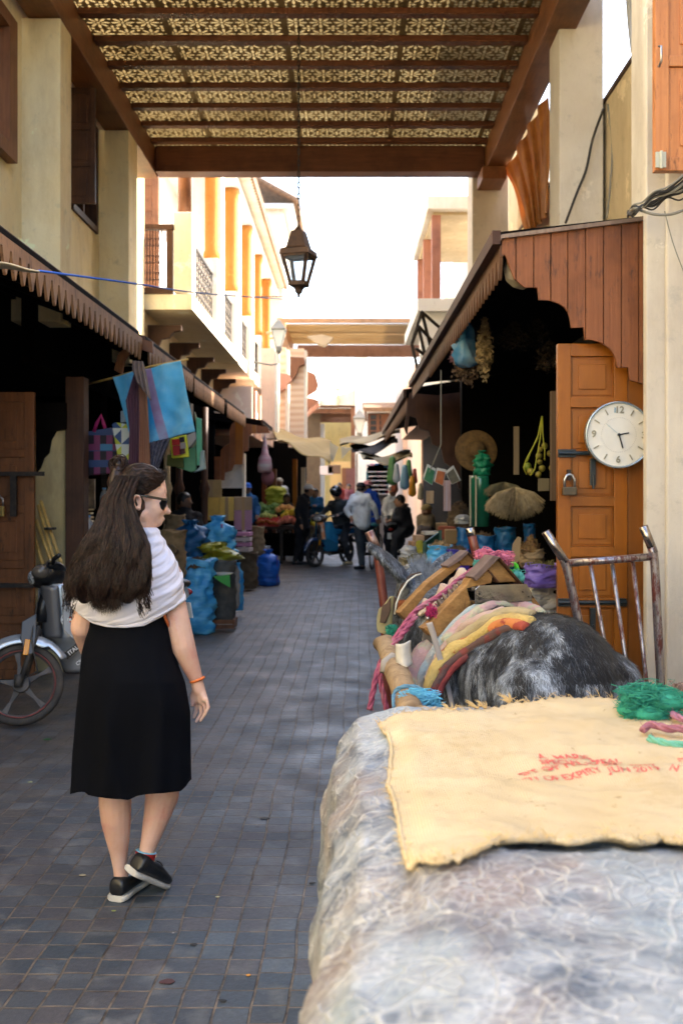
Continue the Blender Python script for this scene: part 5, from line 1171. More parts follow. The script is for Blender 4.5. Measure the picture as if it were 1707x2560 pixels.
def coat(p, nrm_z=None):
    q = p-C0; a = q.dot(Hd); s = q.dot(Sd); z = q.z
    spine = math.exp(-(s/.12)**2)*(1 if z > .05 else 0)
    n1 = .4*noise.noise(V((a*5, s*6, z*5)))+.75*noise.noise(V((a*15, s*18, z*10)))+.6*noise.noise(V((a*42, s*45, z*20)))
    f = .49+n1*1.0-spine*.95*(1 if a < .4 else .4)
    f -= .8*math.exp(-((a+.13)**2+(s-.13)**2+(z-.12)**2)/.005); f += .28*max(0, -z*2.2)
    if (p-poll).length < .45: f = .58+.5*n1
    if a > .95 and p.z > 1.22 and p.x < .30: f = .45+.4*n1
    return min(1, max(0, f))
dark, lite = (.008, .009, .013), (.42, .48, .57)
def paint(me, cols):
    at = me.color_attributes.new('coat', 'FLOAT_COLOR', 'POINT'); at.data.foreach_set('color', np.array(cols, dtype=np.float32).ravel())
def mat_coat():
    m, t, bb = nt('donkey_coat'); bb.inputs['Roughness'].default_value = .6; bb.inputs['Specular IOR Level'].default_value = .3; bb.inputs['Sheen Weight'].default_value = .1
    a = N(t, 'ShaderNodeAttribute', attribute_name='coat'); L(t, a.outputs['Color'], bb.inputs['Base Color']); return m
M_coat = mat_coat()
dbody = remesh(b, 'body', .0095, M_coat, dk, smooth=5)
me = dbody.data; O = ORG[dk.name]; cs = []
for v in me.vertices:
    f = coat(v.co+O); cs.append((*[lerp(dark[i], lite[i], f*f*.6)*.8 for i in range(3)], 1))
paint(me, cs)
# short coat hairs lying back and down over the skin
me.calc_loop_triangles(); T = [t for t in me.loop_triangles]; tri = np.array([t.vertices[:] for t in T]); co_ = np.array([v.co[:] for v in me.vertices]); nn = np.array([v.normal[:] for v in me.vertices])
cen = co_[tri].mean(1)+np.array(O); ar_ = np.array([t.area for t in T]); cv = cen-np.array([0, 0, EYE]); fn_ = np.array([t.normal[:] for t in T])
wt = ar_*np.where(cen[:, 2] > .55, 1.0, .12)*np.where((fn_*cv).sum(1) < .3, 1, .25)*np.where(cen[:, 1] > 4.4, 1.6, 1)
idx = RNG.choice(len(T), 56000, p=wt/wt.sum()); vs = []; fs = []; cs = []
for k_, ti in enumerate(idx):
    w = RNG.random(3); w /= w.sum(); p = V((co_[tri[ti]]*w[:, None]).sum(0)); n = V((nn[tri[ti]]*w[:, None]).sum(0)).normalized(); wp = p+O
    head = wp.y > 4.45
    g = (-Hd*.35-Up*.75 if not head else V((-.2, -.1, -.9)))+V(RNG.normal(0, .25, 3)); g = (g-n*g.dot(n)); 
    if g.length < .01: continue
    g.normalize(); dr = (g+n*rr(.12, .38)).normalized(); sd_ = dr.cross(n).normalized(); ln_ = rr(.018, .034)*(.7 if head else 1); wd_ = rr(.0010, .0018)
    vs += [p-sd_*wd_, p+sd_*wd_, p+dr*ln_]; b0 = len(vs)-3; fs.append((b0, b0+1, b0+2)); f = min(1, max(0, coat(wp)+rr(-.3, .3))); c = tuple(lerp(dark[i], lite[i], f**1.6) for i in range(3))
    cs += [(*c, 1)]*3
me2 = bpy.data.meshes.new('coat_hair'); me2.from_pydata([tuple(v) for v in vs], [], fs); paint(me2, cs); link('coat_hair', me2, M_coat, dk)
# mane standing up
mm = MB(); 
for i in range(900):
    t = random.random(); c = poll.lerp(wth+Up*.12, t*.55)+V((rr(-.035, .035), rr(-.02, .02), .055)); h = rr(.05, .12)*(1-.4*t); tipd = V((rr(-.35, .35), rr(-.15, .15), 1)).normalized()
    mm.tube([c, c+tipd*h*.6, c+tipd*h+V((rr(-.012, .012), 0, 0))], [.0016, .0012, .0004], 3, cap=False)
mn = mm.build('mane', mat('mane_hair', (.34, .38, .44), (.10, .12, .15), rough=.6, scale=26), dk)
tl = C0-Hd*.31-Up*.10
MB().tube([tl, tl-Hd*.05-Up*.12, tl-Hd*.06-Up*.3, tl-Hd*.05-Up*.5], [.03, .025, .02, .035], 10).build('tail', mat('tail_hair', (.02, .02, .025), rough=.7), dk, smooth=True)
for s in (-1, 1):
    for q in (C0-Hd*.15+Sd*.13*s, C0+Hd*.83+Sd*.11*s): MB().lathe([(.05, 0), (.048, .03), (.042, .06)], (q.x, q.y, 0), 14).build('hoof', mat('hoof_horn', (.03, .025, .02), rough=.6), dk, smooth=True)
# eye
MB().ell(poll.lerp(muz, .28)+V((-.085, -.035, .01)), .018).build('eye', mat('dark_eye', (.01, .006, .004), rough=.1), dk, smooth=True)
# ---------- bridle and blinder ----------
zs = zc(940, 1380, 4.3556)
bd = thing('bridle', 'leather bridle with a yellowed blinder plate on the donkey\'s head', 'bridle', P(900, 1450, 4.55))
q = lambda x, y, Y: P(*zs(x, y), Y)
M_lea = mat('old_leather', (.10, .055, .03), (.05, .03, .02), rough=.7, scale=10)
MB().prism([q(x, y, 4.52) for x, y in ((5, 700), (25, 620), (75, 580), (150, 480), (170, 485), (160, 600), (150, 780), (105, 905), (10, 870), (0, 800))], (.012, .012, 0)).build('blinder', mat('yellowed_plate', (.40, .34, .16), (.26, .21, .09), rough=.35, scale=7), bd, bev=.003)
MB().prism([q(x, y, 4.50) for x, y in ((60, 590), (110, 560), (148, 500), (150, 640), (90, 780), (35, 770))], (.006, .006, 0)).build('blinder_strap', M_lea, bd, bev=.002)
MB().prism([q(x, y, 4.53) for x, y in ((160, 480), (190, 500), (215, 560), (205, 660), (185, 680), (155, 580))], (.01, .01, 0)).build('cheek_strap', M_lea, bd)
MB().tube([q(490, 238, 4.60), q(430, 255, 4.57), (q(340, 320, 4.55)), q(270, 430, 4.52), q(220, 560, 4.50), q(200, 680, 4.50)], .0045, 6).build('head_strap', mat('white_cord', (.6, .58, .5), rough=.6), bd, smooth=True)
MB().tube([q(480, 225, 4.62), q(380, 250, 4.6), q(300, 340, 4.58), q(240, 480, 4.54)], .012, 6, flat=.4).build('brow_band', M_lea, bd, smooth=True)
def fuzz(nm, c, r, mt, label, cat, n=130, parent=None, sq=(1, 1, 1), wr=.0035, fib=True, core=True):
    """a tangle of rope ends: curled strands round a core"""
    m = MB(); c = V(c)
    for i in range(n*3):
        p = c+V((rr(-1, 1)*sq[0], rr(-1, 1)*sq[1], rr(-1, 1)*sq[2]))*r*.8; d = V((rr(-1, 1), rr(-1, 1), rr(-1, 1))).normalized(); pts = []
        ax2 = V((rr(-1, 1), rr(-1, 1), rr(-1, 1))).normalized()
        for k in range(9):
            pts.append(p.copy()); d = (Matrix.Rotation(rr(.3, 1.3), 3, ax2)@d+V((rr(-1, 1), rr(-1, 1), rr(-1, 1)))*.45+(c-p)*(.9/r)).normalized(); p = p+V((d.x*sq[0], d.y*sq[1], d.z*sq[2]))*r*.20
        m.tube(pts, wr*rr(.25, .7), 3, cap=False)
    if core:
        for i in range(7): m.ell(c+V((rr(-.4, .4)*sq[0], rr(-.4, .4)*sq[1], rr(-.4, .4)*sq[2]))*r, (r*.42*sq[0], r*.42*sq[1], r*.42*sq[2]), n=10, m=7)
    o = m.build(nm, mt, parent, smooth=True)
    if parent is None: tagp(o, label, cat)
    return o
def rope(pts, r, mt, nm, label=None, cat='rope', parent=None, twist=9.0, res=10, fz=0):
    """three-strand laid rope through the given points"""
    P_ = [V(p) for p in pts]; path = []
    for i in range(len(P_)-1):
        p0, p1, p2, p3 = P_[max(i-1, 0)], P_[i], P_[i+1], P_[min(i+2, len(P_)-1)]; k = max(2, int((p2-p1).length/.009))
        for j in range(k):
            t = j/k; path.append(.5*((2*p1)+(p2-p0)*t+(2*p0-5*p1+4*p2-p3)*t*t+(3*p1-p0-3*p2+p3)*t**3))
    path.append(P_[-1]); m = MB(); s = 0; fr = []
    u = V((.3, .2, 1))
    for i, p in enumerate(path):
        t = (path[min(i+1, len(path)-1)]-path[max(i-1, 0)]).normalized(); u = (u-t*u.dot(t)).normalized(); w = t.cross(u)
        if i: s += (p-path[i-1]).length
        fr.append((p, u.copy(), w, s))
    for a0 in (0, 2*PI/3, 4*PI/3):
        m.tube([p+(u*math.cos(a0+s/r*.55)+w*math.sin(a0+s/r*.55))*r*.5 for p, u, w, s in fr], r*.58, 6)
    if fz:
        for i in range(int(len(fr)*fz)):
            p, u, w, s = random.choice(fr); a0 = rr(0, 6.28); d = (u*math.cos(a0)+w*math.sin(a0)); m.tube([p+d*r*.8, p+d*r*rr(1.3, 1.9)+V((rr(-1, 1), rr(-1, 1), rr(-1, 1)))*r*.5], .0007, 3, cap=False)
    o = m.build(nm, mt, parent, smooth=True)
    if parent is None and label: tagp(o, label, cat)
    return o
M_prope = mat('magenta_rope', (.36, .085, .15), (.24, .05, .10), rough=.9, scale=60, c3=(.42, .20, .24), scale3=9)
M_grope = mat('green_fibre', (.015, .20, .13), (.03, .32, .22), rough=.85, scale=30)
M_brope = mat('blue_fibre', (.08, .36, .58), (.15, .50, .72), rough=.85, scale=30)
M_pinkf = mat('pink_fibre', (.58, .17, .26), (.42, .10, .18), rough=.9, scale=30)
M_orf = mat('orange_fibre', (.55, .18, .06), rough=.9)
fuzz('rope_knot', P(*zs(170, 860), 4.45), .035, M_grope, 'green rope knot below the yellowed blinder plate', 'rope', 60, wr=.003)
fuzz('yarn_tuft', P(*zs(290, 580), 4.55), .032, M_orf, 'tuft of orange yarn on the harness beside the far saddle board', 'yarn', 60, wr=.002)
rope([P(*zs(560, 350), 4.4), P(*zs(470, 420), 4.4), P(*zs(390, 510), 4.4)], .006, mat('blue_strap', (.02, .22, .6), rough=.6), 'strap', 'thin blue strap across the donkey\'s neck', 'strap')
# ---------- pack saddle ----------
sp = C0+Hd*.5
sa = thing('pack_saddle', 'wooden pack saddle of two peaked board frames with a dented metal plate', 'saddle', (sp.x, sp.y, .9))
M_sad = mat_wood('saddle_wood', (.17, .08, .025), (.38, .21, .07), .55, (9, 22, 22), .5, (.13, .065, .028))
M_capw = mat_wood('grey_cap_wood', (.10, .065, .055), (.17, .12, .105), .7, (9, 9, 9), .5)
def slab(pts, t, th, nm, mt, off=0.0, toward=1, par=sa, bev=.003):
    ps_ = [onplane(*zs(x, y), t) for x, y in pts]; return MB().prism([p+Hd*off for p in ps_], Hd*(th*toward)).build(nm, mt, par, bev=bev)
TF, TN = .80, .48
slab([(895, 105), (925, 150), (700, 330), (560, 430), (330, 750), (250, 665), (560, 335), (800, 150)], TF, .05, 'left_board', M_sad)
slab([(905, 85), (985, 5), (1085, 105), (1050, 150), (930, 150)], TF, .05, 'right_board', M_sad, .004)
slab([(745, 150), (970, -20), (985, 8), (900, 90), (765, 172)], TF, .07, 'cap_board', M_capw, -.02)
slab([(985, 8), (1000, 0), (1115, 120), (1095, 130)], TF, .07, 'edge_strip', M_dwood, -.01)
slab([(1020, 300), (1200, 195), (1270, 260), (1250, 340), (1060, 380), (990, 400), (1030, 550), (1025, 590), (985, 640), (700, 900), (655, 935), (570, 790), (990, 360)], TN, .055, 'left_board', M_sad)
slab([(500, 830), (570, 780), (660, 935), (590, 915)], TN, .05, 'board_end', M_sad, -.01)
slab([(1210, 185), (1300, 60), (1540, 325), (1330, 335)], TN, .055, 'right_board', M_sad, .006)
slab([(1205, 195), (1225, 190), (1340, 330), (1315, 335)], TN, .03, 'gap_strip', M_dwood, -.004)
slab([(1020, 270), (1240, 35), (1320, 50), (1060, 315)], TN, .075, 'cap_board', M_capw, -.025)
slab([(1300, 55), (1320, 48), (1560, 330), (1700, 500), (1680, 505), (1535, 330)], TN, .07, 'edge_strip', M_dwood, -.02)
slab([(1560, 430), (1580, 360), (1740, 520), (1830, 640), (1790, 640), (1560, 480)], TN, .05, 'right_leg', M_sad, .002)
slab([(985, 550), (1030, 545), (1190, 545), (1000, 640), (950, 660)], TN, .04, 'cross_piece', M_sad, .03)
def mat_plate():
    return mat('dented_plate', (.26, .26, .27), (.12, .115, .12), rough=.16, metal=1, scale=5, c3=(.34, .30, .24), scale3=4, bmp=.5, bscale=12, bdist=.012)
pl_ = slab([(985, 390), (1035, 348), (1540, 330), (1600, 430), (1600, 520), (985, 552)], TN, .006, 'metal_plate', mat_plate(), -.07)
for x, y in ((1030, 440), (1030, 490), (1500, 420), (1560, 470)): MB().ell(onplane(*zs(x, y), TN)-Hd*.072, .004, n=8, m=5).build('nail', M_iron, pl_)

slab([(435, 545), (465, 535), (485, 560), (520, 640), (490, 960), (400, 1100), (370, 1060), (420, 700)], .62, .008, 'iron_stay', mat('rusty_grey', (.22, .20, .18), (.13, .11, .095), rough=.7, scale=12), -.10)
MB().ell(onplane(*zs(430, 685), .62)-Hd*.115, .009).build('bolt', M_steel, sa)
# saddle padding
def sackp(u, v):
    a = lerp(0, 1, u); x0, y0 = lerp(930, 450, v), lerp(170, 610, v); x1, y1 = lerp(1130, 650, v), lerp(270, 700, v)
    return onplane(*zs(lerp(x0, x1, u), lerp(y0, y1, u)+10*math.sin(v*20+u*4)), lerp(TF-.03, TN+.07, u))+V((0, 0, .012*math.sin(v*17+u*9)+.008*math.sin(v*31)))-V((0, 0, .01))
MB().grid(sackp, 16, 40).build('padding_sack', mat('stained_sackcloth', (.50, .42, .34), (.42, .30, .24), rough=.9, scale=10, bmp=.4, bscale=120), sa, smooth=True, thick=.01)
def sackf(u, v):
    x0, y0 = lerp(950, 640, v), lerp(300, 560, v); k_ = 22*math.sin(v*34)+14*math.sin(v*61)
    return onplane(*zs(x0+u*70+k_*.6, y0+u*75+k_), lerp(TN+.12, TN+.05, u))
MB().grid(sackf, 5, 50).build('ruffled_edge', mat('brown_sacking', (.13, .09, .07), (.20, .15, .12), rough=.9, scale=20), sa, smooth=True, thick=.006)
# ---------- blankets ----------
from mathutils.bvhtree import BVHTree
bvh = BVHTree.FromPolygons([tuple(v.co+ORG[dk.name]) for v in dbody.data.vertices], [tuple(p.vertices) for p in dbody.data.polygons])
def onskin(x, y, t, r):
    p = onplane(x, y, t); d = (p-EYEV).normalized(); h = bvh.ray_cast(EYEV, d)
    if h[0] is not None and (h[0]-EYEV).length-r < (p-EYEV).length: return h[0]-d*(r*.6+(t-.25)*.12)
    return p
def tubeline(pts, rads, t, nm, mt, label, cat='blanket', dt=0.0, flat=1.0, par=None):
    P_ = [onskin(*zs(*p), t, rads[i]) for i, p in enumerate(pts)]; 
    ds = [p.y for p in P_]; P_ = [P(*(lambda s_: s_)(zs(*p)), (ds[max(i-1, 0)]+2*ds[i]+ds[min(i+1, len(ds)-1)])/4) for i, p in enumerate(pts)]; out = []; ro = []
    for i in range(len(P_)-1):
        p0, p1, p2, p3 = P_[max(i-1, 0)], P_[i], P_[i+1], P_[min(i+2, len(P_)-1)]
        for j in range(8):
            q_ = j/8; out.append(.5*((2*p1)+(p2-p0)*q_+(2*p0-5*p1+4*p2-p3)*q_*q_+(3*p1-p0-3*p2+p3)*q_**3)); ro.append(lerp(rads[i], rads[i+1], q_)*(1+.10*noise.noise(out[-1]*22)))
    out.append(P_[-1]); ro.append(rads[-1]); m = MB().tube(out, ro, 14)
    m.v = [v+V((noise.noise(v*24), noise.noise(v*24+V((9, 0, 0))), noise.noise(v*24+V((0, 9, 0)))))*.004+V((noise.noise(v*70), noise.noise(v*70+V((9, 0, 0))), noise.noise(v*70+V((0, 9, 0)))))*.0016 for v in m.v]
    o = m.build(nm, mt, par, smooth=True)
    if par is None: tagp(o, label, cat, 'blankets folded under the pack saddle')
    return o
M_b1 = mat('pink_green_blanket', (.46, .30, .30), (.38, .40, .28), rough=.95, scale=11, bmp=.8, bscale=90, lo=.45, hi=.55, c3=(.30, .22, .19), scale3=6)
M_b2 = mat('blue_blanket', (.32, .39, .41), (.40, .35, .30), rough=.95, scale=9, bmp=.8, bscale=90, lo=.45, hi=.6)
M_b3 = mat('beige_blanket', (.40, .29, .23), (.50, .36, .33), rough=.95, scale=7, bmp=.5, bscale=200)
M_b4 = mat('olive_blanket', (.40, .33, .19), (.32, .26, .15), rough=.95, scale=8, bmp=.6, bscale=220)
M_b5 = mat('yellow_flower_blanket', (.52, .38, .13), (.34, .08, .03), rough=.95, scale=13, bmp=.8, bscale=90, lo=.55, hi=.60, c3=(.34, .24, .10), scale3=7)
M_b6 = mat('brown_red_blanket', (.10, .055, .05), (.17, .04, .035), rough=.95, scale=12, bmp=.5, bscale=200, lo=.55, hi=.6)
e = 1600
tubeline([(430, 1440), (450, 1300), (520, 1110), (600, 1000)], [.045, .045, .05, .03], .52, 'blanket', M_b1, 'pink and pale green blanket bulging beside the webbing strap on the left flank')
tubeline([(470, 1480), (505, 1330), (600, 1150), (780, 900), (950, 720), (1130, 590), (1330, 545), (1500, 550), (1680, 590)], [.018, .02, .022, .024, .022, .02, .018, .018, .018], .47, 'blanket', M_b2, 'pale blue blanket edge, highest of the folded rolls')
tubeline([(760, 1000), (900, 830), (1050, 700), (1200, 620), (1350, 590), (1540, 590), (1740, 650), (1800, 690)], [.03, .028, .026, .026, .026, .026, .026, .02], .44, 'blanket', M_b1, 'faded pink blanket roll just below the metal plate')
tubeline([(560, 1400), (640, 1250), (720, 1090), (880, 900), (1000, 800), (1200, 720), (1400, 640)], [.02, .022, .022, .020, .022, .026, .02], .41, 'blanket', M_b3, 'brownish pink blanket fold ending in a ragged corner')
tubeline([(815, 1020), (900, 960), (1050, 870), (1200, 770), (1350, 690), (1550, 660), (1700, 690)], [.030, .030, .028, .028, .025, .022, .02], .38, 'blanket', M_b4, 'rolled olive brown blanket with an open end facing left')
tubeline([(575, 1500), (620, 1370), (700, 1220), (820, 1080), (1000, 990), (1150, 900), (1280, 790), (1420, 740), (1560, 740), (1700, 770)], [.026, .03, .032, .03, .025, .025, .026, .024, .022, .02], .33, 'blanket', M_b5, 'yellow blanket with red flowers, next to the donkey\'s coat')
tubeline([(1250, 860), (1350, 800), (1500, 790), (1640, 830)], [.02, .024, .024, .02], .30, 'blanket', mat('orange_flower_blanket', (.48, .17, .05), (.28, .05, .03), rough=.95, scale=14, lo=.5, hi=.55), 'orange and red flowered blanket fold at the top of the rump')
tubeline([(620, 1550), (680, 1420), (780, 1250), (950, 1110), (1150, 980), (1350, 870), (1568, 800)], [.018]*7, .28, 'blanket', M_b6, 'dark brown and red blanket hem lowest on the flank')
tubeline([(680, 1560), (740, 1420), (850, 1260), (1000, 1130)], [.012]*4, .25, 'blanket', mat('red_hem', (.22, .03, .03), (.12, .03, .03), rough=.95, scale=16), 'thin red blanket hem lying against the grey flank')
# ---------- ropes, shaft ----------
rope([onplane(*zs(1230, 60), .56), onplane(*zs(1100, 160), .62), onplane(*zs(900, 300), .62), onplane(*zs(700, 470), .60), onplane(*zs(500, 590), .58), onplane(*zs(380, 700), .56), onplane(*zs(220, 920), .52), onplane(*zs(90, 1130), .48), onplane(*zs(20, 1290), .44), onplane(*zs(-20, 1450), .42), onplane(*zs(-70, 1720), .40)], .0115, M_prope, 'lashing_rope', 'thick magenta rope slanting over the saddle and down to the load', fz=1.5)
rope([onplane(*zs(430, 700), .54), onplane(*zs(320, 850), .50), onplane(*zs(170, 1040), .46), onplane(*zs(70, 1230), .43), onplane(*zs(40, 1370), .42), onplane(*zs(80, 1560), .41), onplane(*zs(115, 1720), .40)], .0115, M_prope, 'lashing_rope', 'second magenta rope hanging in front of the wooden shaft', fz=1.5)
fuzz('rope_knot', onplane(*zs(600, 640), .50), .030, mat('crimson_yarn', (.40, .02, .12), rough=.9), 'loose crimson yarn loop tied beside the near saddle board', 'rope', 26, wr=.0035, sq=(1, 1, 1.2), core=False)
fuzz('rope_tangle', onplane(*zs(1180, 40), .60), .045, M_pinkf, 'frayed pink rope bundle behind the near saddle peak', 'rope', 90, sq=(1.2, 1, .7))
fuzz('rope_tangle', onplane(*zs(1370, 80), .66), .055, M_pinkf, 'frayed pink rope bundle to the right of the saddle peak', 'rope', 90, sq=(1.2, 1, .7))
fuzz('rope_tangle', onplane(*zs(1100, 130), .57), .022, mat('teal_fibre', (.10, .42, .36), rough=.9), 'teal rope ends on the magenta rope near the saddle peak', 'rope', 50, wr=.002)
fuzz('rope_tangle', onplane(*zs(1540, 260), .70), .035, mat('teal_fibre', (.10, .42, .36), rough=.9), 'teal rope ends right of the saddle', 'rope', 50, wr=.002)
rope([onplane(*zs(x, y), .72) for x, y in ((1440, 150), (1500, 130), (1530, 180), (1490, 220), (1430, 200))], .011, mat('lime_cord', (.10, .60, .03), rough=.6), 'cord', 'lime green cord loop right of the saddle peak', 'cord')
M_log = mat_wood('bare_timber', (.20, .125, .065), (.40, .29, .17), .7, (12, 12, 4), .6, (.15, .085, .045))
sf = thing('cart_shaft', 'worn timber cart shaft beside the donkey bound with blue rope', 'shaft', P(930, 1590, 3.35))
hl_ = [(160, 1230, 3.72), (220, 1300, 3.66), (280, 1450, 3.5), (330, 1620, 3.3), (400, 1800, 3.0)]
MB().tube([P(*zs(x, y), Y) for x, y, Y in hl_], [.036, .046, .044, .042, .042], 14).build('shaft', M_log, sf, smooth=True)
MB().tube([P(*zs(x, y), Y) for x, y, Y in ((40, 1000, 4.1), (110, 1010, 4.0), (140, 1110, 3.9), (170, 1200, 3.75))], [.03, .042, .04, .035], 12).build('shaft_tip', M_log, sf, smooth=True)
MB().tube([P(*zs(x, y), Y) for x, y, Y in ((85, 1310, 3.66), (95, 1200, 3.68), (170, 1140, 3.7), (270, 1180, 3.72))], .016, 8).build('felt_binding', mat('grey_felt', (.28, .25, .22), (.36, .33, .29), rough=.95, scale=14), sf, smooth=True)
def strapw(u, v): return P(*zs(lerp(215, 370, u)+v*v*30+lerp(0, -10, v), lerp(1000, 960, u)+v*260+20*math.sin(u*3)), 3.62-.03*math.sin(PI*u))
MB().grid(strapw, 8, 12).build('canvas_strap', mat('white_canvas', (.62, .60, .56), (.5, .48, .44), rough=.9, scale=12, bmp=.4, bscale=80), sf, smooth=True, thick=.006)
rope([P(*zs(x, y), Y) for x, y, Y in ((200, 1700, 3.22), (195, 1560, 3.3), (240, 1490, 3.3), (350, 1465, 3.3), (470, 1490, 3.3), (560, 1560, 3.26), (590, 1620, 3.2), (500, 1680, 3.15))], .0085, mat('steel_blue_rope', (.12, .26, .36), (.08, .18, .28), rough=.9, scale=40), 'blue_rope', parent=sf, fz=1)
fuzz('blue_knot', P(*zs(470, 1640), 3.2), .062, M_brope, '', '', 170, parent=sf, sq=(1.5, 1, .75), wr=.0028)
fuzz('felt_knot', P(*zs(400, 1640), 3.22), .04, mat('grey_felt', (.28, .25, .22), (.36, .33, .29), rough=.95, scale=14), '', '', 40, parent=sf, sq=(1.3, 1, .6))

wl_ = [(575, 770), (620, 890), (660, 1040), (705, 1200), (750, 1360), (790, 1510), (822, 1660), (840, 1760)]
wY = [min(onskin(*zs(x, y), .36, .035).y, onplane(*zs(x, y), .34).y)-.01 for x, y in wl_]
def web(u, v):
    k = v*(len(wl_)-1); i = min(int(k), len(wl_)-2); q_ = k-i; x = lerp(wl_[i][0], wl_[i+1][0], q_); y = lerp(wl_[i][1], wl_[i+1][1], q_); w_ = lerp(34, 22, v); return P(*zs(x+(u-.5)*2*w_, y-(u-.5)*w_*.5), lerp(wY[i], wY[i+1], q_)-.02)
MB().grid(web, 3, 30).build('strap', mat('grey_webbing', (.42, .38, .36), (.34, .31, .30), rough=.75, scale=8), sa, smooth=True, thick=.004)
# ---------- loaded donkey cart ----------
def Hs(x, y):
    """top of the covered load"""
    h = .985+.02*math.sin(x*2.3+1)*math.sin(y*2.1)+.012*noise.noise(V((x*3, y*3, 0)))
    h += .028*math.exp(-((y-(1.50-.10*(x-.3)))/.10)**2)*(1 if x > .1 else .4)-.05*max(0, 1.45-y)
    return h
def wrk(p, s=1.0): 
    r1 = (1-abs(noise.noise(V((p.x*5+p.y*3, p.y*8-p.x*2, p.z*8)))*1.6)); r2 = (1-abs(noise.noise(V((p.x*14, p.y*11+p.x*6, p.z*13+4)))*1.8))
    return min(s, 1.3)*(.007*noise.noise(p*6)+.0055*max(0, r1)**6+.003*max(0, r2)**5+.0015*noise.noise(p*38))
y0_, y1_ = .35, 2.86
def loadsurf(u, v):
    y = lerp(y0_, y1_, v); e = .16
    # across: left hem -> side -> rounded shoulder -> top -> right side
    pts_ = [(-.05, .38), (-.055, .60), (-.05, .78), (-.03, .90), (.025, .965), (.14, 1.0), (.5, 1.0), (1.0, 1.0), (1.26, .99), (1.36, .93), (1.40, .75), (1.40, .4)]
    s = [0]; 
    for a, c in zip(pts_, pts_[1:]): s.append(s[-1]+math.dist(a, c))
    d = u*s[-1]; i = max(j for j in range(len(s)) if s[j] <= d+1e-9); i = min(i, len(pts_)-2); q = (d-s[i])/(s[i+1]-s[i])
    x = lerp(pts_[i][0], pts_[i+1][0], q); zr = lerp(pts_[i][1], pts_[i+1][1], q)
    x -= .03*math.exp(-((y-1.2)/.35)**2)*(1-min(1, max(0, x+.1)*3)) if x < .3 else 0
    z = zr+(Hs(x, y)-1.0)*min(1, max(0, (zr-.5)*2.5))
    k = max(0, (v-.95)/.05)
    z -= k**2.2*.10; y2 = y-(.02*k)
    if v > .97: z -= (v-.97)/.03*.35*0
    p = V((x, y2, z)); n = V((-.7 if zr < .9 and x < .3 else 0, 0, 1 if zr > .8 else .3)).normalized(); am = 1.0 if zr > .97 else 2.2
    fold = 0
    if x < .25: fold = .014*math.sin(y*17+z*12+2*noise.noise(V((y*3, z*3, 0))))*max(0, min(1, (.99-zr)*8+.15))
    return p+n*(wrk(p, am)+fold)
ct = thing('donkey_cart', 'donkey cart whose load is covered by a creased grey plastic tarpaulin', 'cart', (.65, 1.6, 0))
def mat_tarp():
    m, t, bb = nt('creased_tarpaulin'); bb.inputs['Roughness'].default_value = .36; v = coords(t)
    nn_ = N(t, 'ShaderNodeTexNoise'); nn_.inputs['Scale'].default_value = 4; nn_.inputs['Detail'].default_value = 5; L(t, v, nn_.inputs['Vector'])
    sc = N(t, 'ShaderNodeVectorMath', operation='SCALE'); sc.inputs[3].default_value = .12; L(t, nn_.outputs['Color'], sc.inputs[0]); ad = N(t, 'ShaderNodeVectorMath', operation='ADD'); L(t, v, ad.inputs[0]); L(t, sc.outputs[0], ad.inputs[1])
    def cr(scale, w, st):
        mp = N(t, 'ShaderNodeMapping'); mp.inputs['Scale'].default_value = st; mp.inputs['Rotation'].default_value = (.1, 0, .35); L(t, ad.outputs[0], mp.inputs[0])
        vo = N(t, 'ShaderNodeTexVoronoi', feature='DISTANCE_TO_EDGE'); vo.inputs['Scale'].default_value = scale; vo.inputs['Randomness'].default_value = .9; L(t, mp.outputs[0], vo.inputs['Vector'])
        mr = N(t, 'ShaderNodeMapRange'); mr.inputs[1].default_value = w; mr.inputs[2].default_value = 0; L(t, vo.outputs['Distance'], mr.inputs[0]); return mr.outputs[0]
    c1 = cr(7, .035, (1, 1.7, 1.2)); c2 = cr(22, .065, (1, 1.7, 1.2)); c3_ = cr(48, .11, (1, 1.2, 1))
    base = mixc(t, noise_f(t, v, 9, 6, .65, .42, .58), (.085, .11, .15), (.30, .33, .37)); base = mixc(t, noise_f(t, v, 3, 4, .6, .5, .68), base, (.22, .18, .17)); base = mixc(t, noise_f(t, coords(t, (1.3, 1, 1)), 2.1, 5, .6, .52, .66), base, (.27, .33, .38))
    def mu(a, k, nz_):
        n = N(t, 'ShaderNodeMath', operation='MULTIPLY'); L(t, a, n.inputs[0]); L(t, nz_, n.inputs[1]); n2 = N(t, 'ShaderNodeMath', operation='MULTIPLY'); L(t, n.outputs[0], n2.inputs[0]); n2.inputs[1].default_value = k; return n2.outputs[0]
    na = noise_f(t, v, 11, 5, .7, .35, .6)
    c = mixc(t, mu(c3_, .55, noise_f(t, v, 8, 5, .7, .4, .62)), base, (.62, .63, .64)); c = mixc(t, mu(c2, .65, na), c, (.58, .59, .60)); c = mixc(t, mu(c1, .6, noise_f(t, v, 5, 5, .7, .36, .56)), c, (.62, .62, .61))
    L(t, c, bb.inputs['Base Color'])
    mx = N(t, 'ShaderNodeMath', operation='ADD'); L(t, c1, mx.inputs[0]); L(t, c2, mx.inputs[1]); m3 = N(t, 'ShaderNodeMath', operation='MULTIPLY_ADD'); L(t, noise_f(t, v, 26, 6, .65, 0, 1), m3.inputs[0]); m3.inputs[1].default_value = 1.6; L(t, mx.outputs[0], m3.inputs[2])
    bump(t, bb, m3.outputs[0], .55, .006); return m
MB().grid(loadsurf, 190, 200).build('tarpaulin', mat_tarp(), ct, smooth=True)
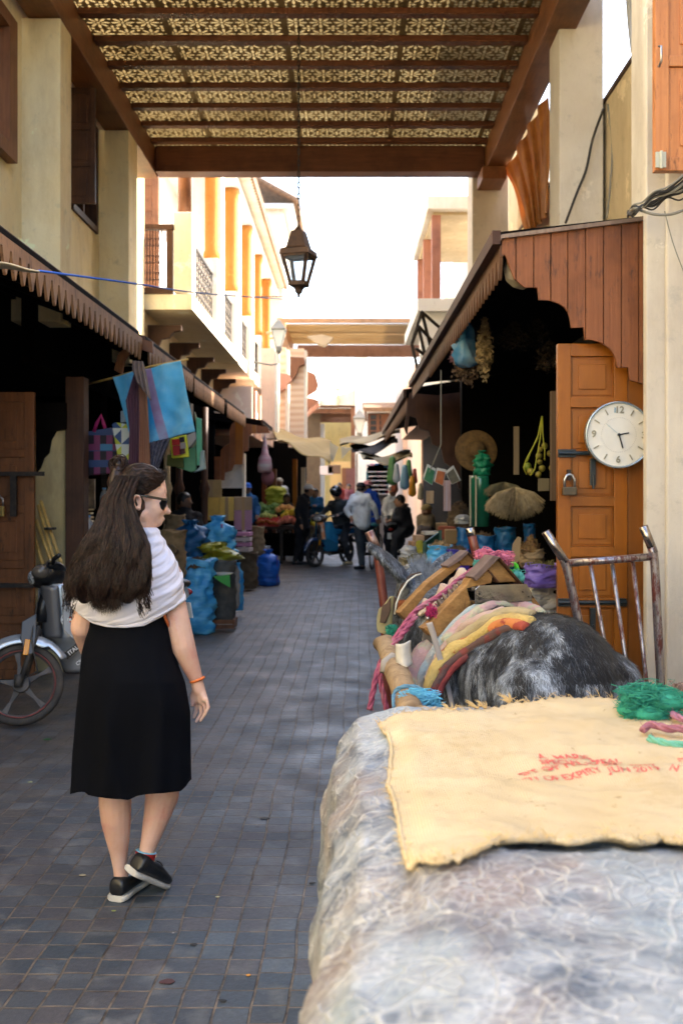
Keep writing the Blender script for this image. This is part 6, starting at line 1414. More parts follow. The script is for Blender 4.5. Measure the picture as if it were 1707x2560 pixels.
# load body, bed, wheels
MB().lo((-.0, .4, .55), (1.3, 2.75, .86)).build('load', mat('load_sacks', (.3, .24, .16), rough=.9), ct)
MB().lo((-.02, .3, .48), (1.34, 2.8, .55)).build('cart_bed', M_log, ct)
for x in (-.0, 1.32):
    w_ = MB().lathe([(.30-.03, -.04), (.30, -.03), (.30, .03), (.27, .04), (.25, 0), (.27, -.04)], (x, 1.5, .30), 32, Matrix.Rotation(PI/2, 3, 'Y'), cap=False).build('wheel', M_rub, ct, smooth=True)
    MB().lathe([(.04, -.05), (.25, -.012), (.25, .012), (.04, .05)], (x, 1.5, .30), 24, Matrix.Rotation(PI/2, 3, 'Y')).build('rim', M_rim, w_)
MB().tube([(1.25, 2.4, .62), (1.2, 3.2, .72), (.98, 4.1, .75)], .04, 12).build('right_shaft', M_log, ct, smooth=True)
# front cloth flap of the tarp at the far end
def flap(u, v):
    a = loadsurf(lerp(.0, 1, u), 1.0); return V((a.x, a.y+.02*math.sin(v*3)+.01*math.sin(u*40), a.z-v*max(0, a.z-.42)))
MB().grid(flap, 60, 8).build('tarpaulin_front', mat_tarp(), ct, smooth=True)
# ---------- burlap sheet ----------
from mathutils.geometry import delaunay_2d_cdt
z4 = zc(740, 1700, 1.6215)
ol = [(330, 130), (350, 160), (385, 195), (388, 240), (372, 350), (385, 385), (400, 450), (420, 540), (440, 660), (458, 748), (500, 780), (560, 800), (610, 812), (635, 800), (655, 812), (690, 795), (740, 770), (830, 715), (900, 690), (960, 676), (1040, 668), (1100, 684), (1200, 672), (1250, 660), (1310, 672), (1380, 682), (1430, 655), (1480, 640), (1520, 655), (1600, 690), (1900, 700), (2060, 560), (1960, 300), (1850, 130), (1700, 75), (1560, 62), (1400, 72), (1310, 76), (1200, 66), (1100, 62), (1040, 72), (960, 88), (880, 84), (800, 92), (720, 100), (640, 110), (560, 120), (470, 122), (400, 122)]
def onload(x, y):
    z = 1.0; 
    for _ in range(4):
        p = G(x, y, z); z = loadz(p.x, p.y)
    return p
def loadz(x, y):
    v = min(1, max(0, (y-y0_)/(y1_-y0_))); k = max(0, (v-.95)/.05); xx = x
    sh = 0
    if x < .14: 
        pr__ = [(-.05, .78), (-.03, .90), (.025, .965), (.14, 1.0)]
        xq = max(-.049, x); 
        for (a, za), (c, zc_) in zip(pr__, pr__[1:]):
            if a <= xq <= c: sh = lerp(za, zc_, (xq-a)/(c-a))-1.0
    return Hs(x, y)-k**2.2*.10+sh+wrk(V((x, y, 1.0)))+.004
wpts = []
for i, (x, y) in enumerate(ol):
    x2, y2 = ol[(i+1) % len(ol)]; k = max(1, int(math.dist((x, y), (x2, y2))/14))
    for j in range(k): 
        q = j/k; px, py = lerp(x, x2, q), lerp(y, y2, q); px += 4*noise.noise(V((px*.05, py*.05, 0))); py += 4*noise.noise(V((px*.05, py*.05, 5))); py = max(py, 56)
        g_ = G(*z4(px, py), 1.0); wpts.append((g_.x, min(g_.y, 2.79)))
nb_ = len(wpts); xs_ = [p[0] for p in wpts]; ys_ = [p[1] for p in wpts]
inner = [(x+rr(-.003, .003), y+rr(-.003, .003)) for x in np.arange(min(xs_), max(xs_), .014) for y in np.arange(min(ys_), max(ys_), .016)]
def inpoly(x, y):
    c = False; j = nb_-1
    for i in range(nb_):
        if (ys_[i] > y) != (ys_[j] > y) and x < (xs_[j]-xs_[i])*(y-ys_[i])/(ys_[j]-ys_[i])+xs_[i]: c = not c
        j = i
    return c
inner = [p for p in inner if inpoly(*p)]
vv, ee, ff = delaunay_2d_cdt([V(p) for p in wpts+inner], [], [list(range(nb_))], 1, 1e-6)[:3]
poly_xy = wpts
def edged(x, y): return min(math.dist((x, y), p) for p in poly_xy[::2])
def burl(x, y):
    d = edged(x, y); z = loadz(x, y)+.006+.006*noise.noise(V((x*5, y*9, 3)))+.004*noise.noise(V((x*14, y*4, 1)))
    z += .010*math.exp(-(d/.012)**2)*(.6+.8*abs(noise.noise(V((x*14, y*14, 0)))))+.003*math.sin(y*34+x*9+3*noise.noise(V((x*3, y*3, 8))))*.6
    return z
mb_ = MB(); mb_.v = [V((p.x, p.y, burl(p.x, p.y))) for p in vv]; mb_.f = [tuple(f) for f in ff]
def mat_burlap():
    m, t, bb = nt('burlap'); bb.inputs['Roughness'].default_value = .92; bb.inputs['Specular IOR Level'].default_value = .15; v = coords(t)
    c = mixc(t, noise_f(t, v, 6, 5, .6), (.66, .53, .33), (.74, .62, .42)); c = mixc(t, noise_f(t, v, 3.2, 6, .7, .54, .76), c, (.50, .37, .20)); c = mixc(t, noise_f(t, v, 38, 5, .8, .62, .7), c, (.30, .18, .08)); c = mixc(t, noise_f(t, coords(t, (1.6, 1, 1)), 9, 5, .7, .62, .72), c, (.70, .60, .42))
    hs = []
    for ax_ in ('X', 'Y'):
        w = N(t, 'ShaderNodeTexWave', wave_type='BANDS', bands_direction=ax_); w.inputs['Scale'].default_value = 62; w.inputs['Distortion'].default_value = 1.5; w.inputs['Detail'].default_value = 1; L(t, v, w.inputs['Vector']); hs.append(w.outputs['Fac'])
    mx = N(t, 'ShaderNodeMath', operation='ADD'); L(t, hs[0], mx.inputs[0]); L(t, hs[1], mx.inputs[1]); hf = N(t, 'ShaderNodeMath', operation='MULTIPLY'); L(t, mx.outputs[0], hf.inputs[0]); hf.inputs[1].default_value = .5
    c = mixc(t, hf.outputs[0], mixc(t, .5, c, (.30, .20, .09)), c); L(t, c, bb.inputs['Base Color']); bump(t, bb, mx.outputs[0], .55, .002); return m
M_burl = mat_burlap()
bu = mb_.build('burlap_sheet', M_burl, None, smooth=True, thick=.006); tagp(bu, 'tan burlap sheet with faded red stencilled print lying over the tarpaulin', 'burlap sheet')
# frayed hem: rolled edge with loose threads
hp_ = [V((x, y, burl(x, y)+.001)) for x, y in wpts]
for a_, b_, nm in ((2, 70, 'rolled_hem'),): 
    MB().tube(hp_[a_:nb_//2+10:1], [.0045+.003*abs(noise.noise(p*25)) for p in hp_[a_:nb_//2+10]], 6).build(nm, M_burl, bu, smooth=True)
th_ = MB()
for i in range(520):
    p = random.choice(hp_); d = V((rr(-1, 1), rr(-1, 1), rr(.0, .5))).normalized()*rr(.008, .035); th_.tube([p, p+d*.5+V((0, 0, .004)), p+d], [.0009, .0007, .0003], 3, cap=False)
for x, y in ((690, 82), (715, 78), (830, 72), (860, 78), (600, 100)):
    p = hp_[min(range(nb_), key=lambda i: (V(hp_[i])-G(*z4(x, y), 1.0)).length)]
    for j in range(7): d = V((rr(-.03, .01), rr(-.01, .02), rr(.006, .028))); th_.tube([p, p+d*.6, p+d+V((-.006, 0, 0))], [.0022, .0018, .0006], 4, cap=False)
tagp(th_.build('loose_threads', mat('straw_thread', (.58, .42, .2), rough=.9), bu), kind='stuff')
M_ink = mat('red_stencil_ink', (.60, .10, .09), (.62, .38, .26), rough=.9, scale=70, lo=.5, hi=.7)
def stencil(txt, x, y, size, ang=0.0, sx=.60):
    p = onload(*z4(x, y)); a = V((math.cos(ang), math.sin(ang), 0)); o = text_mesh(txt, size, M_ink, 'stencil_print', bu, frame_m(p, a, V((-a.y, a.x, 0))), .0004, True, 'LEFT', sx)
    og = ORG[o.name]
    bm = bmesh.new(); bm.from_mesh(o.data); bmesh.ops.triangulate(bm, faces=bm.faces); bmesh.ops.subdivide_edges(bm, edges=[e_ for e_ in bm.edges if e_.calc_length() > .006], cuts=2, use_grid_fill=False)
    zt = p.z
    for v in bm.verts:
        w = v.co+ORG[bu.name]; v.co.z = burl(w.x, w.y)+.0042+(w.z-zt)*.2-ORG[bu.name].z
    bm.to_mesh(o.data); bm.free()
stencil('A  MARIS', 978, 338, .050, .10); stencil('SPECIAL', 988, 360, .044, .10); stencil('MEAL', 1190, 342, .046, -.12)
stencil('DT OF PROD', 908, 396, .050, .22); stencil('SEP 2017', 1240, 368, .050, -.06); stencil('DT OF EXPIRY', 920, 419, .044, .17); stencil('JUN 2019', 1262, 392, .044, -.06)
stencil('N', 1512, 385, .04, -.5); stencil('ET', 1545, 340, .03, -.1)
# green rope tangle and ropes at the right
fuzz('rope_tangle', onload(*z4(1440, 150))+V((0, 0, .03)), .082, M_grope, 'frayed green rope tangle lying on the burlap at the right edge', 'rope', 420, sq=(1.35, 1.1, .62), wr=.0022)
fuzz('rope_tangle', onload(*z4(1545, 120))+V((0, 0, .035)), .05, mat('brown_yarn', (.22, .14, .12), (.34, .24, .2), rough=.9, scale=20), 'brown frayed yarn beside the green rope tangle', 'rope', 120, sq=(1, 1, .7), wr=.003)
rope([onload(*z4(x, y))+V((0, 0, h)) for x, y, h in ((1400, 235, .018), (1440, 232, .03), (1500, 248, .03), (1560, 250, .03), (1680, 270, .03))], .0095, mat('plum_rope', (.25, .08, .12), (.35, .16, .2), rough=.9, scale=50), 'lashing_rope', 'plum coloured rope end below the green tangle', fz=1)
rope([onload(*z4(x, y))+V((0, 0, h)) for x, y, h in ((1430, 262, .014), (1480, 278, .014), (1540, 288, .014), (1680, 292, .014))], .0095, mat('seagreen_rope', (.10, .33, .24), (.16, .42, .33), rough=.9, scale=50), 'lashing_rope', 'sea green rope lowest of the ropes on the burlap', fz=1)
rope([onload(*z4(x, y))+V((0, 0, h)) for x, y, h in ((1525, 170, .02), (1545, 200, .03), (1600, 215, .03), (1680, 215, .03))], .009, mat('mauve_rope', (.32, .14, .22), rough=.9), 'lashing_rope', 'mauve rope curling out of the brown yarn', fz=1)
# ---------- steel hand cart behind the donkey ----------
z3 = zc(880, 1250, 1.896); YH = 4.86
hc_ = thing('hand_cart', 'steel tube hand cart with worn chrome handles standing between donkey and orange door', 'hand cart', (.85, YH+.1, 0))
def mat_worn():
    m, t, bb = nt('worn_red_paint'); v = coords(t, (14, 14, 4)); f = noise_f(t, v, 2.0, 7, .75, .44, .54)
    L(t, mixc(t, f, (.10, .022, .016), (.36, .34, .36)), bb.inputs['Base Color']); L(t, f, bb.inputs['Metallic']); bb.inputs['Roughness'].default_value = .3; return m
M_worn = mat_worn(); M_chr = mat('worn_chrome', (.50, .47, .44), (.30, .24, .21), rough=.22, metal=.95, scale=16)
M_redp = mat('red_brown_paint', (.11, .022, .014), (.20, .06, .045), rough=.32, scale=9)
def Pz(x, y, Y): return P(*z3(x, y), Y)
def bend(pts, r, nm, mt, seg=5):
    P_ = [V(p) for p in pts]; out = [P_[0]]
    for a, c, d in zip(P_, P_[1:], P_[2:]):
        k = .05; p = c+(a-c).normalized()*k; q = c+(d-c).normalized()*k
        for j in range(seg+1): t = j/seg; out.append(p*(1-t)**2+c*2*t*(1-t)+q*t*t)
    out.append(P_[-1]); return MB().tube(out, r, 14).build(nm, mt, hc_, smooth=True)
lo_ = lambda p: V((p.x+.03, p.y, .22))
a1, a2, a3 = Pz(915, 150, YH), Pz(1012, 300, YH), Pz(1082, 620, YH)
bend([a2+(a1-a2)*.02, a2, a3, V((a3.x+.05, YH, .22))], .0215, 'upright', M_worn); MB().tube([a1, a2-(a2-a1)*.03], .0222, 16).build('handle', M_chr, hc_, smooth=True)
b1, b2, b3 = Pz(1378, 125, YH-.04), Pz(1430, 255, YH-.04), Pz(1465, 950, YH-.04)
bend([b2+(b1-b2)*.02, b2, b3, V((b3.x+.01, YH-.04, .22))], .0215, 'upright', M_worn); MB().tube([b1, b2-(b2-b1)*.25], .0222, 16).build('handle', M_chr, hc_, smooth=True)
MB().tube([Pz(1025, 300, YH), Pz(1430, 268, YH-.04)], .0185, 12).build('cross_bar', M_worn, hc_, smooth=True)
for (x, y, x2, y2) in ((1128, 305, 1212, 775), (1230, 300, 1318, 925), (1328, 292, 1402, 935)):
    p, q_ = Pz(x, y, YH-.01), Pz(x2, y2, YH-.02); MB().tube([p, q_, V((q_.x+(q_.x-p.x)*.3, q_.y, .26))], .0105, 10).build('rung', M_worn, hc_, smooth=True)
c1, c2, c3_ = Pz(80, 150, 5.0), Pz(120, 240, 5.0), Pz(152, 500, 5.0)
bend([c1, c2, c3_, V((c3_.x+.03, 5.0, .22))], .0225, 'upright', M_redp)
MB().tube([c1+(c1-c2)*.01, c1.lerp(c2, .95)], .0232, 16).build('handle', mat('chipped_chrome', (.36, .27, .24), (.14, .05, .04), rough=.3, metal=.6, scale=30), hc_, smooth=True)
d1, d2 = Pz(557, 135, 5.05), Pz(592, 275, 5.05)
bend([d1, d2, V((d2.x+.04, 5.05, .9)), V((d2.x+.06, 5.05, .22))], .0225, 'upright', M_redp)
MB().tube([d1+(d1-d2)*.01, d1.lerp(d2, .25)], .0232, 16).build('handle', M_chr, hc_, smooth=True)
MB().lo((c3_.x, 4.75, .20), (b3.x+.03, 5.12, .24)).build('platform', M_redp, hc_)
for x in (c3_.x+.12, b3.x-.15):
    for y in (4.8, 5.07): MB().lathe([(.02, -.02), (.09, -.02), (.10, 0), (.09, .02), (.02, .02)], (x, y, .10), 20, Matrix.Rotation(PI/2, 3, 'X')).build('castor', M_rub, hc_, smooth=True)
# ---------- goods of the stalls ----------
def pw(px, Y): return px*Y/F
def sack(nm, lab, cx, yb, w, h, mt, Y=None, cat='sack', group=None, top='open', fill=None, wr=.012, sq=.85, heap=.06, seed=None, stripe=None):
    """woven sack standing on the ground or on goods: bulging, creased, rolled or tied at the top; sizes in picture pixels at its distance"""
    if Y is None: Y = (EYE)*F/(yb-CY); base = P(cx, yb, Y); 
    else: base = P(cx, yb, Y)
    r = pw(w, Y)/2; H = pw(h, Y); sd = random.random()*40 if seed is None else seed
    t = thing(nm, lab, cat, base, group)
    if top == 'open': prof = [(.75, 0), (.93, .03), (1.0, .12), (1.02, .35), (.98, .6), (.95, .8), (.97, .93), (1.05, .97), (1.04, 1.0), (.96, 1.0), (.90, .96), (.88, .90)]
    elif top == 'tied': prof = [(.75, 0), (.93, .03), (1.0, .12), (1.03, .4), (1.0, .68), (.85, .80), (.45, .87), (.22, .90), (.20, .92), (.34, .97), (.42, 1.0), (.15, .99)]
    else: prof = [(.75, 0), (.95, .04), (1.02, .2), (1.02, .5), (.98, .75), (.80, .9), (.45, .98), (.05, 1.0)]
    n = 40; m = MB(); k = len(prof); fine = []
    for (r0, z0), (r1, z1) in zip(prof, prof[1:]):
        st = max(1, int(abs(z1-z0)*22))
        for j in range(st): fine.append((lerp(r0, r1, j/st), lerp(z0, z1, j/st)))
    fine.append(prof[-1])
    for i, (pr_, pz) in enumerate(fine):
        for j in range(n):
            a = 2*PI*j/n; p = V((math.cos(a), math.sin(a), pz*H/max(r, .01)*.6))
            k_ = noise.noise(V((p.x*1.4, p.y*1.4, p.z*4+sd)))*wr*5+noise.noise(V((p.x*3, p.y*3, p.z*11+sd)))*wr*3.2
            if top == 'tied' and pz > .75: k_ += .10*r*math.sin(a*9)*(pz-.7)*2
            rad = r*pr_+k_*min(1, r*4); m.v.append(base+V((math.cos(a)*rad, math.sin(a)*rad*sq, pz*H+(.015*math.sin(a*3+sd)*r*4 if pz > .9 else 0))))
    for i in range(len(fine)-1):
        for j in range(n): a = i*n+j; c = i*n+(j+1) % n; m.f.append((a, c, c+n, a+n))
    m.f.append(tuple(range(n))); m.build('sack_body' if cat != 'bag' else 'bag_body', mt, t, smooth=True)
    if top == 'open':
        fm = MB(); q = H*.88
        def hp(u, v): a = u*2*PI; rr2 = v*r*.93; return base+V((math.cos(a)*rr2, math.sin(a)*rr2*sq, q+pw(heap*100, Y)*(1-v*v)*1.0+.012*noise.noise(V((math.cos(a)*rr2*40, math.sin(a)*rr2*40, sd)))*3))
        fm.grid(hp, 24, 8); o = fm.build('contents', fill or M_herb, t, smooth=True)
        ch = MB(); nn_ = 160 if Y < 13 else 60
        for i in range(nn_):
            u, v = random.random(), math.sqrt(random.random()); p = hp(u, v); d = V((rr(-1, 1), rr(-1, 1), rr(-.2, 1))).normalized()*rr(.012, .03); s_ = d.cross(V((rr(-1, 1), 1, rr(-1, 1)))).normalized()*.006; ch.add([p-s_, p+s_, p+d+V((0, 0, .006))], [(0, 1, 2)])
        ch.build('loose_bits', fill or M_herb, o)
    if stripe:
        def sp_(u, v): a = -PI/2+stripe[1]+(u-.5)*.14; pz = lerp(.05, .86, v); return base+V((math.cos(a)*r*1.035, math.sin(a)*r*sq*1.035, pz*H))
        MB().grid(sp_, 1, 10).build('stripe', stripe[0], t)
    return t
M_herb = mat('dried_herb', (.060, .034, .018), (.11, .07, .035), rough=.95, scale=40, bmp=.8, bscale=70); M_olive = mat('olive_herb', (.17, .15, .05), (.10, .09, .03), rough=.95, scale=40, bmp=.8, bscale=70); M_root = mat('pale_root', (.40, .28, .14), (.26, .16, .07), rough=.95, scale=40, bmp=.8, bscale=60)
def woven(nm, c, c2): return mat(nm, c, c2, rough=.38, scale=6, stretch=(1, 1, 3), bmp=.5, bscale=14, bdist=.02, transl=.15)
M_bluw = woven('blue_woven', (.03, .34, .74), (.16, .58, .88)); M_blud = woven('deep_blue_woven', (.01, .09, .42), (.02, .16, .58)); M_bluk = woven('dark_blue_woven', (.01, .09, .24), (.015, .14, .34))
M_jute = mat('jute', (.30, .20, .10), (.22, .145, .07), rough=.95, scale=12, bmp=.6, bscale=150); M_juted = mat('dark_jute', (.13, .09, .05), (.09, .06, .035), rough=.95, scale=12, bmp=.6, bscale=150)
M_yelg = mat('yellow_plastic_bag', (.50, .46, .05), (.40, .38, .03), rough=.35, scale=5, bmp=.6, bscale=14, bdist=.02, transl=.3); M_whb = mat('white_plastic', (.70, .70, .68), (.58, .58, .58), rough=.4, scale=5, bmp=.5, bscale=16, bdist=.02, transl=.2); M_pur = woven('purple_woven', (.16, .10, .42), (.25, .17, .55))
M_purst = mat('violet_stripe', (.12, .06, .25), rough=.5)
# left stall, front to back
sack('sack', 'big bright blue woven sack heaped with dark dried herbs, foremost at the left stall', 452, 1455, 78, 172, M_bluw, top='open', wr=.02, stripe=(M_purst, -1.15), heap=.22)
sack('bin', 'dark worn bin on a crate with black goods, right of the big blue herb sack', 514, 1428, 56, 140, mat('dirty_bin', (.045, .045, .04), (.10, .09, .075), rough=.7, scale=9), Y=11.25, cat='bin', fill=mat('black_goods', (.012, .012, .014), rough=.4), wr=.006)
cb = thing('crate', 'low wooden crate under the dark bin', 'crate', P(514, 1442, 11.25))
for dz in (0, .055): MB().box(P(514, 1442, 11.2)+V((0, -.10, .025+dz)), (.27, .015, .045)).build('slat', M_bwood, cb)
for dx in (-.12, .12): MB().box(P(514, 1442, 11.2)+V((dx, .05, .055)), (.02, .3, .10)).build('side', M_bwood, cb)
pt_ = thing('plate', 'white plate with a green leaf on the edge of the dark bin', 'plate', P(512, 1322, 11.0))
MB().lathe([(.001, 0), (.07, .0), (.11, .02), (.115, .02), (.07, -.008), (.001, -.008)], P(512, 1320, 11.0), 24).build('dish', mat('glazed_white', (.7, .7, .65), rough=.2), pt_, smooth=True)
MB().prism([P(x, y, 10.85) for x, y in ((490, 1324), (528, 1320), (529, 1350), (508, 1338))], (0, .01, 0)).build('leaf', mat('green_leaf', (.03, .30, .04), rough=.5), pt_)
sack('bag', 'crumpled yellow green plastic bag lying on the sacks of the left stall', 495, 1290, 74, 44, M_yelg, Y=11.9, cat='bag', top='lump', wr=.05)
sack('sack', 'blue plastic sack with crumpled open neck standing behind the yellow bag', 502, 1310, 74, 125, M_bluw, Y=12.2, top='tied', wr=.03, stripe=(M_purst, .3))
sack('sack', 'darker blue plastic sack left of the crumpled blue one, half hidden by the woman', 440, 1310, 72, 115, M_bluk, Y=12.0, top='tied', wr=.03)
sack('sack', 'tall open jute sack beside the woman\'s shoulder', 396, 1330, 62, 112, M_jute, Y=10.6, top='open', fill=M_olive, heap=.03)
sack('sack', 'jute sack with dark spices further back behind the woman\'s face', 402, 1260, 46, 78, M_jute, Y=12.6, top='open', fill=M_herb, heap=.02)
sack('sack', 'small crumpled jute sack in front of the open one', 386, 1330, 40, 80, M_juted, Y=10.2, top='lump', wr=.03)
sack('sack', 'narrow bright blue sack right of the dark bin', 548, 1402, 22, 110, M_bluw, Y=12.4, top='tied', wr=.015)
sack('sack', 'slim grey white sack leaning beside the narrow blue one', 540, 1398, 20, 100, mat('dirty_white_sack', (.42, .38, .33), (.3, .27, .24), rough=.8, scale=7), Y=12.1, top='lump', wr=.015)
sack('sack', 'brown jute sack holding up a stack of small boxes', 570, 1352, 44, 84, M_juted, Y=15.7, top='open', fill=M_herb, heap=.02)
sack('sack', 'glossy royal blue tied sack standing alone on the lane', 616, 1345, 51, 83, M_blud, top='tied', wr=.008, stripe=(M_purst, .95))
sack('sack', 'standing tan paper sack behind the small boxes', 592, 1275, 30, 66, M_jute, Y=16.6, top='open', fill=M_root, heap=.02)
bk = thing('bucket', 'white plastic bucket behind the royal blue sack', 'bucket', P(603, 1300, 17.5)); MB().lathe([(.10, 0), (.13, .34), (.14, .35), (.12, .35), (.11, .30)], P(603, 1300, 17.5), 24).build('tub', M_whb, bk, smooth=True)
def carton(x0, y0, x1, y1, Y, c, lab, d=.35, rot=.12, tape=True):
    a = P(x0, y0, Y); b_ = P(x1, y1, Y); cc = (a+b_)/2+V((0, d/2, 0)); t = thing('carton', lab, 'box', V((cc.x, cc.y, b_.z)))
    MB().box(cc, (abs(b_.x-a.x), d, abs(a.z-b_.z)-.004), rot).build('carton_body', mat('carton_%d%d' % (x0, y0), c, tuple(x*.8 for x in c), rough=.85, scale=5), t, bev=.006)
    if tape: MB().box(cc+V((0, 0, 0)), (.05, d+.006, abs(a.z-b_.z)+.002), rot).build('tape', mat('brown_tape', (.30, .19, .08), rough=.4), t)
    return t
carton(458, 1102, 506, 1142, 15.4, (.42, .29, .12), 'tan cardboard box on top of the yellow ones at the left stall')
carton(462, 1142, 500, 1196, 15.4, (.66, .44, .10), 'yellow cardboard box under the tan one', tape=False); carton(501, 1142, 534, 1196, 15.5, (.70, .48, .12), 'yellow cardboard box right of the other yellow one')
carton(535, 1141, 576, 1172, 16.0, (.34, .25, .16), 'grey brown cardboard box topping the purple stack'); carton(535, 1172, 576, 1218, 16.0, (.38, .22, .32), 'mauve cardboard box in the stack near the fruit table')
for i in range(4): tagp(MB().box(P(560, 1226+i*12, 15.9), (.24, .26, .06), rr(-.2, .2)).build('packet', mat('pink_packet_%d' % (i % 2), ((.5, .22, .36), (.55, .45, .42))[i % 2], rough=.5), bev=.006), '%s thin packet in the pile between the mauve box and the brown sack' % ('topmost', 'second highest', 'third highest', 'lowest')[i], 'packet')
tagp(MB().lo(P(592, 1268, 17.2), P(606, 1232, 17.4)).build('pink_board', mat('hot_pink', (.75, .12, .30), rough=.5), bev=.02), 'hot pink plastic board beside the tan paper sack', 'board')
# wooden things of the left stall
for x, c_, lab in ((384, M_tan, 'cream'), (470, M_dwood, 'turned brown'), (412, M_dwood, 'plain brown')):
    Yp_ = 13.5; b_ = P(x, 1100, Yp_).x; tagp(MB().lathe([(.05, 0), (.05, .9), (.07, 1.0), (.045, 1.1), (.05, 1.5), (.075, 1.6), (.045, 1.7), (.05, 2.7)], (b_, Yp_, 0), 12).build('stall_post', c_, smooth=True), lab+' stall post behind the blue sacks on the left', 'post')
# bamboo canes and bottles near the door
for i, (x0, y0, x1, y1) in enumerate(((88, 1160, 125, 1290), (94, 1150, 140, 1290), (84, 1195, 118, 1290), (82, 1240, 100, 1300))):
    tagp(MB().tube([P(x0, y0, 8.4), P((x0+x1)/2+rr(-2, 2), (y0+y1)/2, 8.35), P(x1, y1, 8.3), P(lerp(x1, x0, -.9), y1+90, 8.2)], .014, 8).build('cane', mat('cane_yellow', (.55, .36, .10), (.42, .25, .06), rough=.5, scale=20), smooth=True), 'yellow cane leaning on the stained pier behind the moped', 'cane', 'canes tied together by the pier')
tagp(MB().lathe([(.05, -.01), (.052, 0), (.05, .01)], P(116, 1214, 8.32), 12).build('cane_tie', M_iron), 'black tie holding the yellow canes together', 'tie')
M_pet = mat('clear_plastic', (.55, .62, .66), rough=.08, alpha=.45, spec=.8)
def bottle(x, yb, h, Y, lab, capc=(.1, .3, .6)):
    b_ = P(x, yb, Y); H = pw(h, Y); t = thing('water_bottle', lab, 'bottle', b_, 'clear bottles behind the woman'); r = H*.17
    MB().lathe([(r*.9, 0), (r, .02), (r, H*.3), (r*.92, H*.34), (r, H*.38), (r, H*.66), (r*.7, H*.82), (r*.35, H*.9), (r*.33, H*.94)], b_, 16).build('bottle_body', M_pet, t, smooth=True)
    MB().lathe([(r*.42, H*.93), (r*.42, H)], b_, 12).build('bottle_cap', mat('cap_%.2f' % capc[0], capc, rough=.4), t)
bottle(180, 1265, 85, 8.9, 'clear water bottle left of the woman\'s hair, nearest the dark post'); bottle(203, 1265, 82, 8.95, 'clear water bottle touching the woman\'s hair'); bottle(240, 1180, 60, 9.6, 'clear blue-capped bottle on the shelf above the others')
sh_ = thing('stall_shelf', 'dark shelf with small goods behind the woman', 'shelf', P(195, 1270, 9.2)); MB().lo(P(165, 1275, 8.8), P(260, 1266, 9.6)).build('board', M_dwood, sh_)
for i in range(7): tagp(MB().box(P(200, 1143+i*9, 9.7), (.10, .12, .02), rr(-.2, .2)).build('folded_packet', mat('cream_packet', (.5, .42, .25), rough=.7)), 'thin cream packet in the small pile behind the bottles', 'packet', 'cream packets stacked behind the bottles')
tagp(MB().lo(P(190, 1100, 9.5), P(220, 1168, 9.55)).build('picture_card', mat('marbled_card', (.35, .28, .2), (.12, .10, .08), rough=.4, scale=14)), 'marbled card hanging under the plaid bag', 'card')
tagp(MB().lo(P(190, 1040, 9.5), P(207, 1092, 9.55)).build('picture_card', mat('ochre_card', (.38, .24, .04), rough=.6)), 'ochre card hanging left of the plaid bag', 'card')
# ---------- hanging cloths and bags on the left ----------
z6 = zc(180, 880, 1568/340)
def H6(x, y, Y=8.6): return P(*z6(x, y), Y)
fl = thing('cloth_banner', 'sky blue cloth with a lilac stripe hung from a slanting bamboo stick', 'cloth', H6(900, 1040))
MB().tube([H6(165, 375, 8.9), H6(470, 300, 8.7), H6(920, 165, 8.55), H6(1340, 85, 8.4)], .010, 8).build('stick', mat('cane_yellow', (.55, .36, .10)), fl, smooth=True)
def mat_banner():
    m, t, bb = nt('blue_cloth'); bb.inputs['Roughness'].default_value = .8; tc = N(t, 'ShaderNodeUVMap', uv_map='uv'); sx = N(t, 'ShaderNodeSeparateXYZ'); L(t, tc.outputs[0], sx.inputs[0])
    r = ramp(t, sx.outputs[0], [(0, (.24, .68, .90)), (.42, (.10, .56, .86)), (.421, (.50, .36, .56)), (.56, (.48, .34, .54)), (.561, (.14, .62, .90)), (1, (.22, .68, .92))]); v = coords(t); c = mixc(t, noise_f(t, v, 5, 5, .6, .4, .7), r, (.62, .88, .96)); c = mixc(t, noise_f(t, v, 12, 6, .7, .2, .9), r, c)
    L(t, c, bb.inputs['Base Color']); bump(t, bb, noise_f(t, v, 14, 5, .6, 0, 1), .5, .02)
    tr = N(t, 'ShaderNodeBsdfTranslucent'); L(t, c, tr.inputs[0]); mx = N(t, 'ShaderNodeMixShader'); mx.inputs[0].default_value = .6; L(t, bb.outputs[0], mx.inputs[1]); L(t, tr.outputs[0], mx.inputs[2]); L(t, mx.outputs[0], t.nodes['Material Output'].inputs[0]); return m
def bann(u, v):
    x = lerp(lerp(470, 1250, u), lerp(720, 1420, u), v); y = lerp(lerp(290, 95, u), lerp(1095, 915, u), v)
    return H6(x, y, 8.6-.25*u)+V((0, .02*math.sin(u*14+v*6)+.015*noise.noise(V((u*6, v*6, 0))), 0))
bm_ = MB().grid(bann, 50, 40); o = bm_.build('cloth', mat_banner(), fl, smooth=True, thick=.002)
def uvgrid(o, nu, nv):
    uv = o.data.uv_layers.new(name='uv')
    for pl in o.data.polygons:
        for li, vi in zip(pl.loop_indices, pl.vertices): j, i = divmod(vi, nu+1); uv.data[li].uv = (i/nu, j/nv)
uvgrid(o, 50, 40)
def scarf(pts_l, pts_r, Y, lab, mt, nf=5, amp=.018):
    def f(u, v):
        k = v*(len(pts_l)-1); i = min(int(k), len(pts_l)-2); q = k-i; l_ = (lerp(pts_l[i][0], pts_l[i+1][0], q), lerp(pts_l[i][1], pts_l[i+1][1], q)); r_ = (lerp(pts_r[i][0], pts_r[i+1][0], q), lerp(pts_r[i][1], pts_r[i+1][1], q))
        return H6(lerp(l_[0], r_[0], u), lerp(l_[1], r_[1], u), Y)+V((0, amp*math.sin(u*PI*2*nf+v*2), 0))
    return tagp(MB().grid(f, 40, 24).build('scarf', mt, smooth=True, thick=.003), lab, 'scarf')
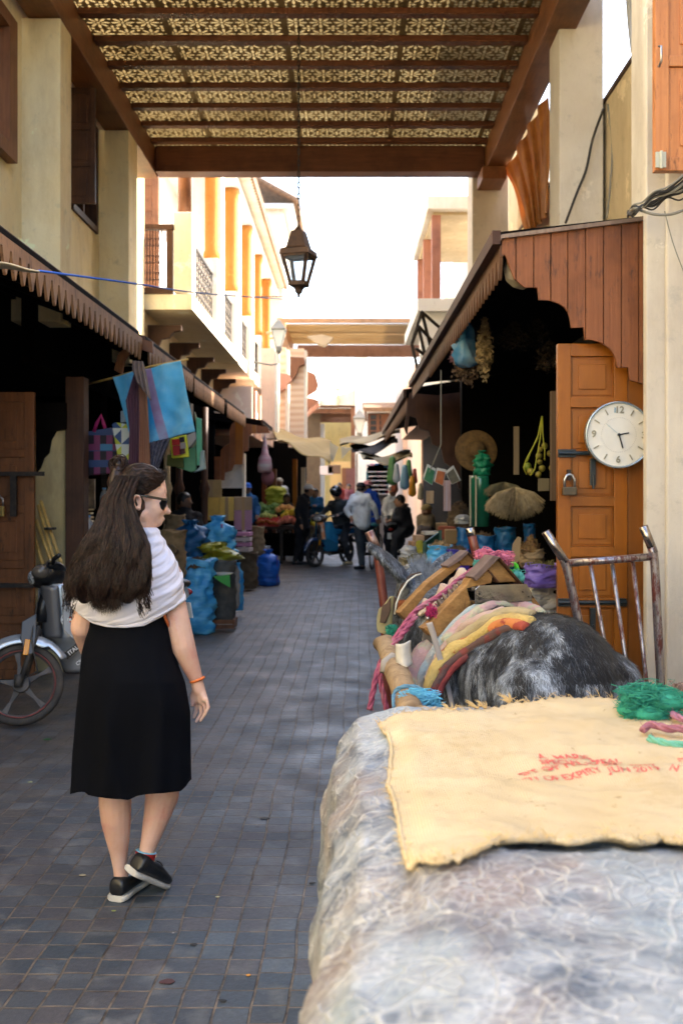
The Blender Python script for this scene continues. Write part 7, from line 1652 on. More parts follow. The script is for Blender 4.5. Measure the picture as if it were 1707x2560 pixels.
def stripes(nm, c1, c2, c3_, s=60): return mat(nm, c1, c2, rough=.9, scale=1.4, stretch=(s, s, .5), bmp=.3, bscale=30, c3=c3_, scale3=1.1, transl=.15)
scarf([(720, 240), (620, 560), (660, 900), (650, 1320)], [(800, 220), (800, 480), (790, 800), (780, 1320)], 8.45, 'plum striped scarf hanging left in the bunch before the blue cloth', stripes('plum_scarf', (.13, .045, .075), (.22, .10, .12), (.05, .02, .03)))
scarf([(740, 250), (770, 400), (780, 800), (770, 1320)], [(830, 230), (860, 430), (880, 800), (900, 1320)], 8.40, 'rust orange striped scarf hanging beside the plum one', stripes('rust_scarf', (.40, .16, .08), (.52, .26, .14), (.22, .09, .05)))
scarf([(700, 100), (690, 200), (740, 330)], [(820, 110), (850, 220), (910, 560)], 8.34, 'greyish brown scarf knotted over the top of the scarf bunch', mat('taupe_scarf', (.17, .12, .10), (.24, .17, .14), rough=.95, scale=14), 3)
scarf([(905, 1040), (900, 1200), (890, 1330)], [(1140, 990), (1060, 1180), (1000, 1340)], 8.5, 'dark blue checked scarf below the blue cloth', mat('navy_check', (.035, .035, .06), (.16, .14, .16), rough=.9, scale=3, stretch=(14, 14, 14)), 4)
def checker(nm, cs, sx, sz):
    """woven squares from two sets of stripes"""
    m, t, bb = nt(nm); bb.inputs['Roughness'].default_value = .6; v = coords(t); s = N(t, 'ShaderNodeSeparateXYZ'); L(t, v, s.inputs[0])
    def band(o, p, k):
        a = N(t, 'ShaderNodeMath', operation='MULTIPLY'); L(t, o, a.inputs[0]); a.inputs[1].default_value = p; b2 = N(t, 'ShaderNodeMath', operation='FRACT'); L(t, a.outputs[0], b2.inputs[0]); g_ = N(t, 'ShaderNodeMath', operation='GREATER_THAN'); L(t, b2.outputs[0], g_.inputs[0]); g_.inputs[1].default_value = k; return g_.outputs[0]
    c = mixc(t, band(s.outputs[0], sx, .5), cs[0], cs[1]); c = mixc(t, band(s.outputs[2], sz, .55), c, cs[2]); c = mixc(t, band(s.outputs[2], sz*.5, .8), c, mixc(t, band(s.outputs[0], sx*.5, .5), cs[3], cs[1])); L(t, c, bb.inputs['Base Color']); return m
def tote(pts, Y, mt, lab, hand=None, hc=None, th=.05):
    pp = [H6(x, y, Y) for x, y in pts]; b_ = sum(pp, V((0, 0, 0)))/len(pp); t = thing('shopping_bag', lab, 'bag', (b_.x, Y, min(p.z for p in pp)))
    MB().prism(pp, (0, th, 0)).build('bag_body', mt, t, bev=.008)
    if hand: MB().tube([H6(x, y, Y) for x, y in hand], .010, 6, flat=1.6).build('handle', hc, t, smooth=True)
    return t
tote([(135, 925), (250, 905), (450, 870), (500, 1000), (520, 1190), (440, 1400), (150, 1430), (170, 1180)], 8.9, checker('plaid_weave', [(.012, .005, .012), (.20, .03, .10), (.03, .06, .16), (.05, .20, .35)], 9, 7), 'dark magenta and blue plaid woven shopping bag hanging on the left', [(255, 920), (290, 820), (340, 730), (365, 820), (385, 880)], mat('magenta_strap', (.42, .02, .15), rough=.5))
def mat_tri():
    m, t, bb = nt('triangle_print'); bb.inputs['Roughness'].default_value = .5; v = coords(t, (1, 1, 1)); s = N(t, 'ShaderNodeSeparateXYZ'); L(t, v, s.inputs[0])
    def M_(op, a, b=None):
        n = N(t, 'ShaderNodeMath', operation=op)
        for i, x in enumerate((a, b)):
            if x is None: continue
            if isinstance(x, (int, float)): n.inputs[i].default_value = x
            else: L(t, x, n.inputs[i])
        return n.outputs[0]
    fx = M_('FRACT', M_('MULTIPLY', s.outputs[0], 7.5)); fz = M_('FRACT', M_('MULTIPLY', s.outputs[2], 7.0)); tri_ = M_('LESS_THAN', fz, M_('MULTIPLY', fx, .9)); par = M_('GREATER_THAN', M_('FRACT', M_('ADD', M_('MULTIPLY', s.outputs[0], 3.75), M_('MULTIPLY', s.outputs[2], 3.5))), .5)
    L(t, mixc(t, tri_, (.70, .72, .62), mixc(t, par, (.62, .62, .04), (.02, .07, .20))), bb.inputs['Base Color']); return m
tote([(460, 830), (500, 810), (640, 830), (670, 900), (680, 1240), (530, 1250), (520, 1180)], 8.8, mat_tri(), 'white bag printed with yellow and navy triangles')
tote([(1120, 1000), (1320, 950), (1350, 1210), (1150, 1225)], 9.0, mat('lime_print', (.68, .70, .03), rough=.5), 'lime yellow shopping bag with a dark patchwork panel', th=.04)
def patchp(x0, y0, x1, y1, c, nm):
    return MB().prism([H6(x, y, 8.96) for x, y in ((x0, y0), (x1, y0-14), (x1+10, y1-14), (x0+10, y1))], (0, .03, 0)).build(nm, mat(nm, c, rough=.5))
par_ = [o for o in COL.objects if o.name.startswith('shopping_bag')][-1]
for i, (x0, y0, w_, h_, c) in enumerate(((1150, 1010, 90, 70, (.5, .02, .01)), (1235, 985, 55, 60, (.02, .01, .01)), (1160, 1085, 90, 110, (.35, .01, .01)), (1245, 1050, 60, 70, (.35, .30, .26)), (1240, 1120, 60, 60, (.08, .01, .01)))):
    MB().prism([H6(x, y, 8.97) for x, y in ((x0, y0), (x0+w_, y0-10), (x0+w_+8, y0+h_-10), (x0+8, y0+h_))], (0, .02, 0)).build('patch', mat('patch_%d' % i, c, rough=.5), par_)
for pts, c, lab in (([(1320, 960), (1420, 920), (1440, 1000), (1380, 1080), (1340, 1110)], (.50, .45, .42), 'grey white folded bag beside the lime one'), ([(1410, 680), (1470, 860), (1470, 1010), (1400, 1100), (1360, 1110), (1440, 1000)], (.42, .38, .22), 'khaki cloth strip hanging between the bags'), ([(1100, 1180), (1280, 1200), (1290, 1340), (1090, 1310)], (.12, .14, .03), 'dark olive bag low in the hanging bunch'), ([(1200, 1240), (1330, 1130), (1430, 1060), (1430, 1370), (1370, 1385), (1200, 1330)], (.10, .32, .16), 'green striped bag hanging low on the right of the bunch'), ([(1430, 750), (1490, 770), (1500, 1290), (1440, 1310)], (.12, .48, .28), 'bright green bag at the right edge of the hanging bunch'), ([(1480, 1150), (1520, 1130), (1540, 1350), (1400, 1390), (1470, 1330)], (.35, .45, .42), 'pale grey bag at the lower right of the hanging bunch'), ([(560, 680), (600, 670), (620, 800), (560, 820)], (.45, .55, .62), 'pale bag corner showing left of the blue cloth'), ([(520, 1190), (650, 1180), (650, 1300), (600, 1320)], (.30, .34, .22), 'grey green ribbed bag under the triangle print one')):
    tote(pts, 9.15+rr(-.05, .05), mat('bag_%s' % ''.join(w[0] for w in lab.split()), c, tuple(x*.7 for x in c), rough=.5, scale=5, transl=.2), lab, th=.06)
# small hanging thing beyond: striped bag by the arch
hb_ = thing('hanging_bag', 'white, pink and orange striped string bag hanging under the plank arch', 'bag', R8(685, 345, 19)); pr_ = [(.005, .75), (.03, .7), (.10, .36), (.17, .28), (.20, .12), (.19, .02), (.12, 0)]
MB().lathe([(r_*.7, z) for r_, z in pr_], R8(685, 345, 19), 18).build('bag_body', mat('stripe_bag', (.45, .40, .38), (.4, .14, .18), rough=.6, scale=2, stretch=(1, 1, 5)), hb_, smooth=True)
tagp(MB().ell(R8(705, 375, 19.1), (.13, .12, .16)).build('pouch', mat('dusty_rose', (.24, .08, .09), rough=.7), smooth=True), 'dusty rose pouch hanging below the striped string bag', 'pouch')
# ---------- fruit stall ----------
YF = 21.8
ft = thing('fruit_table', 'dark market table on trestle legs laid with fruit in the left of the lane', 'table', (P(660, 1200, YF).x, YF, 0)); xa, xb = P(575, 0, YF).x, P(722, 0, YF).x
MB().lo((xa, YF-.45, .74), (xb, YF+.7, .80)).build('table_top', M_dwood, ft)
for x in (xa+.1, (xa+xb)/2, xb-.1):
    for y in (YF-.38, YF+.6): MB().lo((x-.03, y-.03, 0), (x+.03, y+.03, .739)).build('leg', M_iron, ft)
MB().lo((xa+.05, YF-.2, .15), (xb-.05, YF+.6, .62)).build('stored_boxes', M_shade, ft)
def fruits(n, x0, x1, z0, z1, Y, r, mt, nm, lab, cat, grp):
    me = MB().ell((0, 0, 0), r, n=10, m=7).mesh(nm, (0, 0, 0), True); me.materials.append(mt)
    for i in range(n):
        o = bpy.data.objects.new(nm, me); COL.objects.link(o); u = random.random(); v = random.random(); h = math.sin(PI*u)**.5*(1-abs(v-.4)); o.location = (lerp(x0, x1, u), Y+(v-.5)*.8, lerp(z0, z1, h*rr(.5, 1))); tagp(o, lab, cat, grp)
def bx(px): return P(px, 0, YF-.1).x
crt = thing('fruit_crate', 'red plastic crate of pale green fruit on the market table', 'crate', (bx(615), YF-.1, .8))
m = MB(); x0, x1 = bx(578), bx(642); y0, y1 = YF-.42, YF+.1
for a, b_ in (((x0, y0, .80), (x1, y0+.02, 1.0)), ((x0, y1, .80), (x1, y1+.02, 1.0)), ((x0, y0+.02, .80), (x0+.02, y1, 1.0)), ((x1-.02, y0+.02, .80), (x1, y1, 1.0)), ((x0+.02, y0+.02, .80), (x1-.02, y1, .83))): m.lo(a, b_)
m.build('crate_body', mat('red_plastic', (.80, .05, .03), rough=.4), crt)
fruits(40, x0+.05, x1-.05, .93, 1.10, YF-.15, .045, mat('pale_green_fruit', (.66, .72, .18), rough=.5), 'lime', 'pale green fruit in the red crate', 'fruit', 'pale green fruit in the red crate')
fruits(60, bx(640), bx(690), .84, 1.02, YF-.12, .05, mat('red_apple', (.80, .12, .09), (.80, .30, .20), rough=.35, scale=9), 'apple', 'red apple in the heap at the front of the fruit table', 'apple', 'red apples heaped on the fruit table')
fruits(60, bx(648), bx(705), 1.0, 1.20, YF+.35, .055, mat('yellow_fruit', (.88, .68, .06), rough=.4), 'lemon', 'yellow fruit heaped behind the red apples', 'fruit', 'yellow fruit on the table')
fruits(24, bx(635), bx(672), 1.12, 1.26, YF+.4, .055, mat('orange_fruit', (.90, .48, .18), rough=.45), 'orange', 'orange on top of the heap left of the yellow fruit', 'orange', 'oranges on the table')
fruits(34, bx(712), bx(736), .55, 1.25, YF+.2, .05, mat('yellow_fruit', (.75, .52, .05)), 'lemon', 'yellow fruit in the heap right of the man in the white cap', 'fruit', 'yellow fruit beside the moped rider')
fruits(26, bx(578), bx(640), .86, .95, YF-.48, .04, mat('dark_orange_fruit', (.55, .12, .02), rough=.45), 'tangerine', 'tangerine along the front edge of the table', 'fruit', 'tangerines on the table front')
for px_, r_, lab, mt_ in ((632, .34, 'mound of green leafy vegetables behind the crate', mat('cabbage', (.12, .28, .07), (.30, .46, .14), rough=.8, scale=20, bmp=.8, bscale=20)), (600, .26, 'smaller mound of green vegetables beside the boy in the blue cap', mat('cabbage', (.08, .20, .05)))):
    c_ = P(px_, 1178, YF+1.1); m = MB()
    for i in range(40): a = rr(0, 6.28); q_ = rr(0, 1); m.ell(c_+V((math.cos(a)*q_*r_*1.3, math.sin(a)*q_*r_*.7, (1-q_)*.18)), (rr(.05, .1), rr(.05, .1), rr(.04, .08)), n=8, m=6)
    tagp(m.build('vegetables', mt_), lab, 'vegetables')['kind'] = 'stuff'
sack('sack', 'lime green filled sack standing behind the vegetables', 636, 1165, 42, 48, mat('lime_sack', (.62, .66, .08), (.52, .58, .06), rough=.6, scale=5), Y=YF+2, top='lump', wr=.03)
wb = thing('wheelbarrow', 'tan straw pannier with a wheel right of the fruit table', 'barrow', (P(725, 0, YF-.2).x, YF-.2, 0)); MB().lathe([(.24, .25), (.30, .8), (.26, .8), (.2, .3)], (P(727, 0, YF-.1).x, YF-.1, 0), 16).build('pannier', M_jute, wb, smooth=True)
MB().lathe([(.22, -.02), (.25, 0), (.22, .02), (.20, 0), (.22, -.02)], (P(716, 0, YF-.3).x, YF-.4, .25), 24, Matrix.Rotation(PI/2, 3, 'Y')@Matrix.Rotation(.3, 3, 'X'), cap=False).build('wheel', M_rub, wb, smooth=True)
# ---------- right shop goods ----------
z7 = zc(940, 1150, 1568/500)
def K7(x, y, Y): return P(*z7(x, y), Y)
def s7(nm, lab, cx, yb, w, h, mt, Y, **k):
    a, b_ = z7(cx, yb); s = .91865/3.136; return sack(nm, lab, a, b_, w*s, h*s, mt, Y=Y, **k)
s7('sack', 'open blue woven sack of pale roots nearest the donkey\'s mane', 500, 860, 200, 190, M_bluw, 8.2, fill=M_root, heap=.12, wr=.012, stripe=(M_purst, .6))
s7('sack', 'large dark blue woven sack at the back of the right shop', 1010, 860, 170, 330, M_bluk, 8.3, fill=M_herb)
s7('sack', 'blue sack with rolled brim left of the large dark blue one', 850, 860, 170, 270, M_bluk, 8.1, fill=M_herb, heap=.12)
s7('sack', 'tall blue sack behind the chromed cart handle', 690, 800, 120, 270, M_bluk, 8.6, fill=M_herb, heap=.1)
s7('sack', 'blue sack deep in the shop right of the straw bundle', 1200, 800, 90, 300, M_bluk, 9.0, fill=M_herb)
s7('sack', 'violet blue sack low behind the saddle peak', 640, 860, 170, 160, mat('violet_blue_woven', (.03, .03, .30), (.10, .05, .38), rough=.4, scale=5), 7.9, fill=M_herb, wr=.015)
s7('sack', 'open purple sack of dried herbs left of the orange door', 1295, 1000, 250, 185, M_pur, 6.3, fill=M_olive, heap=.05, wr=.014)
for x, y, w_, h_, lab in ((1250, 1140, 220, 190, 'upper white woven sack under the purple one'), (1330, 1260, 200, 230, 'lower white woven sack against the orange door'), (1180, 1290, 200, 260, 'white woven sack beside the saddle')): s7('sack', lab, x, y, w_, h_, M_whb, 6.35+.1*(x/1300), top='lump', wr=.03)
s7('box', 'open cardboard box of twisted brown roots in the right shop', 1210, 850, 180, 150, mat('carton_flap', (.34, .24, .13), rough=.9), 7.2, cat='box', fill=mat('brown_root', (.22, .13, .04), (.10, .05, .02), rough=.9, scale=40), heap=.32, wr=.02)
MBf = MB().prism([K7(x, y, 7.05) for x, y in ((1110, 600), (1135, 610), (1120, 790), (1080, 830), (1055, 790), (1070, 660))], (0, .012, 0)); tagp(MBf.build('carton_flap', mat('carton_flap', (.34, .24, .13))), 'upright tan cardboard flap in front of the brown roots', 'cardboard')
s7('sack', 'white plastic sack of pale goods near the seated men', 255, 800, 110, 130, M_whb, 9.6, top='lump', wr=.03)
s7('sack', 'small white bag low beside the donkey\'s ear', 230, 900, 90, 130, M_whb, 8.8, top='lump', wr=.03)
s7('bag', 'crumpled yellow green bag between the white bags and the boxes', 345, 740, 55, 110, M_yelg, 9.2, cat='bag', top='lump', wr=.03)
s7('tray', 'shallow sack of brown bark behind the mane', 340, 900, 300, 130, mat('bark_sack', (.3, .25, .16), rough=.9), 8.5, cat='sack', fill=M_olive, heap=.12)
s7('sack', 'white lined sack of pale shells right of the mane', 330, 1000, 260, 170, M_whb, 7.6, fill=M_root, heap=.04)
s7('bag', 'white plastic bag on the brown heap in the shop', 670, 500, 110, 70, M_whb, 9.3, cat='bag', top='lump', wr=.03)
s7('sack', 'brown heap of dried plants behind the white bag', 650, 520, 180, 130, M_juted, 9.8, top='open', fill=M_herb, heap=.2)
for x0, y0, x1, y1, c, lab in ((300, 590, 370, 640, (.45, .30, .18), 'small tan box left of the black rack'), (268, 640, 310, 680, (.42, .24, .12), 'small brown box beside the yellow green bag'), (370, 560, 500, 590, (.55, .52, .46), 'flat white tray above the dark green crate'), (410, 240, 445, 345, (.46, .34, .22), 'tan carton flap in the far right shop')):
    a = z7(x0, y0); b_ = z7(x1, y1); carton(a[0], a[1], b_[0], b_[1], 9.6, c, lab, .2, .1, False)
gc = thing('crate', 'dark green slatted crate tilted in front of the blue sacks', 'crate', K7(440, 700, 8.6))
for i in range(4): MB().beam(K7(375, 660+i*22, 8.6), K7(500, 570+i*22, 8.8), .02, .025).build('slat', mat('dark_green_paint', (.015, .06, .035), rough=.5), gc)
MB().beam(K7(378, 640, 8.58), K7(378, 760, 8.58), .03, .02).build('end_post', mat('dark_green_paint', (.015, .06, .035)), gc); MB().beam(K7(500, 550, 8.78), K7(500, 660, 8.78), .03, .02).build('end_post', mat('dark_green_paint', (.015, .06, .035)), gc)
# green canister with a bag on top
gcn = thing('canister', 'tall shiny green canister in clear wrap in the right shop', 'canister', K7(815, 520, 8.7)); kk = .91865/3.136*8.7/F
MB().lathe([(75*kk, 0), (75*kk, 370*kk), (70*kk, 395*kk), (20*kk, 400*kk)], K7(815, 520, 8.7), 24).build('drum', mat('green_enamel', (.012, .12, .06), (.02, .18, .10), rough=.2, scale=5, coat=.6), gcn, smooth=True)
for x in (735, 780): MB().lo(K7(x-4, 520, 8.55), K7(x+4, 120, 8.57)).build('edge_strip', mat('cream_strip', (.35, .32, .22), rough=.4), gcn)
s7('bag', 'green tied plastic bag standing on the green canister', 830, 118, 120, 190, mat('green_plastic', (.01, .22, .10), (.02, .30, .15), rough=.35, scale=5, transl=.3), 8.7, cat='bag', top='tied', wr=.03)
tagp(MB().lo(K7(530, 400, 8.9), K7(580, 160, 8.95)).build('striped_board', mat('striped_board', (.35, .32, .36), (.28, .14, .12), rough=.5, scale=3, stretch=(40, 1, 1))), 'upright pale striped board in the right shop', 'board')
# hanging straw, hat, cards, gourds
def bunch(c, r, h, n, mt, nm, lab, cat, w=.003, flare=1.0, thick=.8, drop=None, Yv=0, leafy=False):
    m = MB(); c = V(c)
    for i in range(n):
        a = rr(0, 2*PI); q = math.sqrt(random.random()); e_ = V((math.cos(a)*r*q*flare, math.sin(a)*r*q*thick, -h*rr(.75, 1.05)+h*.35*q*q)); mid_ = e_*.5+V((math.cos(a)*r*.12*q, math.sin(a)*r*.1, h*.06*q))
        if leafy:
            p = c+e_*rr(.1, 1)*1.0; d = V((rr(-1, 1), rr(-1, 1), rr(-1, .4))).normalized()*rr(.018, .045); s_ = d.cross(V((rr(-1, 1), rr(-1, 1), rr(-1, 1)))).normalized()*rr(.006, .014); m.add([p-d*.5, p+s_, p+d*.6, p-s_], [(0, 1, 2, 3)])
        else: m.tube([c+V((math.cos(a)*.01, math.sin(a)*.01, 0)), c+mid_, c+e_], [w*.8, w, w*.5], 3, cap=False)
    return tagp(m.build(nm, mt), lab, cat)
M_straw = mat('straw', (.34, .27, .16), (.20, .15, .08), rough=.9, scale=30)
bunch(K7(1085, 215, 7.6), .235, .25, 1300, M_straw, 'straw_bundle', 'flared bundle of grey straw brooms hanging beside the orange door', 'broom', .0035, 1.0, .6)
bunch(K7(1000, 175, 7.9), .17, .14, 500, mat('dark_straw', (.12, .10, .05), rough=.9), 'straw_bundle', 'smaller dark straw broom behind the flared bundle', 'broom', .003)
htc = P(1093, 1035, 9.6); Rh_ = Matrix.Rotation(math.radians(82), 3, 'X')
hat = thing('straw_hat', 'wide round woven straw hat hanging in the dark of the right shop', 'hat', htc)
M_hat = mat('woven_straw', (.16, .09, .025), (.09, .05, .015), rough=.8, scale=30, bmp=.6, bscale=90)
MB().lathe([(.001, .10), (.06, .10), (.085, .05), (.10, .0), (.15, -.012), (.20, -.008), (.205, -.014), (.10, -.02)], htc, 36, Rh_).build('brim', M_hat, hat, smooth=True)
zh = zc(1000, 700, 2.218)
nt_ = thing('net_bag', 'yellow net bag of small gourds hanging by the orange door', 'net', P(*zh(760, 1080), 7.4))
Mn = mat('yellow_net', (.40, .40, .03), rough=.6)
for pts in ([(785, 755), (760, 880), (700, 990), (682, 1040), (700, 1080)], [(785, 755), (775, 880), (760, 960), (745, 1050), (720, 1085)], [(785, 755), (790, 860), (800, 950), (800, 1000)], [(785, 755), (765, 860), (720, 960), (700, 1010)]): MB().tube([P(*zh(x, y), 7.35) for x, y in pts], .0045, 5).build('cord', Mn, nt_, smooth=True)
for x, y, r_, yl in ((722, 1062, 20, 0), (705, 1035, 22, 1), (768, 975, 18, 0), (785, 1045, 19, 0), (765, 1078, 17, 0), (828, 962, 17, 0), (838, 1042, 16, 0), (772, 1008, 15, 0), (800, 920, 18, 0), (775, 940, 14, 0)):
    k_ = r_/2.218*.91865*7.4/F; tagp(MB().ell(P(*zh(x, y), 7.4+rr(0, .05)), (k_, k_, k_*1.05), n=14, m=9).build('gourd', mat('yellow_gourd', (.30, .24, .03), (.20, .18, .03), rough=.5, scale=9) if not yl else mat('green_gourd', (.20, .26, .02), rough=.5), smooth=True), 'small round gourd hanging in the cluster left of the orange door', 'gourd', 'gourds hanging by the door')
tagp(MB().lo(P(*zh(765, 1100), 7.2), P(*zh(822, 1170), 7.22)).build('paper_card', mat('dim_card', (.16, .13, .07), rough=.7)), 'dim card below the hanging gourds', 'card')
def pouch(pts, Y, c, lab, inner):
    pp = [K7(x, y, Y) for x, y in pts]; cc = sum(pp, V((0, 0, 0)))/4; t = thing('packet_pouch', lab, 'pouch', V((cc.x, cc.y, min(p.z for p in pp))))
    MB().prism(pp, (0, .02, 0)).build('clear_sleeve', mat('clear_sleeve', (.45, .45, .42), rough=.15), t, bev=.006)
    MB().prism([cc+(p-cc)*.8+V((0, -.004, -.01)) for p in pp], (0, .002, 0)).build('filling', mat('pouch_'+lab.split()[0], inner, tuple(x*.6 for x in inner), rough=.6, scale=20), t)
pouch([(400, 30), (470, 70), (440, 200), (362, 150)], 9.0, 0, 'green spice pouch hanging leftmost of the three', (.02, .16, .06)); pouch([(475, 60), (550, 75), (525, 205), (450, 170)], 8.95, 0, 'orange spice pouch hanging in the middle of the three', (.42, .11, .02)); pouch([(605, 40), (665, 160), (590, 195), (540, 95)], 8.9, 0, 'clear pouch with a small picture hanging rightmost of the three', (.10, .09, .06))
# hanging under the right awning
hbz = P(1070, 845, 8.0)
t = thing('plastic_bag', 'blue plastic bag hanging under the right awning', 'bag', hbz); H_ = 105*8/F
pr_ = [(.035, 1.12), (.012, 1.0), (.022, .93), (.045, .82), (.066, .70), (.084, .60), (.097, .5), (.105, .38), (.104, .27), (.098, .16), (.08, .07), (.05, .02), (.02, 0)]
m = MB().lathe([(r_, z*H_) for r_, z in pr_], hbz, 28); m.v = [v+V((noise.noise(v*16), noise.noise(v*16+V((5, 0, 0))), 0))*.045+V((noise.noise(V((v.x*60, v.y*60, v.z*12))), 0, 0))*.02 for v in m.v]; m.build('bag_body', mat('thin_blue_plastic', (.04, .30, .60), (.30, .48, .62), rough=.25, scale=4, stretch=(1, 1, .6), transl=.35), t, smooth=True)
bunch(P(1112, 722, 7.7), .075, .52, 1500, mat('dried_buds', (.42, .32, .17), (.24, .17, .08), rough=.95, scale=30), 'herb_bunch', 'long pale bunch of dried buds hanging under the right awning', 'herb bunch', leafy=True)
bunch(P(1070, 805, 8.1), .13, .30, 800, mat('dried_stems', (.20, .13, .08), (.11, .07, .04), rough=.95, scale=30), 'herb_bunch', 'brown dried plants hanging behind the blue bag', 'herb bunch', leafy=True)
bunch(P(1048, 795, 8.3), .07, .18, 500, mat('dusky_pink_buds', (.38, .20, .24), (.2, .1, .1), rough=.95, scale=30), 'herb_bunch', 'dusky pink bunch left of the blue bag', 'herb bunch', leafy=True)
for x, y, Y, lab in ((1180, 735, 8.2, 'dark bunch of dried leaves hanging left inside the scalloped gable'), (1230, 730, 8.6, 'dark bunch of dried leaves hanging in the middle inside the scalloped gable'), (1262, 780, 8.0, 'dark bunch of dried leaves hanging nearest the orange door')): bunch(P(x, y, Y), .15, .28, 500, mat('shadow_leaf', (.07, .045, .025), (.04, .026, .015), rough=.95, scale=30), 'herb_bunch', lab, 'herb bunch', leafy=True)
tagp(MB().tube([P(1012, 850, 9), P(1012, 1020, 9), P(1000, 1050, 9), P(985, 1085, 9)], .006, 5).build('cord', M_cabg, smooth=True), 'grey cord hanging down inside the right shop', 'cord')
tagp(MB().lo(P(1283, 1150, 6.2), P(1262, 900, 6.25)).build('shop_post', mat('dim_post', (.10, .06, .03), rough=.8)), 'dim wooden post just left of the orange door', 'post')
tagp(MB().lo(P(1180, 1090, 8.4), P(1190, 980, 8.43)).build('shelf_post', mat('pale_post', (.20, .15, .09), rough=.8)), 'thin pale post in the dark of the right shop', 'post')
# goods further down on the right
for i, (x, y, c, s_) in enumerate(((1195, 90, (.5, .55, .6), .12), (1265, 120, (.25, .45, .6), .16), (1330, 200, (.8, .35, .02), .14), (1160, 60, (.1, .25, .08), .2), (1400, 250, (.5, .45, .3), .12), (1180, 180, (.35, .1, .05), .14), (1300, 60, (.1, .3, .1), .15), (1350, 120, (.5, .1, .08), .12))):
    Y = 14+i*.5; p = P(*z5(x, y), Y); tagp(MB().cap_(p+V((0, 0, -s_)), p+V((0, 0, s_*.6)), s_*.45, s_*.25, 10).build('hanging_packet', mat('hang_%d' % i, c, rough=.4), smooth=True), ('pale', 'light blue', 'orange', 'dark green', 'straw coloured', 'rust', 'green', 'red')[i]+' packet hanging in the far right shops', 'packet')
fr_ = thing('stall_counter', 'dark stall counter with cartons along the far right side of the lane', 'counter', (1.9, 16.5, 0)); MB().lo((1.45, 14.2, 0), (2.3, 19, .75)).build('counter', M_shade, fr_); MB().lo((1.35, 14.1, .75), (2.35, 19.1, .79)).build('counter_top', M_dwood, fr_)
for i, (x, y) in enumerate(((1.55, 14.6), (1.85, 15.2), (1.6, 16), (1.9, 16.9), (1.6, 17.6))): tagp(MB().box((x, y, .79+.11), (.28, .3, .2+.04*(i % 2)), rr(-.3, .3)).build('carton', mat('far_carton_%d' % i, ((.4, .28, .14), (.5, .46, .4), (.35, .1, .06), (.15, .2, .3), (.45, .33, .18))[i], rough=.7), bev=.01), ('tan', 'off white', 'rust red', 'slate blue', 'sandy')[i]+' carton on the far right counter', 'box')
# litter on the paving
for i, (x, y, c, s_) in enumerate(((108, 1698, (.03, .16, .03), .05), (70, 1796, (.40, .42, .22), .03), (570, 2240, (.60, .26, .03), .018), (540, 1405, (.6, .6, .62), .07), (385, 2255, (.06, .02, .02), .05), (445, 2170, (.012, .012, .012), .03), (512, 2298, (.012, .012, .012), .03), (262, 2092, (.30, .34, .10), .02), (608, 1880, (.02, .02, .02), .05), (716, 2028, (.015, .015, .015), .028), (690, 1610, (.5, .5, .5), .014), (398, 2143, (.3, .3, .3), .012), (190, 2010, (.35, .3, .2), .03), (500, 2060, (.4, .36, .2), .02))):
    g_ = G(x, y, .003); n = 7; pts = [g_+V((math.cos(a)*s_*rr(.3, .6), math.sin(a)*s_*rr(.2, .5), 0)) for a in [k*2*PI/n for k in range(n)]]
    tagp(MB().prism(pts, (0, 0, .0012)).build('litter', mat('litter_%d' % i, c, rough=.6)), ('green leaf fallen beside the moped', 'pale leaf on the paving left of the skirt', 'orange crumb on the paving at the bottom of the lane', 'crumpled white paper by the dark bin', 'dark red stain of pulp on the paving', 'dark gum spot right of the woman\'s shoes', 'small dark gum spot near the bottom edge', 'yellowed leaf scrap by the woman\'s shoe', 'dark smear on the paving beside the cart', 'dark gum spot touching the cart', 'white speck of paper in mid lane', 'white speck of paper below the shoes', 'dry straw bit left of the shoes', 'yellow straw bit right of the shoes')[i], 'litter')
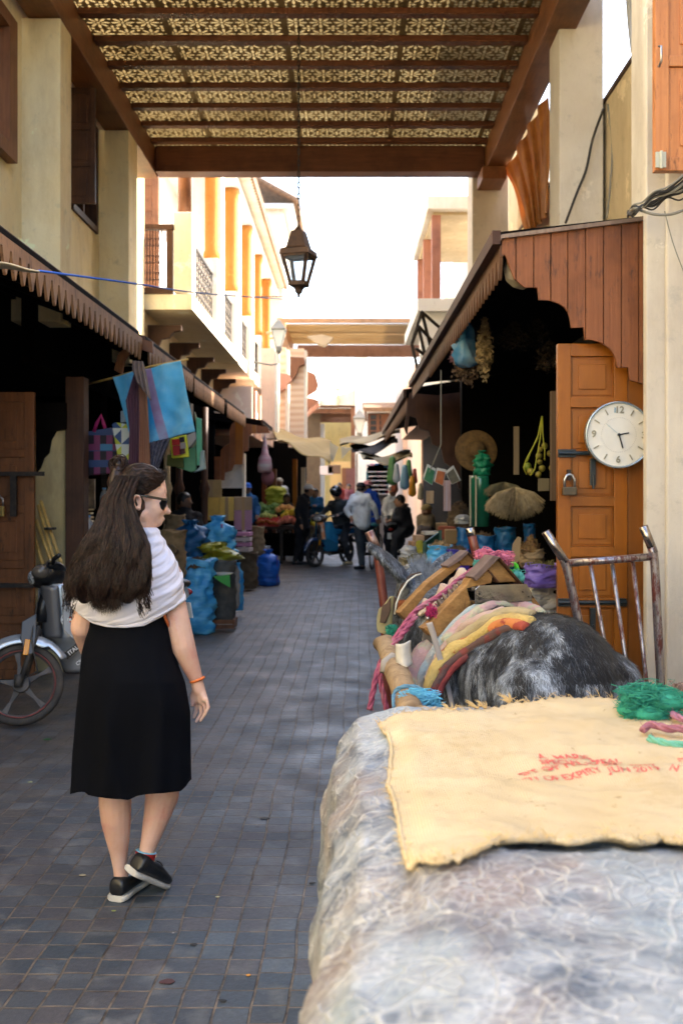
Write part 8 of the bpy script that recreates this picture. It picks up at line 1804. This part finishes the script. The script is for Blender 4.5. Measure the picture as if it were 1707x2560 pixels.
# ---------- the people further down the lane ----------
M_hairb = mat('black_hair', (.008, .006, .005), rough=.5)
SK = {'tan': mat('skin_tan', (.36, .19, .11), (.42, .23, .15), rough=.55, scale=6), 'dark': mat('skin_dark', (.16, .08, .045), rough=.5), 'fair': mat('skin_fair', (.50, .30, .20), rough=.5)}
def cloth(nm, c): return mat('cloth_'+nm, c, tuple(x*.7 for x in c), rough=.85, scale=5, bmp=.3, bscale=12, bdist=.02)
def folk(lab, Y, J, face, skin, top, bottom, shoe_c, head=None, headc=None, sleeve='long', group=None, coat_len=0, vox=.014, par_y=0):
    """J: joints as (x, y[, dy]) in picture pixels; head, neck, shoulders sl sr, elbows, wrists, hips, knees, ankles; face = heading of the head in degrees from +X"""
    j = {k: P(v[0], v[1], Y+(v[2] if len(v) > 2 else 0)) for k, v in J.items() if isinstance(v, tuple)}
    bz = min(j['al'].z, j['ar'].z); t = thing('person', lab, 'person', V(((j['hl'].x+j['hr'].x)/2, Y, max(0, bz-.08))), group)
    fa = math.radians(face); fd = V((math.cos(fa), math.sin(fa), 0)); sd_ = V((-fd.y, fd.x, 0)); hd = j['head']; R = Matrix((fd, sd_, V((0, 0, 1)))).transposed()
    b = MB(); b.ell(hd, (.098, .078, .115), R, 14, 10); b.ell(hd+fd*.045+V((0, 0, -.06)), (.05, .052, .06), R, 12, 8); b.cap_(hd+fd*.085+V((0, 0, .01)), hd+fd*.112+V((0, 0, -.025)), .010, .015, 8)
    for s in (1, -1): b.ell(hd+sd_*(s*.08)+V((0, 0, -.01)), (.018, .010, .03), R, 8, 6); 
    b.ell(hd+fd*.092+V((0, 0, -.065)), (.012, .024, .010), R, 8, 6)
    b.cap_(hd-V((0, 0, .06)), j['neck'], .055, .06); ms = (j['sl']+j['sr'])/2; mh = (j['hl']+j['hr'])/2
    def torso(m, k, leg=False):
        m.cap_(j['neck'], ms, .06+k, .09+k); m.cap_(j['sl'], j['sr'], .065+k, .065+k); m.cap_(ms-V((0, 0, .08)), ms.lerp(mh, .55), .135+k, .12+k); m.cap_(ms.lerp(mh, .5), mh, .125+k, .14+k)
        for s, h in (('sl', 'hl'), ('sr', 'hr')): m.cap_(j[s].lerp(ms, .25)-V((0, 0, .05)), j[h].lerp(mh, .2), .085+k, .095+k)
    torso(b, 0)
    def arm(m, s, k, frac=1.0, w=1):
        a, e_, w_ = j['s'+s], j['e'+s], j['w'+s]; m.cap_(a, e_, .055+k, .045+k)
        if frac > .5: q = e_.lerp(w_, (frac-.5)*2 if frac < 1 else .92); m.cap_(e_, q, .045+k, .034+k)
    def leg(m, s, k, frac=1.0):
        a, e_, w_ = j['h'+s], j['k'+s], j['a'+s]; m.cap_(a, e_, .085+k, .062+k); q = e_.lerp(w_, frac); m.cap_(e_, q, .060+k, lerp(.06, .042, frac)+k)
    for s in 'lr':
        arm(b, s, 0); leg(b, s, 0)
        w_ = j['w'+s]; d = (w_-j['e'+s]).normalized(); b.cap_(j['e'+s].lerp(w_, .9), w_, .028, .028); b.cap_(w_, w_+d*.06, .030, .034, 8); side = d.cross(V((0, 0, 1))); side = side.normalized() if side.length > .1 else V((1, 0, 0))
        for f in range(4): o = side*((f-1.5)*.021); b.cap_(w_+d*.07+o, w_+d*(.115-.008*abs(f-1.4))+o*1.05-V((0, 0, .012)), .0105, .0095, 6); 
        b.cap_(w_+d*.02-side*.03, w_+d*.065-side*.05, .012, .010, 6)
    remesh(b, 'body', vox*.8, SK[skin], t, smooth=3)
    def wr_(p): return p+V((noise.noise(p*6), noise.noise(p*6+V((4, 0, 0))), noise.noise(p*6+V((0, 7, 0)))))*.022+V((noise.noise(p*17), noise.noise(p*17+V((4, 0, 0))), 0))*.010
    m = MB(); torso(m, .022)
    for s in 'lr': arm(m, s, .016, 1.0 if sleeve == 'long' else .5)
    if coat_len:
        for s in 'lr': m.cap_(j['h'+s], j['h'+s].lerp(j['k'+s], coat_len), .12, .125)
        m.cap_(mh, (j['hl'].lerp(j['kl'], coat_len)+j['hr'].lerp(j['kr'], coat_len))/2, .13, .12)
    remesh(m, 'jacket' if coat_len else 'shirt', vox, top, t, smooth=5, fn=wr_)
    m = MB(); m.cap_(mh+V((0, 0, .02)), mh-V((0, 0, .04)), .13, .13)
    for s in 'lr': leg(m, s, .020, .93)
    remesh(m, 'trousers', vox, bottom, t, smooth=5, fn=wr_)
    for s in 'lr':
        a = j['a'+s]; f = J.get('f'+s); d = V((math.cos(math.radians(f)), math.sin(math.radians(f)), 0)) if f is not None and not isinstance(f, tuple) else fd
        m = MB().cap_(a-V((0, 0, .045))-d*.03, a-V((0, 0, .05))+d*.15, .042, .034, 10); m.v = [V((v.x, v.y, max(v.z, a.z-.085))) for v in m.v]; m.build('shoe', shoe_c, t, smooth=True)
    if head in ('cap', 'helmet', 'hair', 'beanie'):
        if head == 'hair':
            m = MB().ell(hd+V((0, 0, .025))-fd*.012, (.105, .088, .108), R, 16, 10); h0 = m
            m.v = [v if (v-hd).dot(fd) < .045 or v.z > hd.z+.055 else hd+(v-hd)*.8 for v in m.v]; m.build('hair', M_hairb, t, smooth=True)
        elif head == 'helmet':
            h = MB().ell(hd+V((0, 0, .03)), (.135, .12, .13), R, 20, 14).build('helmet', headc, t, smooth=True); MB().ell(hd+fd*.075+V((0, 0, .055)), (.07, .10, .035), R).build('visor', M_steel, h, smooth=True)
            MB().tube([hd+sd_*.09-V((0, 0, .02)), hd+fd*.03-V((0, 0, .13)), hd-sd_*.09-V((0, 0, .02))], .008, 6).build('chin_strap', M_blk, h)
        else:
            MB().ell(hd+V((0, 0, .0))-fd*.01, (.102, .085, .112), R, 16, 10).build('hair', M_hairb, t, smooth=True) if 0 else None
            m = MB().ell(hd+V((0, 0, .045))-fd*.008, (.110, .092, .088), R, 18, 12); m.v = [V((v.x, v.y, max(v.z, hd.z+.03))) for v in m.v]; c_ = m.build('cap', headc, t, smooth=True)
            if head == 'cap':
                def brim(u, v): a = lerp(-1.1, 1.1, u); r_ = lerp(.085, .165, v); return hd+V((0, 0, .04-.02*v*(1+.6*abs(a))))+fd*(math.cos(a)*r_+.0)+sd_*(math.sin(a)*lerp(.085, .10, v))
                MB().grid(brim, 14, 4).build('brim', headc, c_, smooth=True, thick=.006)
            m = MB().ell(hd-fd*.03+V((0, 0, -.012)), (.072, .080, .055), R, 14, 8); m.build('hair', M_hairb, t, smooth=True)
    return t
def z5p(d, ref=None):
    o = {}
    for k, v in d.items():
        if isinstance(v, tuple): q = z5(v[0], v[1]); o[k] = (q[0], q[1]) + ((v[2],) if len(v) > 2 else ())
        else: o[k] = v
    return o
bsh = mat('black_shoe', (.01, .01, .012), rough=.4)
folk('man in a white cap and long dark jacket bending over the fruit table', 21.3, z5p(dict(head=(450, 258), neck=(425, 310), sl=(385, 335, -.12), sr=(425, 330, .12), el=(345, 440, -.18), er=(440, 430, .15), wl=(380, 545, -.22), wr=(440, 500, .25), hl=(375, 565, -.08), hr=(410, 565, .08), kl=(360, 720, -.08), kr=(385, 715, .1), al=(335, 862, -.08), ar=(380, 862, .08), fl=20, fr=10)), 20, 'tan', cloth('charcoal_jacket', (.010, .011, .018)), cloth('black', (.008, .008, .012)), bsh, 'cap', mat('white_cap', (.75, .76, .80), rough=.8), coat_len=.35)
folk('seller in a blue shirt behind the fruit table between the cap man and the rider', 23.5, z5p(dict(head=(502, 285), neck=(502, 330), sl=(462, 345), sr=(545, 345), el=(455, 400, -.1), er=(555, 400, -.1), wl=(490, 392, -.3), wr=(510, 395, -.3), hl=(485, 500), hr=(525, 500), kl=(485, 620), kr=(525, 620), al=(485, 760), ar=(525, 760))), -90, 'tan', cloth('teal_shirt', (.03, .20, .42)), cloth('black', (.008, .008, .012)), bsh, 'hair')
folk('boy in a blue cap and denim shirt at the left end of the fruit table', 21.0, z5p(dict(head=(-75, 262), neck=(-72, 305), sl=(-105, 330), sr=(-35, 325), el=(-120, 400), er=(-15, 395, -.1), wl=(-60, 430, -.2), wr=(-40, 450, -.25), hl=(-90, 520), hr=(-55, 520), kl=(-90, 660), kr=(-55, 660), al=(-90, 800), ar=(-55, 800))) if 0 else dict(head=(568, 1122), neck=(570, 1137), sl=(560, 1146), sr=(585, 1146), el=(556, 1168), er=(592, 1165), wl=(570, 1182, -.2), wr=(590, 1184, -.25), hl=(564, 1192), hr=(580, 1192), kl=(564, 1235), kr=(580, 1235), al=(564, 1280), ar=(580, 1280)), -70, 'tan', cloth('denim', (.05, .20, .45)), cloth('black', (.008, .008, .012)), bsh, 'cap', mat('blue_cap', (.03, .14, .52), rough=.8))
M_blup = mat('blue_paint', (.02, .18, .38), (.03, .25, .46), rough=.25, coat=.5, scale=4); M_nav = mat('navy_paint', (.015, .035, .09), rough=.25, coat=.5)
h2 = math.radians(238); hv2 = V((math.cos(h2), math.sin(h2), 0)); g2 = G(*z5(503, 915)); m2, RZ2, L2 = moped('blue moped with a white and orange headlight cowl carrying the helmeted rider', V((g2.x, g2.y, 0))-hv2*1.22, h2, -.12, (M_blup, M_nav, M_rim, M_amber, mat('white_orange_panel', (.72, .70, .66), (.80, .25, .05), rough=.3, scale=7)), lean=.03, stand=False)
def rp(x, y, z): return RZ2@V((x, y, z))+L2
sc_ = lambda p: (CX+p.x*F/p.y, CY-(p.z-EYE)*F/p.y, p.y)
def jj(Y, **k): return {n: ((lambda s: (s[0], s[1], s[2]-Y))(sc_(v)) if isinstance(v, V) else v) for n, v in k.items()}
Yr = L2.y+.1
folk('moped rider in a dark helmet and grey sweater with one foot on the ground', Yr, jj(Yr, head=rp(.36, 0, 1.53), neck=rp(.28, 0, 1.38), sl=rp(.24, -.2, 1.30), sr=rp(.24, .2, 1.30), el=rp(.42, -.32, 1.08), er=rp(.42, .32, 1.08), wl=rp(.76, -.30, 1.05), wr=rp(.76, .30, 1.05), hl=rp(.14, -.10, .86), hr=rp(.14, .10, .86), kl=rp(.52, -.17, .66), kr=rp(.50, .26, .50), al=rp(.44, -.18, .32), ar=rp(.42, .34, .09)), 215, 'tan', cloth('grey_sweater', (.045, .05, .052)), cloth('dark_jeans', (.02, .022, .028)), mat('beige_shoe', (.42, .36, .24), rough=.7), 'helmet', mat('black_helmet', (.015, .016, .018), rough=.2, coat=.5))
folk('man in a pale blue shirt and black cap seen from behind in mid lane', 19.9, z5p(dict(head=(893, 245), neck=(880, 290), sl=(825, 325), sr=(945, 320), el=(770, 425, -.05), er=(1005, 400, .0), wl=(800, 475, -.1), wr=(1030, 500, .1), hl=(875, 545), hr=(935, 540), kl=(880, 700), kr=(915, 690, .15), al=(905, 895), ar=(900, 860, .35), fl=-160, fr=100)), 70, 'tan', cloth('pale_blue_shirt', (.86, .91, .94)), cloth('slate_trousers', (.035, .05, .065)), bsh, 'beanie', mat('black_cap', (.01, .01, .012), rough=.8))
folk('man in a pink cap and royal blue sweater beyond the man in the pale shirt', 21.6, z5p(dict(head=(948, 225), neck=(955, 268), sl=(905, 300), sr=(1010, 300), el=(900, 390), er=(1045, 400), wl=(930, 450), wr=(1050, 490), hl=(955, 520), hr=(1005, 520), kl=(960, 640), kr=(1015, 640), al=(975, 780), ar=(1020, 780))), -160, 'dark', cloth('royal_blue', (.012, .08, .55)), cloth('teal_jeans', (.02, .08, .12)), bsh, 'cap', mat('pink_cap', (.70, .28, .34), rough=.8))
folk('man in a white shirt and grey cap leaning on the right among the seated men', 21.0, z5p(dict(head=(1165, 270), neck=(1150, 318), sl=(1110, 350), sr=(1180, 350), el=(1085, 430, -.1), er=(1175, 430, -.1), wl=(1110, 500, -.3), wr=(1130, 505, -.3), hl=(1120, 520), hr=(1165, 520), kl=(1125, 640), kr=(1165, 640), al=(1130, 790), ar=(1170, 790))), -110, 'tan', cloth('white_shirt', (.84, .85, .86)), cloth('black', (.008, .008, .012)), bsh, 'beanie', mat('grey_cap', (.34, .33, .30), rough=.8))
folk('man in black seen in profile sitting on a moped looking at his phone', 19.6, z5p(dict(head=(1222, 350), neck=(1250, 400), sl=(1215, 430, -.15), sr=(1285, 430, .15), el=(1230, 510, -.2), er=(1240, 515, .1), wl=(1165, 515, -.2), wr=(1150, 510, -.1), hl=(1260, 590, -.1), hr=(1300, 590, .1), kl=(1185, 640, -.15), kr=(1230, 660, .15), al=(1170, 880, -.1), ar=(1240, 780, .1), fl=190, fr=190)), 180, 'tan', cloth('black', (.008, .008, .012)), cloth('dark_jeans', (.02, .022, .028)), bsh, 'hair')
tagp(MB().box(K(1130, 500, 19.4), (.07, .02, .13)).build('phone', M_blk, bev=.006), 'black phone in the hand of the man in black', 'phone')
folk('dark seated figure in a beige coat and straw coloured cap among the right hand goods', 16.5, z5p(dict(head=(1450, 440), neck=(1440, 480), sl=(1410, 500), sr=(1480, 500), el=(1400, 560), er=(1500, 560), wl=(1440, 580, -.2), wr=(1470, 580, -.2), hl=(1420, 590), hr=(1470, 590), kl=(1400, 610, -.3), kr=(1460, 610, -.3), al=(1400, 680, -.3), ar=(1450, 680, -.3))), -120, 'dark', cloth('beige_coat', (.22, .17, .10)), cloth('brown_cloth', (.08, .06, .05)), bsh, 'beanie', mat('straw_cap', (.24, .19, .08), rough=.8))
folk('seated shopkeeper in black half hidden behind the blue sacks on the left', 13.4, dict(head=(424, 1152), neck=(428, 1172), sl=(408, 1186), sr=(452, 1186), el=(402, 1215), er=(460, 1215), wl=(425, 1225, -.2), wr=(445, 1225, -.2), hl=(418, 1240), hr=(446, 1240), kl=(410, 1245, -.35), kr=(450, 1245, -.35), al=(412, 1320, -.35), ar=(450, 1320, -.35)), -20, 'dark', cloth('black', (.008, .008, .012)), cloth('black', (.008, .008, .012)), bsh, 'hair')
folk('distant person in dark red walking at the far end of the lane', 34, z5p(dict(head=(712, 225), neck=(712, 248), sl=(690, 262), sr=(735, 262), el=(682, 300), er=(742, 300), wl=(690, 330), wr=(738, 330), hl=(700, 340), hr=(724, 340), kl=(702, 400), kr=(722, 400), al=(702, 462), ar=(722, 462))), -90, 'dark', cloth('dark_red', (.22, .02, .02)), cloth('black', (.008, .008, .012)), bsh, 'hair', vox=.02)
folk('distant person in a pinkish plum coat right of the one in dark red', 35, z5p(dict(head=(790, 235), neck=(790, 256), sl=(770, 270), sr=(812, 270), el=(765, 305), er=(818, 305), wl=(772, 335), wr=(812, 335), hl=(780, 340), hr=(802, 340), kl=(782, 400), kr=(800, 400), al=(782, 458), ar=(800, 458))), -90, 'dark', cloth('plum_coat', (.16, .05, .08)), cloth('black', (.008, .008, .012)), bsh, 'hair', vox=.02, coat_len=.5)
folk('old man with a grey head wrap behind the lime green sack', 25, z5p(dict(head=(200, 195), neck=(205, 235), sl=(175, 250), sr=(245, 250), el=(165, 310), er=(265, 310), wl=(190, 350), wr=(250, 350), hl=(190, 370), hr=(230, 370), kl=(190, 470), kr=(230, 470), al=(190, 600), ar=(230, 600))), -60, 'dark', cloth('white_shirt', (.76, .77, .78)), cloth('black', (.008, .008, .012)), bsh, 'beanie', mat('grey_wrap', (.36, .35, .30), rough=.9))
folk('crouching vendor in black between the lime sack and the man in the white cap', 23, z5p(dict(head=(262, 335), neck=(262, 375), sl=(235, 390), sr=(290, 390), el=(228, 430), er=(298, 430), wl=(250, 450, -.2), wr=(275, 450, -.2), hl=(248, 470), hr=(278, 470), kl=(240, 520, -.2), kr=(285, 520, -.2), al=(245, 600), ar=(280, 600))), -90, 'dark', cloth('black', (.008, .008, .012)), cloth('black', (.008, .008, .012)), bsh, 'hair')
# parked moped seen from behind, bicycle
g3 = G(*z5(1160, 890)); moped('black parked moped with a white number plate facing down the lane on the right', V((g3.x, g3.y, 0)), math.radians(84), .1, (M_nav, M_blk, M_rim, M_amber, M_blk))
by = thing('bicycle', 'dark bicycle with a teal saddle held by the man in the pale blue shirt', 'bicycle', (P(*z5(965, 600), 20.2).x, 20.2, 0)); B0 = V((P(*z5(985, 600), 20.2).x, 19.9, 0)); bd_ = V((.18, .98, 0))
for k_ in (0, 1.02):
    c_ = B0+bd_*k_+V((0, 0, .33)); Rw = Matrix((bd_, V((0, 0, 1)), bd_.cross(V((0, 0, 1))))).transposed(); w = MB().lathe([(.325+.015*math.cos(a), .015*math.sin(a)) for a in [i*PI/3 for i in range(7)]], c_, 32, Rw, cap=False).build('wheel', M_rub, by, smooth=True)
    m = MB()
    for i in range(12): a = i*PI/6; m.tube([c_, c_+Rw@V((.32*math.cos(a), .32*math.sin(a), 0))], .002, 3)
    m.build('spokes', M_steel, w)
m = MB(); s0 = B0+bd_*.30+V((0, 0, .82)); bbk = B0+bd_*.42+V((0, 0, .28)); hdp = B0+bd_*.85+V((0, 0, .85))
for a, b_ in ((B0+V((0, 0, .33)), s0-V((0, 0, .12))), (B0+V((0, 0, .33)), bbk), (bbk, s0), (bbk, hdp-V((0, 0, .12))), (s0-V((0, 0, .1)), hdp), (hdp+V((0, 0, .1)), B0+bd_*1.02+V((0, 0, .33)))): m.tube([a, b_], .016, 6)
m.build('frame', M_iron, by); MB().ell(s0+V((0, 0, .06)), (.09, .14, .04)).build('saddle', mat('teal_cover', (.05, .28, .32), rough=.7), by, smooth=True)
sx_ = V((bd_.y, -bd_.x, 0)); MB().tube([hdp+V((0, 0, .18))-sx_*.28-bd_*.08, hdp+V((0, 0, .18))-sx_*.1, hdp+V((0, 0, .18))+sx_*.1, hdp+V((0, 0, .18))+sx_*.28-bd_*.08], .014, 6).build('handlebar', M_steel, by)
# ---------- camera, sky, sun ----------
cam = bpy.data.cameras.new('camera'); co = bpy.data.objects.new('camera', cam); COL.objects.link(co); SC.camera = co
co.location = (0, 0, EYE); co.rotation_euler = (PI/2, 0, 0); cam.sensor_fit = 'VERTICAL'; cam.sensor_height = 36; cam.lens = F/2352*36
cam.shift_x = (784-CX)/2352; cam.shift_y = -(1176-CY)/2352
cam.clip_end = 500; cam.clip_start = .05
cam.dof.use_dof = True; cam.dof.focus_distance = 4.0; cam.dof.aperture_fstop = 3.8
w = bpy.data.worlds.new('World'); SC.world = w; w.use_nodes = True; t = w.node_tree; bg = t.nodes['Background']
sk = t.nodes.new('ShaderNodeTexSky'); sk.sky_type = 'NISHITA'; sk.sun_disc = False
AZ = math.radians(62); EL = math.radians(39)        # azimuth clockwise from +Y
sk.sun_elevation = EL; sk.sun_rotation = AZ; sk.dust_density = 3.0; sk.air_density = 1.0; sk.ozone_density = .6
t.links.new(sk.outputs[0], bg.inputs[0]); bg.inputs[1].default_value = .15
sl = bpy.data.lights.new('sun', 'SUN'); so = bpy.data.objects.new('sun', sl); COL.objects.link(so); sl.energy = 3.3; sl.angle = math.radians(.5); sl.color = (1, .93, .82)
d = V((math.sin(AZ)*math.cos(EL), math.cos(AZ)*math.cos(EL), math.sin(EL))); so.rotation_euler = d.to_track_quat('Z', 'Y').to_euler(); so.location = (8, 0, 14)
SC.view_settings.view_transform = 'Standard'; SC.view_settings.look = 'None'; SC.view_settings.exposure = 2.75; SC.view_settings.gamma = 1
cy = SC.cycles; cy.use_denoising = True; cy.max_bounces = 7; cy.diffuse_bounces = 4; cy.transparent_max_bounces = 12; cy.sample_clamp_indirect = 6; cy.caustics_reflective = False; cy.caustics_refractive = False
def adopt(o, par):
    o.parent = par; o.location = ORG[o.name]-ORG[par.name]
    for k_ in ('label', 'category', 'group'):
        if k_ in o: del o[k_]
BO = bpy.data.objects
for dn, rn in (('shop_door', 'shop_room'), ('shop_door.001', 'shop_room.001')):
    de = BO[dn]; ch_ = list(de.children); leaf = [c for c in ch_ if c.name.startswith('door_leaf')][0]
    for c in ch_:
        for g_ in list(c.children): g_.parent = leaf; g_.location = (0, 0, 0)
        if c is not leaf: c.parent = leaf; c.location = (0, 0, 0)
    ORG[leaf.name] = ORG[dn]; adopt(leaf, BO[rn]); BO.remove(de)
    for c in list(leaf.children):
        if c.name.startswith('second_leaf'): c.parent = BO[rn]; c.location = leaf.location
for n_ in ('plank_door', 'plank_door.001'):
    if BO[n_].parent is None: adopt(BO[n_], BO['passage_house'])
for o in list(COL.objects):
    if o.parent is None and 'label' in o and 'kind' not in o: o['kind'] = 'thing'
bpy.context.view_layer.update()
